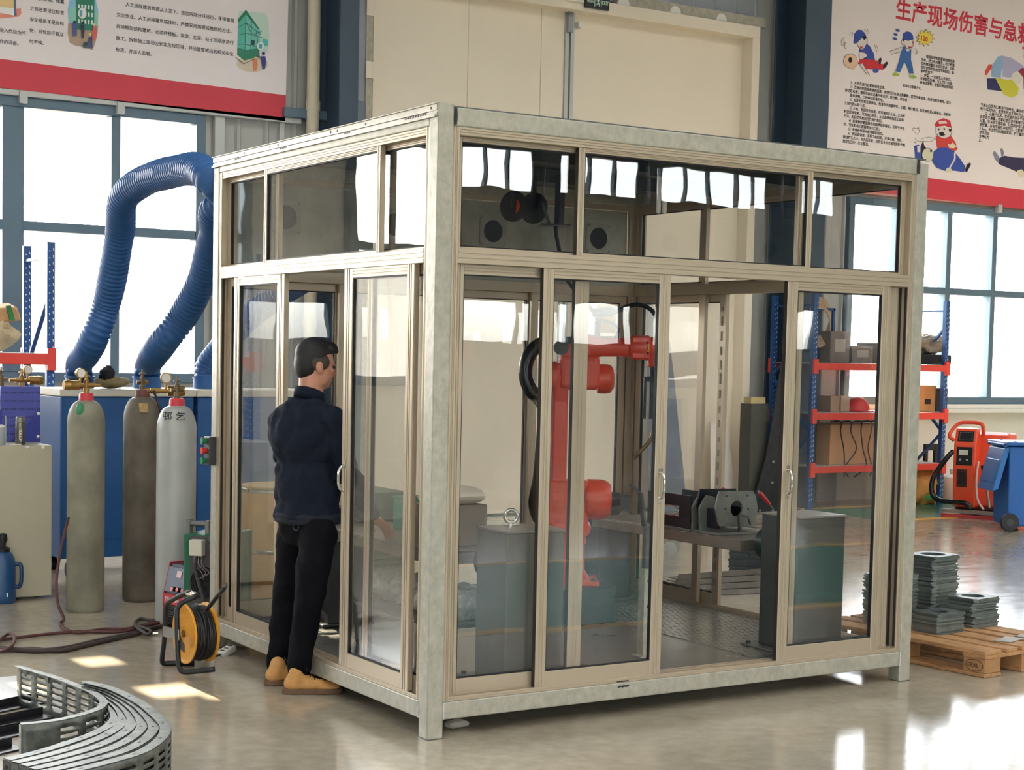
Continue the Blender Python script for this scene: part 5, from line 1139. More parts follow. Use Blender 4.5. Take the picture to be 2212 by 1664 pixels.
q = MB(); q.box(0.42, 0.62, 0.1645, 0.46, 0.66, 0.36); q.box(0.42, 1.5, 0.1645, 0.46, 1.54, 0.36); q.box(0.74, 0.62, 0.1645, 0.78, 0.66, 0.36); q.box(0.74, 1.5, 0.1645, 0.78, 1.54, 0.36); q.box(0.40, 0.60, 0.36, 0.80, 1.56, 0.378)
tag(q.build('low_shelf', STEEL, bevel=0.002), 'low steel shelf under the left table carrying film-wrapped parts', 'shelf')
q = MB()
for k in range(4): lump(q, (0.6, 0.72+k*0.23, 0.463), 0.12, 1.25, 1.0, 0.72, 20+k, 0.3, 22, 14)
for k, v in enumerate(q.v):
    if v.z < 0.380: q.v[k] = Vector((v.x, v.y, 0.380))
tag(q.build('bubble_wrap', mat('clear_film_wrap', (206, 208, 206), 0.12, 0.0, 0.3, 30, 0.6, 60, spec=0.9), smooth=True), 'shiny film-wrapped bundle on the low shelf under the left table', 'wrap')

# behind the cell
t = thing('wire_drum', (0.86, 3.38, 0), 'brown fibre welding-wire drum behind the cell, seen through the left door', 'drum')
q = MB(); q.lathe((0.86, 3.38, 0.0), Z3, [(0.255, 0.0), (0.26, 0.004), (0.26, 0.80)], 48); q.build('drum_body', mat('kraft_drum', (226, 172, 102), 0.6, 0, 0.1, 5, stretch=(1, 1, 6)), t, smooth=True)
for z in (0.0, 0.40, 0.785):
    q = MB(); q.lathe((0.86, 3.38, z), Z3, [(0.262, 0), (0.268, 0.006), (0.268, 0.022), (0.262, 0.028)], 48); q.build('steel_hoop', CHROME, t, smooth=True)
q = MB(); q.lathe((0.86, 3.38, 0.813), Z3, [(0.262, 0), (0.262, 0.012), (0.2, 0.018)], 48); q.build('drum_lid', mat('kraft_lid', (206, 158, 98), 0.6), t, smooth=True)
t = thing('power_source', (1.45, 3.3, 0), 'green louvred power source behind the man', 'machine')
q = MB(); q.box(1.2, 3.1, 0.04, 1.65, 3.6, 0.78); q.build('case', GRN, t, bevel=0.008)
q = MB()
for k in range(16): q.box(1.23, 3.088, 0.12+k*0.036, 1.62, 3.099, 0.135+k*0.036)
q.build('louvre_pattern', mat('louvre_dark_green', (14, 60, 42), 0.5), t)
for x in (1.26, 1.59):
    q = MB(); q.box(x-0.03, 3.12, 0.0, x+0.03, 3.58, 0.0395); q.build('skid', BLACK, t)
# sheets and boards leaning on the big door
def lean(name, pts, y, m, label, cat, th=0.012):
    q = MB(); P = [YP(x, yy, y) for x, yy in pts]; q.prism([(p.x, max(p.z, 0.002)) for p in P], (0, y, 0), X3, Z3, Y3*th); return tag(q.build(name, m), label, cat)
lean('steel_sheet', ((1400, 640), (1446, 732), (1458, 830), (1466, 920), (1476, 1010), (1482, 1080), (1482, 1130), (1400, 1130)), 7.80, mat('blue_grey_sheet', (146, 154, 166), 0.4, 0.4, 0.2, 3), 'blue-grey steel sheet with a slanting edge leaning on the cream door', 'sheet')
lean('board', ((1535, 913), (1572, 913), (1586, 1040), (1592, 1130), (1535, 1130)), 7.84, mat('white_board', (230, 222, 212), 0.6), 'white board leaning on the cream door, right of the steel sheet', 'board')
lean('board', ((1620, 882), (1652, 882), (1650, 935), (1636, 1010), (1628, 1130), (1608, 1130)), 7.72, mat('white_board', (230, 222, 212), 0.6), 'white board below a wooden offcut beside the right column', 'board')
a = YP(1636, 872, 7.55); q = MB(); q.box(a.x-0.13, 7.5, 0, a.x+0.12, 7.68, a.z); tag(q.build('dark_crate', mat('dark_crate_side', (72, 72, 66), 0.7)), 'dark crate carrying a wooden offcut beside the right column', 'crate')
q = MB(); q.box(a.x-0.12, 7.52, a.z, a.x+0.09, 7.64, a.z+0.07); tag(q.build('wood_block', mat('pale_wood', (186, 170, 122), 0.7, 0, 0.1, 8)), 'short pale wooden offcut lying on the dark crate', 'wood block')
def speckled():
    m = mat('speckled_black_sheet', (46, 50, 52), 0.35, 0.3, 0.3, 12); n = m.node_tree; L = n.links; b_ = n.nodes['Principled BSDF']
    v = n.nodes.new('ShaderNodeTexVoronoi'); v.inputs['Scale'].default_value = 9; tc = n.nodes.new('ShaderNodeTexCoord'); L.new(tc.outputs['Object'], v.inputs['Vector'])
    lt = n.nodes.new('ShaderNodeMath'); lt.operation = 'LESS_THAN'; lt.inputs[1].default_value = 0.14; L.new(v.outputs['Distance'], lt.inputs[0])
    mx = n.nodes.new('ShaderNodeMix'); mx.data_type = 'RGBA'; old = b_.inputs['Base Color'].links[0].from_socket
    L.new(lt.outputs[0], mx.inputs[0]); L.new(old, mx.inputs[6]); mx.inputs[7].default_value = (*s2l((150, 154, 150)), 1); L.new(mx.outputs[2], b_.inputs['Base Color']); return m
lean('steel_sheet', ((1688, 790), (1720, 790), (1720, 1130), (1616, 1130), (1640, 1045), (1655, 985)), 7.40, speckled(), 'black speckled steel sheet leaning in front of the right column', 'sheet')
# bracket pile and plate stacks behind the doorway
for k in range(7):
    a = G(1590, 1300); lay = k % 4; c = Vector((a.x+0.12+0.09*(k//4), a.y+0.32, 0.022+0.044*lay)); ang = math.radians(-10+3*lay); u = Vector((math.cos(ang), math.sin(ang), 0)); v = Vector((-u.y, u.x, 0))
    q = MB(); q.obox(c+v*(0.12*(k//4))-Z3*0.017, u*0.42, v*0.06, Z3*0.003); q.obox(c+v*(0.12*(k//4)-0.058), u*0.42, v*0.003, Z3*0.02)
    tag(q.build('angle_section', mat('bright_section', (112, 106, 98), 0.3, 0.6, 0.25, 10), bevel=0.001, seg=1), ['lowest angle section', 'second angle section from below', 'third angle section from below', 'top angle section'][lay]+(' in the front row' if k < 4 else ' in the rear row')+' of the pile beyond the doorway', 'metal bar', 'angle sections piled beyond the doorway')
for j, (px, py) in enumerate(((1606, 1243), (1638, 1246))):
    a = G(px, py)
    for k in range(16):
        q = MB(); ang = math.radians(25+random.uniform(-5, 5)); u = Vector((math.cos(ang), math.sin(ang), 0)); v = Vector((-u.y, u.x, 0)); q.obox(a+Vector((random.uniform(-.008, .008), random.uniform(-.008, .008), 0.0065+0.013*k)), u*0.095, v*0.085, Z3*0.0062)
        tag(q.build('steel_plate', mat('plate_blue_grey', (78, 84, 88), 0.45, 0.4, 0.2, 10)), ('dark square plate in the left stack' if j == 0 else 'dark square plate in the right stack')+' under the turning table, beyond the cell', 'steel plate', 'dark plate stack %s beyond the cell' % ('on the left' if j == 0 else 'on the right'))
# pair of white tubes hanging from the cell roof
t = thing('hanging_tubes', AT(1428, 400, 8.3), 'pair of short white tubes hanging from the cell roof above the doorway', 'lamp')
for px in (1422, 1435):
    a = AT(px, 457, 8.3); q = MB(); q.cap2(a, 0.012, (a.x, a.y, T1-0.03), 0.012, 14); q.build('white_tube', WHITEP, t, smooth=True)
a = AT(1428, 330, 8.3); q = MB(); q.box(a.x-0.06, a.y-0.03, T1-0.035, a.x+0.06, a.y+0.03, T1+0.07); q.build('tube_holder', GREYB, t)
a = G(985, 1574); q = MB(); lump(q, a+Z3*0.022, 0.03, 2.0, 0.9, 0.7, 61, 0.4, 16, 10)
tag(q.build('paper_scrap', mat('scrap_paper', (176, 170, 156), 0.8), smooth=True), 'crumpled paper scrap on the floor under the cell by the corner post', 'paper')
# ================================================================== the man at the left face
SKIN = mat('skin', (196, 138, 112), 0.5, 0, 0.06, 20); HAIR = mat('black_hair', (24, 22, 24), 0.55, 0, 0.3, 60, 0.4, 120); NAVY = mat('navy_jacket', (26, 32, 46), 0.9, 0, 0.15, 6, 0.15, 90, spec=0.2); TROU = mat('black_trousers', (15, 15, 20), 0.9, 0, 0.12, 8, 0.1, 90, spec=0.15); SHOE = mat('tan_nubuck', (206, 152, 88), 0.7, 0, 0.12, 14); SOLE = mat('brown_sole', (112, 84, 62), 0.6)
man = thing('person', G(648, 1490), 'man in a navy jacket, black trousers and tan shoes leaning into the cell', 'person')
VOX = lambda v, it=6: [('REMESH', {'mode': 'VOXEL', 'voxel_size': v, 'use_smooth_shade': True}), ('SMOOTH', {'iterations': it, 'factor': 0.5})]
P_ = dict(pel=AT(664, 1105, 7.97), wst=AT(663, 1040, 7.95), chs=AT(661, 945, 7.92), nck=AT(672, 862, 7.92), nk2=AT(678, 830, 7.93),
          rsh=AT(722, 908, 7.80), rel=AT(752, 1020, 7.84), rwr=None, lsh=AT(607, 914, 8.05), lel=AT(622, 1012, 8.18), lwr=AT(664, 1085, 8.38),
          rhp=AT(688, 1130, 7.88), rkn=AT(667, 1295, 7.86), ran=AT(645, 1452, 7.88), lhp=AT(640, 1130, 8.05), lkn=AT(622, 1290, 8.12), lan=AT(601, 1440, 8.16))
hand = Vector((0.40, 1.13, 0.80)); P_['rwr'] = hand+Vector((-0.09, -0.035, 0.055))
TA = math.radians(28); TF = Vector((math.cos(TA), math.sin(TA), 0)); TS = Vector((-TF.y, TF.x, 0))      # torso front, his left
TM = Matrix((TF, TS, Z3)).transposed()
HA = math.radians(-8); HF = Vector((math.cos(HA), math.sin(HA), -0.10)).normalized(); HS = Vector((-math.sin(HA), math.cos(HA), 0)).normalized(); HU = HF.cross(HS).normalized()
HM = Matrix((HF, HS, HU)).transposed()
HC = AT(684, 790, 7.93)
def H(x, y, z): return HC+HF*x+HS*y+HU*z
q = MB()
# head and neck
q.ell(H(-0.012, 0, 0.028), 0.094, 0.074, 0.092, HM, 20, 14); q.ell(H(0.022, 0, -0.035), 0.066, 0.060, 0.080, HM, 18, 12); q.ell(H(0.045, 0, -0.088), 0.036, 0.036, 0.026, HM, 14, 8)
q.ell(H(0.015, 0.052, -0.05), 0.045, 0.018, 0.05, HM, 12, 8); q.ell(H(0.015, -0.052, -0.05), 0.045, 0.018, 0.05, HM, 12, 8)
q.ell(H(0.068, 0, 0.018), 0.022, 0.048, 0.012, HM, 12, 8); q.ell(H(0.064, 0.028, -0.018), 0.024, 0.022, 0.02, HM, 10, 8); q.ell(H(0.064, -0.028, -0.018), 0.024, 0.022, 0.02, HM, 10, 8)
q.cap2(H(0.080, 0, 0.008), 0.008, H(0.098, 0, -0.032), 0.0125, 10); q.ell(H(0.088, 0.011, -0.036), 0.011, 0.009, 0.008, HM, 8, 6); q.ell(H(0.088, -0.011, -0.036), 0.011, 0.009, 0.008, HM, 8, 6)
q.ell(H(0.078, 0, -0.058), 0.012, 0.026, 0.007, HM, 12, 6); q.ell(H(0.077, 0, -0.069), 0.011, 0.021, 0.007, HM, 12, 6)
for e in (-1, 1):
    q.ell(H(-0.008, e*0.076, -0.008), 0.020, 0.009, 0.033, HM @ Matrix.Rotation(math.radians(-12), 3, 'Y'), 14, 10); q.cap2(H(-0.008, e*0.07, -0.03), 0.008, H(0.002, e*0.068, -0.04), 0.007, 8)
q.cap2(H(-0.025, 0, -0.06), 0.058, P_['nck'], 0.064, 16)
# trunk, arms, legs under the clothes
q.ell(P_['chs'], 0.10, 0.17, 0.17, TM, 18, 12); q.ell(P_['wst'], 0.095, 0.145, 0.16, TM, 18, 12); q.ell(P_['pel']-Z3*0.01, 0.09, 0.13, 0.11, TM, 18, 12)
q.cap2(P_['nck'], 0.055, P_['chs']+Z3*0.1, 0.09); q.cap2(P_['rsh'], 0.05, P_['chs']+Z3*0.08, 0.06); q.cap2(P_['lsh'], 0.05, P_['chs']+Z3*0.08, 0.06)
for a, b_, c in (('rsh', 'rel', 'rwr'), ('lsh', 'lel', 'lwr')): q.cap2(P_[a], 0.05, P_[b_], 0.038); q.cap2(P_[b_], 0.038, P_[c], 0.026)
for a, b_, c in (('rhp', 'rkn', 'ran'), ('lhp', 'lkn', 'lan')): q.cap2(P_[a].lerp(P_['pel'], 0.25)-Z3*0.08, 0.07, P_[b_], 0.05); q.cap2(P_[b_], 0.05, P_[c], 0.036)
def hand_at(q, wr, fwd, up, side, curl, L=0.088):
    """Palm and five separate bent fingers; side points to the thumb."""
    fwd = fwd.normalized(); up = up.normalized(); side = side.normalized(); pc = wr+fwd*0.05
    q.cap2(wr, 0.026, wr+fwd*0.02, 0.027, 12); 
    for k in range(4):
        s0 = (k-1.5)*0.0195; q.cap2(wr+fwd*0.012-side*s0*0.7, 0.0145, wr+fwd*L-side*s0, 0.0115, 10)
        ln = (0.040, 0.045, 0.042, 0.033)[k]; b0 = wr+fwd*L-side*s0; a1 = curl*(0.7+0.1*k); d1 = fwd*math.cos(a1)-up*math.sin(a1); p1 = b0+d1*ln
        a2 = curl*1.5; d2 = fwd*math.cos(a2)-up*math.sin(a2); p2 = p1+d2*ln*0.7; a3 = curl*1.9; d3 = fwd*math.cos(a3)-up*math.sin(a3); p3 = p2+d3*ln*0.55
        q.cap2(b0, 0.0098, p1, 0.0092, 8); q.cap2(p1, 0.0092, p2, 0.0085, 8); q.cap2(p2, 0.0085, p3, 0.0075, 8)
    t0 = wr+fwd*0.025+side*0.024-up*0.006; t1 = t0+(side*0.75+fwd*0.65-up*0.2).normalized()*0.04; t2 = t1+(fwd*0.9+side*0.25-up*0.25).normalized()*0.032; t3 = t2+(fwd*0.95-up*0.3).normalized()*0.022
    q.cap2(t0, 0.0155, t1, 0.0115, 8); q.cap2(t1, 0.0115, t2, 0.0098, 8); q.cap2(t2, 0.0098, t3, 0.0085, 8)
hf = (hand-P_['rwr']).normalized(); hs = Vector((-hf.y, hf.x, 0)).normalized(); hand_at(q, P_['rwr'], hf, hs.cross(hf)*-1 if (hs.cross(hf)).z < 0 else hs.cross(hf), hs, 0.35)
lf = Vector((0.75, -0.45, -0.42)).normalized(); ls = Vector((-0.4, -0.9, 0)).normalized(); hand_at(q, P_['lwr'], lf, Z3, ls, 0.5)
body = q.build('body', SKIN, man, smooth='full', mods=VOX(0.0062, 3))
# hair: cap with a forelock, close-cropped sides
q = MB(); q.ell(H(-0.016, 0, 0.052), 0.102, 0.079, 0.088, HM, 24, 16); q.ell(H(-0.055, 0, 0.005), 0.062, 0.073, 0.085, HM, 20, 12); q.ell(H(0.042, 0.0, 0.094), 0.058, 0.062, 0.034, HM, 16, 10); q.cap2(H(0.05, -0.02, 0.09), 0.026, H(0.090, -0.008, 0.082), 0.014, 10); q.cap2(H(0.05, 0.03, 0.09), 0.026, H(0.088, 0.028, 0.08), 0.013, 10)
i0 = len(q.v)
for k in range(i0):          # keep the face free: the front below the hairline is pulled back under the skin
    d = q.v[k]-HC; lx, lz = d.dot(HF), d.dot(HU)
    if lx > 0.03 and lz < 0.055: q.v[k] = q.v[k]-HF*(lx-0.01)*0.8
q.build('hair', HAIR, man, smooth='full', mods=VOX(0.006, 2))
for e in (-1, 1):
    q = MB(); q.ell(H(-0.006, e*0.062, 0.018), 0.052, 0.0175, 0.045, HM, 16, 10); q.build('cropped_side_hair', mat('cropped_hair', (72, 60, 54), 0.8, 0, 0.2, 80), man, smooth='full')
for e in (-1, 1):
    q = MB(); q.ell(H(0.0795, e*0.031, 0.0), 0.009, 0.012, 0.008, HM, 12, 8); q.build('eye', mat('eye_dark', (40, 30, 28), 0.3), man, smooth=True)
    q = MB(); q.cap2(H(0.090, e*0.018, 0.024), 0.0035, H(0.080, e*0.047, 0.024), 0.003, 8); q.build('eyebrow', HAIR, man, smooth=True)
q = MB(); q.ell(H(0.0865, 0, -0.0635), 0.006, 0.022, 0.006, HM, 12, 6); q.build('lips', mat('lip', (172, 100, 92), 0.5), man, smooth=True)
# jacket
q = MB(); ins = lambda n, o=0: P_[n]
q.ell(P_['chs']+Z3*0.02-TF*0.015, 0.13, 0.195, 0.19, TM, 22, 14); q.ell(P_['wst']-TF*0.005, 0.128, 0.172, 0.19, TM, 22, 14); q.cap2(P_['nck']-Z3*0.015, 0.068, P_['chs']+Z3*0.1, 0.12, 18)
hm = P_['pel']+Z3*0.015; q.lathe(hm, Z3, [(0.152, -0.035), (0.158, -0.02), (0.16, 0.04), (0.166, 0.1), (0.168, 0.16), (0.15, 0.2)], 28) if False else None
for k in range(11):
    z = -0.055+k*0.02; q.ell(hm+Z3*z, 0.144, 0.182, 0.022, TM, 22, 6)
for a, b_, c in (('rsh', 'rel', 'rwr'), ('lsh', 'lel', 'lwr')):
    q.ell(P_[a], 0.070, 0.070, 0.070, TM, 14, 10); q.cap2(P_[a], 0.068, P_[b_], 0.057, 16); q.cap2(P_[b_], 0.057, P_[c]+(P_[b_]-P_[c]).normalized()*0.03, 0.044, 16); q.cap2(P_[a], 0.07, P_['chs']+Z3*0.09, 0.10, 16)
jk = q.build('jacket', NAVY, man, smooth='full', mods=VOX(0.011, 8))
tx = bpy.data.textures.new('cloth_folds', 'CLOUDS'); tx.noise_scale = 0.09; tx.noise_depth = 1
d = jk.modifiers.new('folds', 'DISPLACE'); d.texture = tx; d.strength = 0.036; d.mid_level = 0.5; d.texture_coords = 'LOCAL'
q = MB(); c0 = P_['nck']+Z3*0.012-HF*0.008
for k, (rr, dz) in enumerate(((0.073, 0.0), (0.072, 0.028))):
    pass
n_ = 30; cr = []
for j, (ra, dz) in enumerate(((0.082, -0.035), (0.080, 0.0), (0.074, 0.026), (0.069, 0.024), (0.070, -0.02))):
    cr.append([q.pt(c0+TF*(ra*math.cos(2*math.pi*k/n_)*1.0)+TS*(ra*0.98*math.sin(2*math.pi*k/n_))+Z3*(dz-0.030*math.cos(2*math.pi*k/n_)*(1 if j < 4 else 1)*(0.9))) for k in range(n_)])
for a, b_ in zip(cr, cr[1:]): q.bridge(a, b_)
q.bridge(cr[-1], cr[0]); q.build('collar', NAVY, man, smooth='full')
q = MB()
for k in range(4): q.ell(hm-Z3*(0.022+0.014*k), 0.150-0.001*k, 0.188-0.001*k, 0.018, TM, 30, 6)
q.build('hem_band', mat('navy_rib', (26, 31, 44), 0.9), man, smooth='full', mods=VOX(0.008, 3))
# trousers
q = MB(); q.ell(P_['pel']-Z3*0.05, 0.114, 0.152, 0.14, TM, 22, 12); q.ell(P_['pel']-Z3*0.07-TF*0.045, 0.085, 0.14, 0.1, TM, 18, 10)
for a, b_, c, nn in (('rhp', 'rkn', 'ran', 1), ('lhp', 'lkn', 'lan', -1)):
    q.cap2(P_[a]-Z3*0.05, 0.096, P_[b_], 0.076, 18); q.cap2(P_[b_], 0.076, P_[c].lerp(P_[b_], 0.25), 0.066, 16); q.cap2(P_[c].lerp(P_[b_], 0.3), 0.066, P_[c]+Z3*0.005, 0.058, 16)
tr = q.build('trousers', TROU, man, smooth='full', mods=VOX(0.010, 6))
d = tr.modifiers.new('folds', 'DISPLACE'); d.texture = tx; d.strength = 0.024; d.mid_level = 0.5; d.texture_coords = 'LOCAL'
q = MB(); pb = P_['pel']-Z3*0.065-TF*0.13+TS*-0.03; q.tube([pb+TS*(0.018*math.cos(a))+Z3*(0.018*math.sin(a))-TF*0.004 for a in [2*math.pi*k/6 for k in range(6)]], 0.0015, 6, closed=True); q.build('pocket_emblem', mat('grey_thread', (90, 90, 98), 0.7), man)
# shoes
def shoe(heel, dirv, an):
    d = Vector((dirv[0], dirv[1], 0)).normalized(); s_ = Vector((-d.y, d.x, 0)); q = MB(); M = Matrix((d, s_, Z3)).transposed()
    q.ell(heel+d*0.05+Z3*0.05, 0.050, 0.039, 0.05, M, 16, 10); q.ell(heel+d*0.13+Z3*0.042, 0.10, 0.039, 0.036, M, 18, 10); q.ell(heel+d*0.215+Z3*0.036, 0.068, 0.044, 0.030, M, 18, 10); q.cap2(heel+d*0.055+Z3*0.06, 0.042, heel+d*0.065+Z3*0.105, 0.040, 14); q.cap2(heel+d*0.085+Z3*0.07, 0.036, heel+d*0.165+Z3*0.045, 0.028, 12)
    for k, v in enumerate(q.v):
        if v.z < heel.z+0.026: q.v[k] = Vector((v.x, v.y, heel.z+0.026))
    u = q.build('shoe', SHOE, man, smooth='full', mods=VOX(0.007, 3))
    q = MB(); out = []
    for k in range(36):
        a = 2*math.pi*k/36; x = math.cos(a); w = 0.046 if x > 0 else 0.040; out.append((0.142+0.148*x*(1-0.02*math.sin(a)**2), (w*(1-0.12*math.exp(-((x+0.25)/0.25)**2)))*math.copysign(abs(math.sin(a))**0.72, math.sin(a))))
    q.prism(out, heel+Z3*0.001, d, s_, Z3*0.027); q.build('sole', SOLE, u, bevel=0.004)
    q = MB()
    for k in range(4): p = heel+d*(0.108+0.022*k)+Z3*(0.104-0.012*k); q.tube(spline([p-s_*0.022-Z3*0.006, p+Z3*0.006, p+s_*0.022-Z3*0.006], 4), 0.0028, 6)
    p = heel+d*0.11+Z3*0.118
    for e in (-1, 1): q.tube(spline([p, p+s_*0.025*e+Z3*0.016, p+s_*0.042*e+Z3*0.004, p+s_*0.02*e-Z3*0.004+d*0.01, p], 4), 0.0026, 6)
    q.build('shoelace', BLACK, u, smooth=True)
h = G(612, 1499); shoe(Vector((h.x, h.y, 0)), (0.95, -0.42), None)
h = G(573, 1482); shoe(Vector((h.x, h.y, 0)), (0.99, -0.10), None)
# ================================================================== banners and signs on the back wall
YBN = 8.10
BWHITE = mat('banner_white', (246, 238, 240), 0.45, 0, 0.02, 1); BRED = mat('banner_red', (216, 62, 80), 0.45, 0, 0.03, 1)
PC = {}
def pcol(c):
    if c not in PC: PC[c] = mat('print_%02x%02x%02x' % c, c, 0.55)
    return PC[c]
class Banner:
    def __init__(s, p0, p1, ext0, ext1, h, band, topband, label):
        """p0, p1: two picture points on the lower edge, ext: how far the banner runs past them."""
        a, b = YP(*p0, YBN), YP(*p1, YBN); s.u = (b-a).normalized(); s.w = Vector((-s.u.z, 0, s.u.x)); s.th = -math.atan2(s.u.z, s.u.x)
        s.o = a-s.u*ext0; s.L = (b-a).length+ext0+ext1
        s.t = thing('wall_banner', s.o, label, 'banner')
        def strip(nm, m, z0, z1):
            q = MB(); q.prism([(0, z0), (s.L, z0), (s.L, z1), (0, z1)], s.o, s.u, s.w, Y3*0.02); return q.build(nm, m, s.t)
        s.band = strip('red_border', BRED, 0, band); s.sheet = strip('printed_sheet', BWHITE, band, h-topband)
        if topband: strip('red_border', BRED, h-topband, h)
    def write(s, body, p, pe, n, pitch, bold=0.0, m=None, name='lettering'):
        """Text whose first baseline starts at picture point p; n characters reach pe."""
        a, b = YP(*p, YBN-0.0008), YP(*pe, YBN); size = (b-a).length/n; q = YP(p[0], p[1]+pitch, YBN); ln = (q-a).length/size
        return text(name, body, a, size, m or INK, s.t, 0.0006, bold*size, rot=(math.pi/2, s.th, 0), line=ln, valign='TOP_BASELINE')
    def art(s, shapes, name='illustration'):
        q = MB(); mats = []; 
        for k, (c, pts) in enumerate(shapes):
            if c not in mats: mats.append(c)
            q.m(mats.index(c)); y = YBN-0.0006-0.0005*k; i0 = len(q.v); P = [YP(x, yy, YBN) for x, yy in pts]
            q.prism([(p.x, p.z) for p in P], (0, y, 0), X3, Z3, Y3*0.0005)
        return q.build(name, [pcol(c) for c in mats], s.t)
def oval(cx, cy, rx, ry, n=22, a0=0, a1=360, rot=0.0):
    c, s_ = math.cos(rot), math.sin(rot); out = []
    for k in range(n if a1-a0 >= 360 else n+1):
        t = math.radians(a0+(a1-a0)*k/n); x, y = rx*math.cos(t), ry*math.sin(t); out.append((cx+x*c-y*s_, cy+x*s_+y*c))
    return out
def line(x0, y0, x1, y1, w=0.8):
    d = math.hypot(x1-x0, y1-y0) or 1; nx, ny = -(y1-y0)/d*w/2, (x1-x0)/d*w/2
    return [(x0+nx, y0+ny), (x1+nx, y1+ny), (x1-nx, y1-ny), (x0-nx, y0-ny)]
LB = Banner((0, 189), (616, 262), 3.4, 0.0, 2.2, 0.245, 0, 'white safety banner with red lower border above the left window')
LB.write('　　人工拆除建筑物要从上至下、逐层拆除分段进行，不得垂直\n交叉作业。人工拆除建筑墙体时，严禁采用掏掘或推倒的方法。\n拆除框架结构建筑，必须按楼板、次梁、主梁、柱子的顺序进行\n施工。拆除施工现场应划定危险区域，并设置警戒线和相关安全\n标志，并派人监管。', (252, 10), (506, 50), 28, 25.2, 0.008)
LB.write('须戴安全帽，佩戴\n之前还要记住检查\n安全帽是不是有损\n伤，发现损坏要及\n时更换。', (65, -3), (139, 6), 8, 24.0, 0.008)
LB.write('进入危险场所\n作的设备。', (-1, 68), (56, 75), 6, 24.5, 0.008)
SKN = (240, 214, 190); GRN1 = (52, 140, 112); TAN_ = (190, 168, 146)
LB.art([((150, 205, 235), [(150, 0), (206, -4), (212, 22), (208, 58), (148, 50), (146, 20)]), (TAN_, [(147, 50), (212, 56), (210, 76), (206, 92), (204, 98), (200, 108), (180, 102), (160, 98), (150, 92), (146, 72)]),
        ((150, 214, 200), [(150, 16), (164, 16), (164, 48), (149, 46)]), ((150, 214, 200), [(204, 24), (212, 26), (211, 56), (203, 56)]), (GRN1, [(164, -6), (204, -2), (203, 66), (164, 64)])]
       + [((232, 246, 240), [(168+7*i, 9+16*j+i*0.8), (172+7*i, 9.5+16*j+i*0.8), (172+7*i, 18.5+16*j+i*0.8), (168+7*i, 18+16*j+i*0.8)]) for i in range(5) for j in range(3)]
       + [((246, 248, 246), oval(177, 29, 9, 12)), ((120, 190, 200), [(171, 23), (177, 23), (177, 37), (171, 36)]), ((84, 92, 150), [(154, 52), (160, 49), (166, 54), (165, 78), (156, 79)]), ((40, 44, 70), oval(160, 48, 3.2, 3)), ((56, 58, 92), [(174, 54), (180, 54), (182, 68), (179, 84), (175, 84)]), ((40, 44, 70), oval(178, 50, 3, 3.2)), ((222, 110, 104), [(199, 58), (206, 57), (209, 68), (205, 88), (199, 86)]), ((238, 222, 190), oval(202, 54, 3, 3)), ((84, 92, 130), [(190, 82), (198, 78), (199, 104), (188, 104)]), ((238, 216, 130), oval(193, 75, 3, 3)), ((96, 104, 116), oval(184, 98, 7, 7)), ((60, 66, 84), oval(184, 96, 5, 3.5))])
LB.art([((206, 232, 220), [(516, 24), (572, 28), (580, 44), (582, 70), (579, 112), (512, 110)]), ((226, 212, 194), oval(545, 138, 34, 18)), ((92, 196, 176), [(514, 50), (531, 22), (531, 128), (512, 118)]), ((120, 208, 190), [(531, 22), (562, 66), (560, 122), (528, 128)]), (GRN1, [(513, 103), (531, 108), (560, 104), (559, 122), (528, 131), (512, 119)]), (GRN1, [(513, 42), (531, 21), (560, 62), (556, 62), (531, 31), (515, 50)]), ((48, 80, 96), [(543, 86), (550, 88), (549, 99), (542, 97)])]
       + [((60, 116, 110), line(*l, 1.1)) for l in ((531, 33, 528, 130), (543, 46, 541, 126), (553, 66, 560, 122), (514, 76, 531, 72), (531, 72, 566, 82), (512, 96, 530, 96), (530, 96, 562, 104), (531, 50, 545, 76), (545, 76, 565, 68), (513, 60, 531, 50), (531, 50, 562, 74))]
       + [((150, 120, 90), line(508, 124, 526, 138, 1.6)), ((150, 120, 90), line(526, 138, 560, 122, 1.6)), ((90, 200, 196), [(566, 84), (578, 86), (578, 100), (566, 98)]), ((244, 248, 246), oval(562, 100, 8, 9)), ((84, 170, 190), [(558, 95), (565, 96), (565, 106), (558, 105)]), ((232, 140, 92), [(546, 130), (553, 126), (556, 140), (552, 154), (547, 153)]), ((224, 214, 110), oval(552, 125, 4, 2.6)), ((54, 64, 140), [(562, 122), (572, 122), (574, 134), (571, 150), (566, 150)]), ((44, 52, 120), oval(568, 116, 3.4, 3.2)), ((54, 64, 140), line(562, 124, 553, 122, 2.4))])
LB.art([((244, 212, 150), [(-6, -2), (30, -4), (30, 18), (-6, 16)]), ((240, 150, 132), [(0, 24), (45, 18), (46, 30), (40, 36), (0, 40)]), ((250, 250, 248), [(-2, 14), (30, 18), (33, 34), (0, 28)]), ((96, 120, 150), [(29, -2), (34, 0), (36, 34), (31, 34)])])
RB_ = Banner((2005, 428), (2212, 452), 1.945, 6.0, 3.0, 0.245, 0.30, 'white first-aid banner with red title above the right window')
TRED = mat('title_red', (222, 60, 84), 0.5)
RB_.write('生产现场伤害与急救', (1934, 36), (2228, 98), 9, 40, 0.022, TRED, 'title_lettering')
RB_.write('害', (2206, 118), (2239, 125), 1, 40, 0.02, TRED, 'title_lettering')
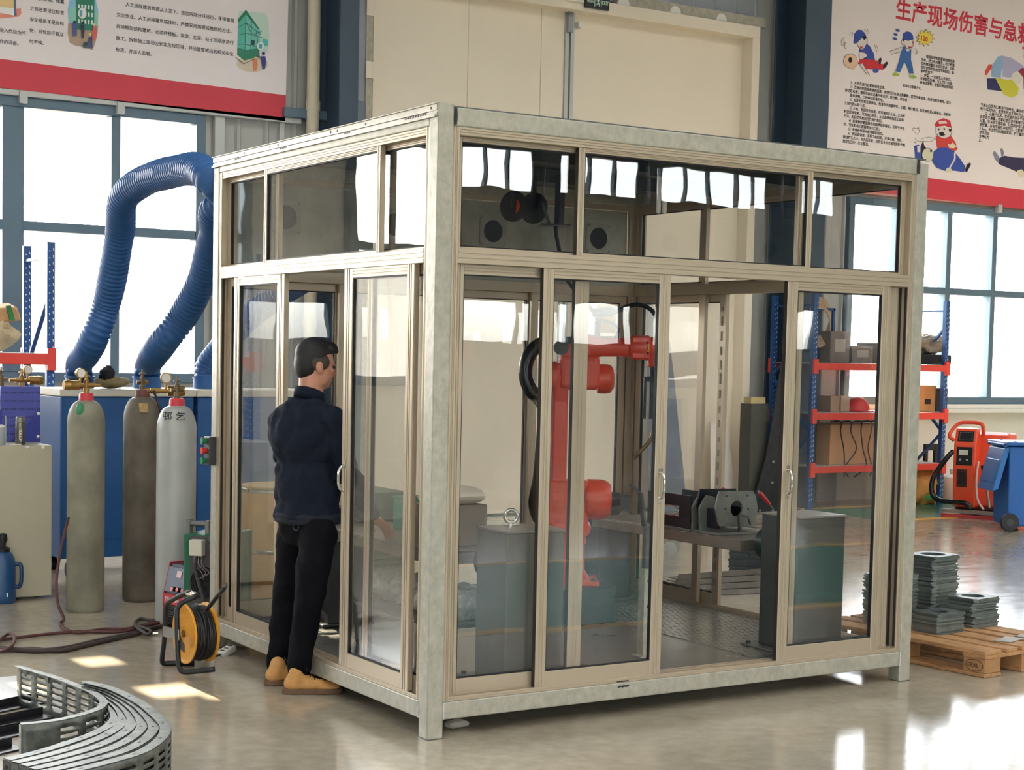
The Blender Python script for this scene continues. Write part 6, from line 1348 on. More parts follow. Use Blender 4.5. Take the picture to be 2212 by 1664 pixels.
RB_.write('　　2、对伤员进行必要的现场处理。\n　　1）迅速排除致命和致伤因素，如搬开压在身上的重物，撤离中毒现场，如果有意外触电，应立\n即切断电源；清除伤病员口鼻内的泥沙、呕吐物、血块或\n　　其他异物，保持呼吸道通畅等。\n　　2）检查伤员的生命特征，检查伤员病源呼吸、心跳、脉搏情况，如无呼吸或心跳停止，应就地\n立刻开展心肺复苏。\n　　3）止血，有创伤出血者，应迅速包扎止血，止血材\n料宜就地取材，可用加压包扎、上止血带或指压止血等\n方法。然后将伤病员尽快送往医院。\n　　4）如果腹腔脏器脱出或肠脑组织膨出，可用干净毛\n巾、软布料或搪瓷碗等加以保护。\n　　5）有骨折者用木板等临时固定。\n　　6）神志昏迷者，未明了病因前，注意心跳、呼吸、\n两侧瞳孔大小。有舌后坠者，应将舌头拉出或用别针穿刺\n固定在口外，防止窒息。', (1826, 179), (2057, 222), 44, 9.25, 0.02)
RB_.write('　　现场处理的首要原则是抢救\n生命，减少伤员痛苦，减少和预\n防伤情加重及发生并发症，正确\n而迅速地把伤病员转到医院，急\n救步骤如下：\n1、报警，一旦发生人员伤亡，\n不要惊慌失措，马上拨打120急\n救电话报警，报警时要告知明确', (1990, 123), (2062, 137), 14, 8.3, 0.02)
RB_.write('的地址与联系方式。', (1950, 187), (1993, 194), 9, 9, 0.02)
RB_.write('气停止后伤员口鼻有气流呼出，鼻亦有时，每分钟\n吹气18次左右，直至伤员自主呼吸为止。\n　　2、心脏按压术，将伤者仰卧于平地上，救护\n员将双手重叠，将掌根放在伤员胸骨下部位，肘\n伸直，肘关节不得弯曲，凭借救护者体重用力作\n至臂掌，亦有节奏性冲击按压，使胸骨下陷\n3-4cm，每次按压后随即放松，往复循环，直\n至伤员自\n主呼吸为\n止。', (2118, 229), (2238, 252), 22, 8.6, 0.02)
W_1 = (236, 226, 224); BLU = (58, 84, 176); BLU2 = (62, 110, 184); RD = (214, 50, 62); BK = (40, 36, 44); PEA = (240, 206, 178); OUT = (60, 54, 60)
ck = lambda *P: [(1740+x/4.16, y/4.16) for x, y in P]
RB_.art([(OUT, ck((455, 380), (500, 350), (555, 330), (556, 380), (548, 430), (500, 452), (470, 420))), (W_1, ck((460, 382), (500, 352), (549, 335), (550, 380), (543, 426), (500, 446), (474, 416))), (BLU, ck((428, 385), (438, 300), (470, 268), (505, 270), (535, 300), (545, 325), (500, 345), (465, 385), (435, 395))), (BK, ck((505, 330), (540, 320), (548, 345), (525, 360))), (RD, ck((485, 420), (508, 418), (515, 432), (495, 440))),
         (BLU, ck((548, 392), (580, 420), (612, 480), (624, 540), (560, 545), (520, 530), (480, 470), (478, 440), (520, 445))), (OUT, ck((478, 465), (530, 470), (558, 495), (550, 515), (500, 540), (478, 535))), (W_1, ck((482, 470), (528, 474), (552, 497), (545, 510), (500, 534), (483, 530))),
         (RD, ck((465, 570), (490, 535), (540, 530), (648, 545), (655, 575), (700, 575), (697, 628), (600, 625), (540, 620), (515, 570), (480, 580))), (BK, ck((655, 540), (672, 518), (682, 530), (672, 580), (655, 575))), (BK, ck((695, 590), (725, 552), (740, 565), (720, 605), (697, 622))), (BLU, oval(1740+628/4.16, 635/4.16, 6.5, 5.2)),
         (OUT, oval(1740+402/4.16, 550/4.16, 15.2, 15.6)), (PEA, oval(1740+402/4.16, 550/4.16, 14.6, 15)), (PEA, ck((395, 600), (440, 590), (440, 625), (410, 630))), (BK, oval(1740+398/4.16, 540/4.16, 4, 6)), (W_1, ck((480, 580), (512, 575), (560, 650), (572, 680), (545, 670), (500, 620))), (OUT, ck(*line(485, 585, 545, 668, 4))), (OUT, ck(*line(512, 575, 570, 680, 4)))]
        + [(OUT, ck(*line(*l, 3))) for l in ((345, 335, 315, 370), (315, 370, 320, 410), (320, 410, 362, 395), (362, 395, 340, 375), (340, 375, 350, 440), (350, 440, 368, 430), (395, 290, 390, 315), (415, 290, 412, 335), (520, 265, 555, 305), (545, 262, 568, 300), (610, 400, 635, 470), (625, 400, 640, 440))])
star = []
for k in range(24):
    r_ = 1.0 if k % 2 == 0 else 0.66; a = math.radians(k*15+6); star.append((1740+(1070+82*r_*math.cos(a))/4.16, (342+74*r_*math.sin(a))/4.16))
RB_.art([(OUT, ck((868, 350), (855, 385), (868, 405), (885, 400), (905, 438), (935, 440), (968, 415), (972, 360))), (W_1, ck((872, 352), (860, 384), (870, 400), (887, 395), (908, 433), (933, 435), (963, 412), (968, 362))), (BLU, ck((870, 345), (875, 300), (910, 282), (945, 290), (965, 320), (970, 355), (920, 368), (880, 355))), (BK, ck((872, 345), (890, 352), (885, 375), (874, 365))), (RD, ck((922, 418), (948, 420), (940, 432), (925, 430))), (RD, ck((962, 365), (970, 385), (955, 395))),
         (W_1, ck((820, 430), (870, 420), (880, 460), (845, 468), (800, 470), (765, 490), (752, 465), (790, 450))), (OUT, ck(*line(752, 465, 870, 420, 3))), (OUT, ck(*line(765, 490, 880, 460, 3))), (W_1, ck((948, 440), (985, 430), (1002, 470), (985, 492), (950, 480))), (OUT, ck(*line(1002, 470, 985, 492, 4))), (OUT, ck(*line(985, 430, 1002, 470, 4))),
         (BLU2, ck((880, 415), (892, 420), (905, 460), (935, 462), (935, 440), (945, 445), (945, 540), (960, 600), (968, 665), (930, 662), (905, 590), (885, 560), (845, 655), (808, 640), (840, 540), (855, 470))), (W_1, ck((810, 640), (848, 655), (845, 670), (805, 655))), (W_1, ck((930, 660), (970, 663), (970, 680), (932, 678))), ((176, 200, 72), ck((775, 675), (800, 650), (840, 668), (835, 685), (800, 684))), ((150, 196, 84), ck((930, 680), (970, 675), (998, 700), (960, 708), (932, 700))),
         (OUT, [(1740+(1070+1.07*((x-1740)*4.16-1070))/4.16, (342+1.07*(y*4.16-342))/4.16) for x, y in star]), ((244, 222, 92), star)]
        + [(BLU, oval(1740+x/4.16, y/4.16, 4.5, 2.6, rot=0.3)) for x, y in ((825, 275), (805, 312), (798, 350))])
text('star_lettering', '120', YP(1988, 87, YBN-0.013), 0.085, mat('star_red', (212, 70, 40), 0.5), RB_.t, 0.0006, 0.001, rot=(math.pi/2, RB_.th, 0))
RB_.art([(OUT, ck((1168, 1140), (1310, 1140), (1318, 1190), (1300, 1235), (1240, 1248), (1200, 1235), (1170, 1200))), (W_1, ck((1172, 1142), (1306, 1142), (1312, 1190), (1296, 1230), (1240, 1243), (1204, 1230), (1175, 1198))), (RD, ck((1155, 1125), (1185, 1085), (1240, 1062), (1300, 1085), (1312, 1150), (1250, 1130), (1175, 1140))), (W_1, ck((1195, 1090), (1260, 1085), (1275, 1110), (1200, 1115))), (BK, ck((1200, 1190), (1235, 1185), (1255, 1215), (1220, 1225), (1200, 1212))), (BK, ck((1285, 1155), (1310, 1160), (1305, 1185), (1288, 1182))), (BK, oval(1740+1195/4.16, 1162/4.16, 1.8, 2.2)), (BK, oval(1740+1245/4.16, 1160/4.16, 1.8, 2.2)),
         ((218, 70, 62), ck((1168, 1215), (1210, 1235), (1250, 1248), (1305, 1220), (1345, 1280), (1365, 1340), (1335, 1365), (1180, 1330))), ((232, 224, 200), ck((1275, 1295), (1300, 1300), (1320, 1280), (1335, 1300), (1362, 1315), (1330, 1335), (1290, 1330))),
         (BLU, ck((975, 1310), (1010, 1300), (1045, 1320), (1045, 1440), (985, 1430))), (W_1, ck((1000, 1310), (1030, 1312), (1028, 1370), (1002, 1368))), (BK, ck((1040, 1300), (1055, 1265), (1062, 1305), (1080, 1330), (1060, 1440), (1035, 1440))), (OUT, oval(1740+1095/4.16, 1392/4.16, 12.6, 15)), ((222, 220, 196), oval(1740+1095/4.16, 1392/4.16, 12, 14.4)),
         (BLU, ck((1150, 1360), (1190, 1330), (1260, 1325), (1330, 1360), (1380, 1420), (1430, 1495), (1420, 1548), (1330, 1535), (1240, 1535), (1170, 1505), (1135, 1450))), (W_1, ck((1330, 1370), (1345, 1375), (1345, 1430), (1300, 1510), (1285, 1505), (1330, 1430))), ((222, 220, 196), oval(1740+1283/4.16, 1530/4.16, 6, 5.4)), (BK, ck((1425, 1535), (1448, 1480), (1475, 1460), (1482, 1480), (1445, 1550))), (BK, oval(1740+1122/4.16, 1358/4.16, 2, 2.8))]
        + [(OUT, ck(*line(*l, 3))) for l in ((950, 1160), )if False] + [(OUT, ck(*line(*l, 3))) for l in ((955, 1165, 985, 1200), (985, 1200, 1005, 1215), (950, 1160, 970, 1148), (970, 1148, 985, 1160), (985, 1160, 1010, 1148), (1010, 1148, 1015, 1180), (1015, 1180, 1000, 1205), (975, 1245, 1000, 1270), (1000, 1270, 1110, 1275), (1110, 1275, 1160, 1250), (1160, 1250, 1100, 1232), (1100, 1232, 1035, 1248), (925, 1275, 942, 1278), (960, 1278, 985, 1290), (985, 1290, 972, 1270))])
RB_.art([((150, 190, 226), ck((1668, 600), (1730, 510), (1770, 498), (1800, 520), (1760, 640), (1755, 700), (1670, 690))), ((184, 184, 220), ck((1770, 500), (1850, 520), (1940, 580), (2010, 640), (1900, 660), (1840, 700), (1770, 690), (1770, 620))), ((236, 232, 224), oval(1740+1900/4.16, 700/4.16, 12, 14)), ((150, 50, 72), ck((1910, 640), (1945, 610), (2000, 620), (2000, 800), (1960, 800), (1958, 700))), ((226, 84, 66), ck((1612, 640), (1645, 580), (1675, 578), (1672, 610), (1625, 678), (1612, 672))), ((52, 52, 110), ck((1628, 705), (1705, 705), (1765, 820), (1635, 805))), ((216, 214, 72), ck((1705, 700), (1800, 718), (1850, 715), (1915, 790), (1905, 850), (1850, 880), (1780, 850), (1765, 820)))])
RB_.art([((132, 140, 170), ck((1682, 1375), (1700, 1355), (1725, 1385), (1742, 1420), (1735, 1470), (1700, 1430))), ((132, 140, 170), ck((1750, 1340), (1765, 1330), (1785, 1370), (1775, 1410), (1760, 1410))), ((56, 50, 90), ck((1742, 1420), (1790, 1400), (1870, 1415), (1964, 1420), (2100, 1430), (2100, 1560), (1900, 1545), (1735, 1475))), ((232, 224, 200), ck((1900, 1535), (1940, 1520), (1980, 1560), (1960, 1600), (1915, 1590)))])
# exit sign and emergency lamp over the door
a, b_ = YP(1262, 12, 7.94), YP(1313, 27, 7.94)
SGN = mat('exit_dark_green', (24, 38, 44), 0.35); GLO = mat('exit_white_green', (206, 236, 214), 0.4)
t = thing('exit_sign', (a.x, 7.945, 5.32), 'dark EXIT sign with a running figure over the cream door', 'sign')
q = MB(); q.box(a.x, 7.915, 5.325, b_.x, 7.949, 5.485); q.build('sign_box', SGN, t, bevel=0.003)
w_ = b_.x-a.x; text('exit_lettering', 'EXIT', (a.x+w_*0.68, 7.9145, 5.375), 0.058, GLO, t, 0.0008, 0.001, rot=(math.pi/2, 0, 0), sx=0.72)
text('exit_lettering', '安全出口', (a.x+w_*0.06, 7.9145, 5.382), 0.028, GLO, t, 0.0008, 0.001, rot=(math.pi/2, 0, 0), sx=0.9)
q = MB(); o = Vector((a.x+w_*0.37, 7.913, 5.345)); k = 0.105
for P in ([(0, 0), (0.08, 0), (0.08, 1.0), (0.92, 1.0), (0.92, 0), (1.0, 0), (1.0, 1.1), (0, 1.1)], oval(0.6, 0.86, 0.09, 0.09, 14), [(0.42, 0.72), (0.66, 0.74), (0.58, 0.46), (0.76, 0.26), (0.7, 0.08), (0.62, 0.1), (0.64, 0.24), (0.46, 0.36), (0.3, 0.12), (0.14, 0.12), (0.14, 0.2), (0.27, 0.2), (0.44, 0.5)], [(0.64, 0.7), (0.84, 0.54), (0.8, 0.49), (0.62, 0.6)], [(0.44, 0.72), (0.26, 0.56), (0.3, 0.5), (0.48, 0.62)]):
    q.prism([(x*k*0.85, z*k) for x, z in P], o, X3, Z3, Y3*0.002)
q.build('running_figure', GLO, t)
a2, b2 = YP(1222, 12, 7.94), YP(1260, 12, 7.94)
t = thing('emergency_lamp', (a2.x, 7.94, 5.35), 'white emergency lamp box left of the exit sign', 'lamp')
q = MB(); q.box(a2.x, 7.905, 5.365, b2.x-0.01, 7.949, 5.50); q.build('lamp_box', WHITEP, t, bevel=0.006)
q = MB(); q.box(a2.x+0.03, 7.903, 5.40, b2.x-0.05, 7.9045, 5.44); q.build('faint_label', mat('faint_grey', (206, 206, 202), 0.5), t)

# ================================================================== right side
# pallet with plate stacks
PR = math.radians(5); PU = Vector((math.cos(PR), math.sin(PR), 0)); PV = Vector((-PU.y, PU.x, 0)); PO = Vector((3.37, -0.145, 0))
WOOD = mat('pallet_wood', (196, 150, 102), 0.7, 0, 0.2, 5, 0.15, 40, stretch=(6, 1, 6), tint=(158, 116, 76)); WOOD2 = mat('pallet_block_wood', (176, 132, 88), 0.75, 0, 0.15, 12, 0.2, 60)
t = thing('pallet', PO+PU*0.4+PV*0.6, 'pale wooden pallet stamped with an oval mark, carrying steel plate stacks', 'pallet')
def pbox(u0, v0, z0, u1, v1, z1, nm, m):
    q = MB(); c = PO+PU*((u0+u1)/2)+PV*((v0+v1)/2)+Z3*((z0+z1)/2); q.obox(c, PU*((u1-u0)/2), PV*((v1-v0)/2), Z3*((z1-z0)/2)); return q.build(nm, m, t, bevel=0.003, seg=1)
for u, w in ((0, 0.145), (0.185, 0.1), (0.3275, 0.145), (0.515, 0.1), (0.655, 0.145)): pbox(u, 0, 0.122, u+w, 1.2, 0.144, 'deck_board', WOOD)
for v in (0, 0.5275, 1.055): pbox(0, v, 0.100, 0.8, v+0.145, 0.1215, 'cross_board', WOOD)
blk = None
for v in (0, 0.5275, 1.055):
    for u in (0, 0.3275, 0.655):
        o = pbox(u+0.004, v+0.003, 0.022, u+0.141, v+0.142, 0.0995, 'block', WOOD2)
        if blk is None: blk = o
for u in (0, 0.3275, 0.655): pbox(u, 0, 0.001, u+0.145, 1.2, 0.0215, 'bottom_board', WOOD)
c = PO+PV*0.0725+PU*0.0025+Z3*0.061; BRN = mat('burnt_mark', (86, 58, 40), 0.8)
q = MB(); q.tube([c+PV*(0.055*math.cos(a))+Z3*(0.031*math.sin(a)) for a in [2*math.pi*k/40 for k in range(40)]], 0.0016, 6, closed=True); q.build('oval_stamp', BRN, blk)
text('stamp_lettering', 'EPAL', c+PV*0.042-Z3*0.012-PU*0.0008, 0.034, BRN, blk, 0.0006, 0.0, rot=(math.pi/2, 0, PR-math.pi/2), sx=0.98)
PLM = [mat('plate_green_grey', (120, 128, 124), 0.42, 0.45, 0.2, 9), mat('plate_green_grey_b', (106, 114, 112), 0.42, 0.45, 0.2, 9), mat('plate_green_grey_c', (132, 138, 132), 0.42, 0.45, 0.2, 9)]
def plate_mesh(w, d, hr, m):
    q = MB(); holed_plate(q, [(-w/2, -d/2), (w/2, -d/2), (w/2, d/2), (-w/2, d/2)], (0, 0), hr, (0, 0, 0), X3, Y3, Z3*0.0092, 32)
    o = q.build('steel_plate', m); return o
def stack(cu, cv, w, d, hr, z1, rot, jit, top_label, label, group, z0=0.1445):
    n = int(round((z1-z0)/0.0097)); protos = [plate_mesh(w, d, hr, m) for m in PLM]; used = [False]*3; c = PO+PU*cu+PV*cv
    for k in range(n):
        i = random.randrange(3)
        if used[i]: o = protos[i].copy(); COL.objects.link(o)
        else: o = protos[i]; used[i] = True
        j = jit*(1.6 if random.random() < 0.2 else 1)
        o.location = (c.x+random.uniform(-j, j), c.y+random.uniform(-j, j), z0+0.0097*k); o.rotation_euler = (0, 0, rot+random.uniform(-jit*4, jit*4))
        tag(o, top_label if k == n-1 else label, 'steel plate', group)
        if k == n-1:
            q = MB()
            for sx_ in (-1, 1):
                for sy_ in (-1, 1): q.cyl((sx_*w*0.36, sy_*d*0.36, 0.0093), (sx_*w*0.36, sy_*d*0.36, 0.0099), 0.007, n=10)
            b_ = q.build('bolt_hole', BLACK); b_.parent = o
    for i in range(3):
        if not used[i]: bpy.data.objects.remove(protos[i])
stack(0.33, 0.56, 0.25, 0.19, 0.05, 0.265, PR, 0.006, 'top plate with a round hole on the low front stack of the pallet', 'grey-green steel plate in the low front stack, nearest the cell post', 'plates of the low front stack')
stack(0.70, 0.60, 0.24, 0.21, 0.068, 0.315, math.radians(8), 0.010, 'top plate with a large round hole on the right-hand stack', 'grey-green steel plate in the right-hand stack on the pallet', 'plates of the right-hand stack')
stack(0.70, 0.90, 0.26, 0.22, 0.075, 0.53, math.radians(10), 0.010, 'top plate with a large hole on the tallest stack at the back of the pallet', 'grey-green steel plate in the tallest stack at the back of the pallet', 'plates of the tallest back stack')
stack(0.32, 0.90, 0.25, 0.22, 0.06, 0.44, math.radians(6), 0.007, 'top plate of the stack half hidden by the cell corner post', 'grey-green steel plate in the stack half hidden by the corner post', 'plates of the stack by the post')
for (u, v, lb) in ((0.66, 0.18, 'thin scrap plate lying flat on the pallet boards, right of the stacks'), (0.43, 0.16, 'thin rusty scrap plate lying on the middle pallet board')):
    q = MB(); c = PO+PU*u+PV*v; q.obox(c+Z3*0.147, PU*0.09+PV*0.02, PV*0.045-PU*0.02, Z3*0.0024); tag(q.build('scrap_plate', mat('scrap_grey', (150, 142, 130), 0.5, 0.3, 0.2, 12)), lb, 'steel plate')

# right storage rack and goods
YR = 7.30; xR = YP(2040, 800, YR).x; xLk = YP(1756, 800, YR).x; SH = (0.50, 1.10, 1.66)
rack('blue and red pallet rack by the right window, loaded with boxes', xLk, xR, YR, 7.95, 2.42, SH, 0.075)
def at_rack(px, sh): p = YP(px, 800, YR+0.25); return Vector((p.x, YR+0.3, SH[sh]+0.0055))
a = at_rack(2012, 2); t = thing('carry_case', a, 'flat black carry case on the upper beam of the right rack', 'case')
q = MB(); q.obox(a+Vector((-0.1, 0, 0.06)), (0.3, 0, 0), (0, 0.18, 0), (0, 0, 0.06)); q.build('case_body', BLACK, t, bevel=0.02)
q = MB(); q.tube(spline([a+Vector((0.0, -0.18, 0.05)), a+Vector((0.02, -0.215, 0.06)), a+Vector((0.1, -0.215, 0.06)), a+Vector((0.12, -0.18, 0.05))], 4), 0.012, 8); q.build('case_handle', BLACK, t, smooth=True)
q = MB(); lump(q, a+Vector((-0.02, 0.02, 0.24)), 0.17, 1.5, 0.9, 0.65, 31, 0.45, 26, 16); tag(q.build('sack', mat('grey_brown_sack', (156, 144, 126), 0.8, 0, 0.2, 8, 0.3, 14), smooth=True), 'slumped grey-brown sack lying on the black case', 'sack')
a = at_rack(1850, 2)
for k, (dx, w, h, lb) in enumerate(((-0.36, 0.2, 0.36, 'tall grey box on the upper shelf seen through the right door'), (0.0, 0.22, 0.20, 'grey box on the upper shelf, middle of three behind the right door'), (0.34, 0.16, 0.24, 'small grey carton on the upper shelf nearest the door frame'))):
    t = thing('storage_box', a+Vector((dx, 0, 0)), lb, 'box', 'boxes on the upper right shelf'); q = MB(); q.obox(a+Vector((dx, 0.02, h/2)), (w*0.75, 0, 0), (0, 0.16, 0), (0, 0, h/2)); q.build('box_body', mat('dusty_grey_box', (128, 118, 112), 0.8, 0, 0.12, 6), t, bevel=0.006)
    q = MB(); q.obox(a+Vector((dx, -0.1415, h*0.55)), (w*0.4, 0, 0), (0, 0.0012, 0), (0, 0, h*0.2)); q.build('box_label', mat('grey_paper_label', (176, 168, 160), 0.8), t)
a = at_rack(1768, 2); q = MB()
for k in range(7): q.tube([a+Vector((0.0+0.16*math.cos(t_)+0.01*k, -0.05+0.012*k, 0.40+0.02*k+0.22*math.sin(t_))) for t_ in [2*math.pi*i/30 for i in range(30)]], 0.011, 7, closed=True)
for v in range(len(q.v)): pass
tag(q.build('cable_coil', mat('tan_cable', (188, 160, 132), 0.5), smooth=True), 'coil of tan cable hanging above the upper rack beam', 'cable')
q = MB(); q.bar(a+Vector((-0.1, -0.02, 0.61)), a+Vector((0.25, -0.02, 0.61)), 0.03, 0.03); q.bar(a+Vector((0.23, -0.02, 0.0)), a+Vector((0.23, -0.02, 0.62)), 0.03, 0.03); tag(q.build('coil_hook', RACKBLUE), 'blue hook arm holding the tan cable coil', 'hook')
a = at_rack(1999, 1); t = thing('carton', a, 'brown carton on the middle shelf beside a black box', 'box')
q = MB(); q.obox(a+Vector((-0.05, 0, 0.155)), (0.14, 0, 0), (0, 0.15, 0), (0, 0, 0.155)); q.build('carton_body', mat('brown_carton', (196, 140, 84), 0.75, 0, 0.1, 6), t, bevel=0.005)
q = MB(); q.obox(a+Vector((-0.05, -0.1515, 0.12)), (0.05, 0, 0), (0, 0.001, 0), (0, 0, 0.03)); q.build('carton_print', INK, t)
a = at_rack(2019, 1); t = thing('tool_box', a, 'black box with a white label on the middle shelf by the upright', 'box')
q = MB(); q.obox(a+Vector((0.02, -0.02, 0.14)), (0.1, 0, 0), (0, 0.14, 0), (0, 0, 0.14)); q.build('box_body', BLACK, t, bevel=0.008)
q = MB(); q.obox(a+Vector((0.07, -0.1615, 0.12)), (0.03, 0, 0), (0, 0.001, 0), (0, 0, 0.09)); q.build('white_label', WHITEP, t)
a = at_rack(1862, 1); t = thing('safety_helmet', a, 'red safety helmet on the middle shelf behind the right door', 'helmet')
q = MB(); q.ell(a+Z3*0.02, 0.15, 0.13, 0.15, None, 22, 14); q.v = [Vector((v.x, v.y, max(v.z, a.z))) for v in q.v]; q.build('shell', mat('helmet_red', (206, 48, 50), 0.35), t, smooth=True)
q = MB(); q.lathe(a+Vector((0, -0.03, 0.0)), Z3, [(0.15, 0.0), (0.175, 0.004), (0.17, 0.012), (0.12, 0.02)], 28); q.build('brim', mat('helmet_red', (206, 48, 50), 0.35), t, smooth=True)
for k, px in enumerate((1800, 1822)):
    a = at_rack(px, 1); t = thing('small_carton', a, ('left' if k == 0 else 'right')+' of two small grey cartons beside the red helmet', 'box', 'small cartons beside the helmet'); q = MB(); q.obox(a+Z3*0.09, (0.07, 0, 0), (0, 0.1, 0), (0, 0, 0.09)); q.build('carton_body', mat('brown_grey_carton', (168, 140, 118), 0.8), t, bevel=0.004)
    q = MB(); q.obox(a+Vector((0, 0, 0.181)), (0.02, 0, 0), (0, 0.1, 0), (0, 0, 0.0008)); q.build('tape', mat('tape_tan', (190, 166, 130), 0.4), t)
a = at_rack(1836, 0); t = thing('carton', a, 'large brown carton on the lower shelf with cables draped over it', 'box')
q = MB(); q.obox(a+Z3*0.23, (0.42, 0, 0), (0, 0.2, 0), (0, 0, 0.23)); q.build('carton_body', mat('brown_carton_b', (190, 146, 106), 0.75, 0, 0.1, 4), t, bevel=0.006)
q = MB(); q.obox(a+Z3*0.461, (0.42, 0, 0), (0, 0.03, 0), (0, 0, 0.0008)); q.build('tape', mat('tape_tan', (190, 166, 130), 0.4), t)
rr = random.Random(5)
for k in range(5):
    q = MB(); b_ = a+Vector((-0.3+0.16*k, -0.21, 0.475)); q.tube(spline([b_+Vector((rr.uniform(-.05, .05), 0.15, 0.008)), b_+Vector((0.05, 0.02, 0.012)), b_+Vector((0.0, -0.03, -0.1)), b_+Vector((rr.uniform(-.1, .1), -0.04, -0.3)), b_+Vector((rr.uniform(-.1, .1), -0.05, -0.5)), b_+Vector((rr.uniform(-.1, .1), -0.02, -0.62))], 6), 0.008, 7)
    tag(q.build('cable', CAB, smooth='full'), 'dark cable draped over the brown carton on the lower shelf', 'cable', 'cables draped over the carton')
a = YP(2003, 1060, YR+0.1); a = Vector((a.x, YR+0.15, 0)); t = thing('paper_bag', a, 'yellow-brown bag with green print standing under the right rack', 'bag')
q = MB(); lump(q, a+Z3*0.22, 0.26, 0.85, 0.55, 0.98, 41, 0.28, 26, 18); q.v = [Vector((v.x, v.y, max(v.z, 0.002))) for v in q.v]; q.build('bag_body', mat('yellow_kraft_bag', (220, 170, 92), 0.7, 0, 0.15, 7, 0.3, 12), t, smooth=True)
q = MB(); q.obox(a+Vector((0.12, -0.145, 0.27)), (0.05, 0.01, -0.02), (0, 0.004, 0), (0.02, 0, 0.05)); q.obox(a+Vector((-0.02, -0.15, 0.1)), (0.12, 0, 0), (0, 0.004, 0), (0, 0, 0.03)); q.build('green_print', mat('bag_green', (66, 156, 76), 0.6), t)
a = YP(2016, 1000, 7.7); t = thing('charger_stand', Vector((a.x, 7.75, 0)), 'black upright charger stand behind the rack leg', 'stand')
q = MB(); q.box(a.x-0.12, 7.72, 0.0, a.x+0.12, 7.78, 0.04); q.box(a.x-0.11, 7.73, 0.04, a.x-0.06, 7.77, 0.70); q.box(a.x+0.06, 7.73, 0.04, a.x+0.11, 7.77, 0.70); q.box(a.x-0.06, 7.73, 0.62, a.x+0.06, 7.77, 0.70); q.box(a.x-0.06, 7.73, 0.3, a.x+0.06, 7.77, 0.36); q.build('stand_frame', BLACK, t, bevel=0.006)
a = G(2060, 1085); a = Vector((a.x, 7.4, 0)); a.x = YP(2060, 1060, 7.4).x; t = thing('plastic_jerrican', a, 'translucent white plastic can on the floor left of the orange scrubber', 'can')
q = MB(); q.lathe(a, Z3, [(0.14, 0), (0.15, 0.01), (0.15, 0.26), (0.12, 0.32), (0.05, 0.35), (0.05, 0.38)], 26); q.build('can_body', mat('milky_plastic', (224, 218, 206), 0.35), t, smooth=True)
q = MB(); q.cyl(a+Z3*0.38, a+Z3*0.42, 0.055, n=20); q.build('can_cap', WHITEP, t, smooth=True)
q = MB(); q.obox(a+Vector((-0.05, -0.142, 0.17)), (0.06, -0.02, 0), (0, 0.003, 0), (0, 0, 0.07)); q.build('can_label', mat('beige_label', (220, 190, 170), 0.6), t)

# floor scrubber
SO = G(2104, 1118); SO.z = 0
ORS = mat('scrubber_orange', (236, 82, 48), 0.35, 0, 0.04, 3); FW = -DH*0.86-RT_*0.5; FW.normalize(); SDW = Vector((-FW.y, FW.x, 0))
if SDW.dot(RT_) < 0: SDW = -SDW
sc = thing('floor_scrubber', SO, 'orange walk-behind floor scrubber by the right wall', 'floor scrubber')
q = MB(); prof = [(0.0, 0.10), (0.02, 0.30), (0.05, 0.55), (0.03, 0.80), (-0.04, 0.97), (-0.14, 0.98), (-0.2, 0.8), (-0.2, 0.1)]
q.prism(prof, SO-SDW*0.24, FW, Z3, SDW*0.24); q.build('control_column', ORS, sc, bevel=0.018, seg=3)
q = MB(); q.prism([(-0.17, 0.1), (-0.17, 0.9), (-0.3, 0.93), (-0.62, 0.92), (-0.66, 0.6), (-1.0, 0.58), (-1.05, 0.12)], SO-SDW*0.22, FW, Z3, SDW*0.52); q.build('tank_body', ORS, sc, bevel=0.03, seg=3)
q = MB(); q.prism([(-0.5, 0.1), (-0.5, 0.66), (-0.62, 0.70), (-1.1, 0.68), (-1.16, 0.3), (-1.14, 0.1)], SO-SDW*0.05, FW, Z3, SDW*0.40); q.build('tank_cover', ORS, sc, bevel=0.03, seg=3)
def onface(z, u, off=0.004):
    for (x0, z0), (x1, z1) in zip(prof, prof[1:]):
        if z0 <= z <= z1: f_ = (z-z0)/(z1-z0); sl_ = Vector((x1-x0, z1-z0)); n2 = Vector((sl_.y, -sl_.x)).normalized(); return SO+FW*(x0+(x1-x0)*f_+n2.x*off)+Z3*(z+n2.y*off)-SDW*0.12+SDW*u, FW*n2.x+Z3*n2.y, (FW*sl_.x+Z3*sl_.y).normalized()
for z, hh, hw, nm in ((0.885, 0.06, 0.085, 'display_panel'), (0.67, 0.10, 0.085, 'control_panel')):
    p, n_, up = onface(z, 0.0); q = MB(); q.obox(p, SDW*hw, n_*0.004, up*hh); o = q.build(nm, BLACKG, sc, bevel=0.004)
    if nm == 'control_panel':
        q = MB(); q.obox(p+n_*0.005+up*0.04-SDW*0.01, SDW*0.05, n_*0.0015, up*0.028); q.build('screen', mat('pale_lcd', (206, 206, 190), 0.3), o)
        for u in (-0.04, 0.035):
            q = MB(); q.cyl(p+n_*0.004-up*0.04+SDW*u, p+n_*0.016-up*0.04+SDW*u, 0.012, n=14); q.build('knob', CHROME, o, smooth=True)
    else:
        q = MB(); q.tube([p+n_*0.0055+SDW*(0.065*sx_)+up*(0.045*sy_) for sx_, sy_ in ((-1, -1), (1, -1), (1, 1), (-1, 1))], 0.0015, 6, closed=True); q.build('panel_outline', mat('grey_line', (150, 150, 150), 0.4), o)
p, n_, up = onface(0.43, -0.02); q = MB(); q.obox(p, SDW*0.055, n_*0.006, up*0.1); q.build('recess', mat('recess_dark', (70, 30, 26), 0.6), sc)
q = MB(); q.obox(p+n_*0.02+up*0.0, SDW*0.025, n_*0.015, up*0.06); q.build('plug_holder', BLACK, sc, bevel=0.004)
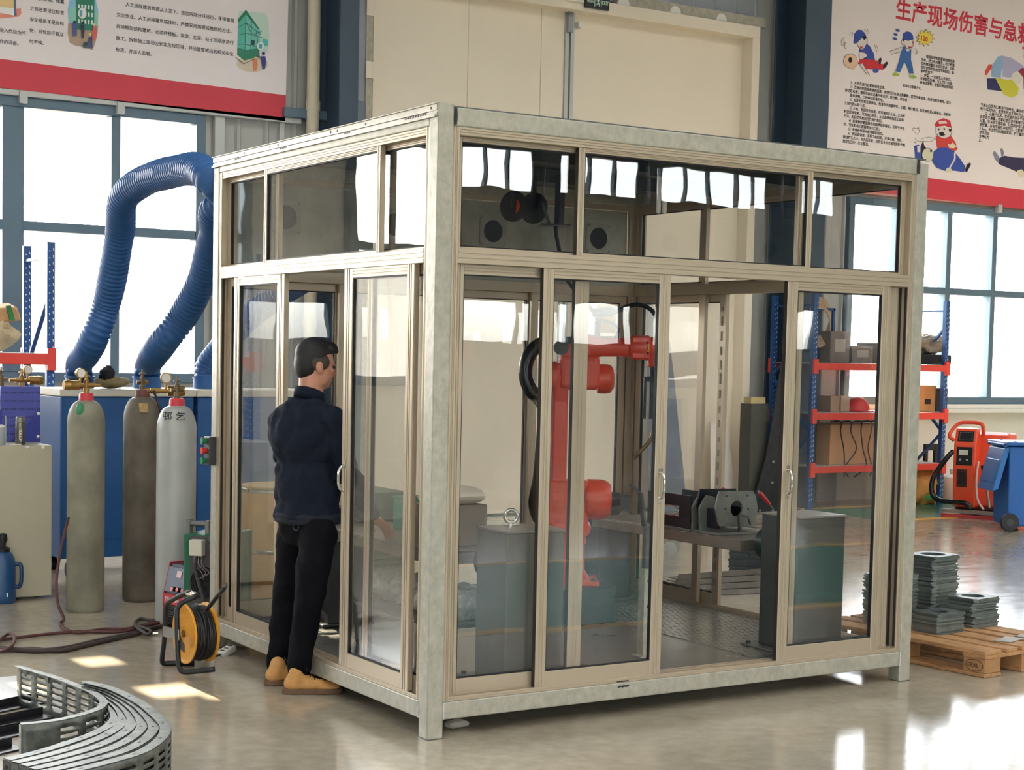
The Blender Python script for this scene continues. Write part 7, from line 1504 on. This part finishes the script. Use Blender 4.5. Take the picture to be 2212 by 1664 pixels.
q = MB(); hb = SO-SDW*0.12-FW*0.06
q.tube(spline([hb-SDW*0.13+Z3*0.84+FW*0.06, hb-SDW*0.17+Z3*0.90+FW*0.1, hb-SDW*0.10+Z3*1.02+FW*0.02, hb+SDW*0.02+Z3*1.04, hb+SDW*0.14+Z3*1.03, hb+SDW*0.17+Z3*0.98, hb+SDW*0.16+Z3*0.90-FW*0.05], 6), 0.022, 12); q.build('handle_bar', ORS, sc, smooth='full')
q = MB(); c = SO-FW*0.86+Z3*0.72+SDW*0.1; lump(q, c+Z3*0.03, 0.11, 1.3, 0.9, 0.8, 51, 0.1, 18, 12); q.build('black_cap', BLACKG, sc, smooth=True)
q = MB(); q.prism([(0.0, 0.035), (0.02, 0.10), (-1.1, 0.12), (-1.1, 0.035)], SO-SDW*0.2, FW, Z3, SDW*0.5); q.build('chassis', BLACK, sc)
for u in (-0.2, 0.29):
    for k in (-0.25, -0.9):
        q = MB(); q.cyl(SO+FW*k+SDW*u+Z3*0.09, SO+FW*k+SDW*(u+0.05)+Z3*0.09, 0.09, n=22); q.build('wheel', BLACK, sc, smooth=True)
q = MB(); q.bar(SO+FW*0.14-SDW*0.32+Z3*0.07, SO+FW*0.20+SDW*0.42+Z3*0.07, 0.06, 0.04); q.build('squeegee_beam', mat('squeegee_grey', (150, 138, 128), 0.4, 0.4), sc, bevel=0.004)
q = MB(); q.bar(SO+FW*0.17-SDW*0.32+Z3*0.021, SO+FW*0.23+SDW*0.42+Z3*0.021, 0.012, 0.04); q.build('squeegee_blade', mat('blade_red', (186, 60, 58), 0.5), sc)
q = MB(); q.tube(spline([SO-SDW*0.25+FW*0.0+Z3*0.72, SO-SDW*0.31+FW*0.04+Z3*0.64, SO-SDW*0.44+FW*0.06+Z3*0.42, SO-SDW*0.45+FW*0.07+Z3*0.26, SO-SDW*0.38+FW*0.09+Z3*0.18, SO-SDW*0.22+FW*0.13+Z3*0.165, SO-SDW*0.06+FW*0.15+Z3*0.16, SO-SDW*0.01+FW*0.15+Z3*0.10], 7), 0.028, 14); q.build('suction_hose', BLACKG, sc, smooth='full')
q = MB(); q.tube(spline([SO+SDW*0.03+FW*0.03+Z3*0.62, SO+SDW*0.02+FW*0.05+Z3*0.4, SO+SDW*0.05+FW*0.08+Z3*0.2, SO+SDW*0.12+FW*0.1+Z3*0.1], 7), 0.012, 10); q.build('clear_tube', mat('pink_tube', (226, 190, 180), 0.3), sc, smooth='full')
q = MB(); q.cyl(SO+SDW*0.1+FW*0.03+Z3*0.55, SO+SDW*0.17+FW*0.05+Z3*0.12, 0.014, n=12); q.build('lift_rod', mat('grey_rod', (160, 160, 158), 0.3, 0.7), sc, smooth=True)
q = MB(); q.bar(SO+SDW*0.08+FW*0.0+Z3*0.58, SO+SDW*0.13+FW*0.03+Z3*0.36, 0.07, 0.03); q.build('lift_lever', BLACKG, sc, bevel=0.01)

# wheeled bin
BO = G(2204, 1148); BO.z = 0
BINB = mat('bin_blue', (24, 96, 172), 0.4, 0, 0.05, 4, 0.05, 60)
bn = thing('wheeled_bin', BO, 'blue wheeled bin with its lid hanging open at the right frame edge', 'bin')
q = MB(); p0 = BO-RT_*0.13; w0, w1 = 0.46, 0.56
rows = []
for z, e, d0 in ((0.05, 0.0, 0.44), (0.80, 0.05, 0.52), (0.86, 0.06, 0.54)):
    rows.append([q.pt(p0+RT_*(x)+DH*y+Z3*z) for x, y in ((0-e*0.3, 0-e*0.2), (w0+e, 0-e*0.2), (w0+e, d0), (0-e*0.3, d0))])
for a, b_ in zip(rows, rows[1:]): q.bridge(a, b_)
q.face(rows[0][::-1]); q.face(rows[-1]); q.build('bin_body', BINB, bn, bevel=0.012)
q = MB(); q.obox(p0+RT_*0.24+DH*0.25+Z3*0.885, RT_*0.30, DH*0.30, Z3*0.018); q.build('rim', BINB, bn, bevel=0.008)
q = MB(); q.obox(p0-RT_*0.085+DH*0.24+Z3*0.63, RT_*0.03+Z3*0.012, DH*0.24, Z3*0.22+RT_*0.055); q.obox(p0-RT_*0.115+DH*0.24+Z3*0.6, RT_*0.008, DH*0.18, Z3*0.12+RT_*0.03); q.build('lid', mat('bin_lid_blue', (32, 112, 186), 0.35), bn, bevel=0.014, seg=3)
q = MB(); q.cyl(p0-RT_*0.05+DH*0.0+Z3*0.87, p0-RT_*0.05+DH*0.5+Z3*0.87, 0.022, n=14); q.bar(p0-RT_*0.05+DH*0.03+Z3*0.87, p0+RT_*0.06+DH*0.03+Z3*0.9, 0.04, 0.03); q.bar(p0-RT_*0.05+DH*0.45+Z3*0.87, p0+RT_*0.06+DH*0.45+Z3*0.9, 0.04, 0.03); q.build('hinge_bar', BINB, bn, smooth=True)
for y, xx in ((-0.075, 0.0), (0.45, 0.2)):
    q = MB(); c = p0+RT_*xx+DH*y+Z3*0.093; q.cyl(c, c+DH*0.05, 0.092, n=30); w = q.build('wheel', BLACK, bn, smooth=True, bevel=0.008)
    q = MB(); q.cyl(c-DH*0.003, c-DH*0.0, 0.035, n=20); q.build('hub_cap', DSTEEL, w)
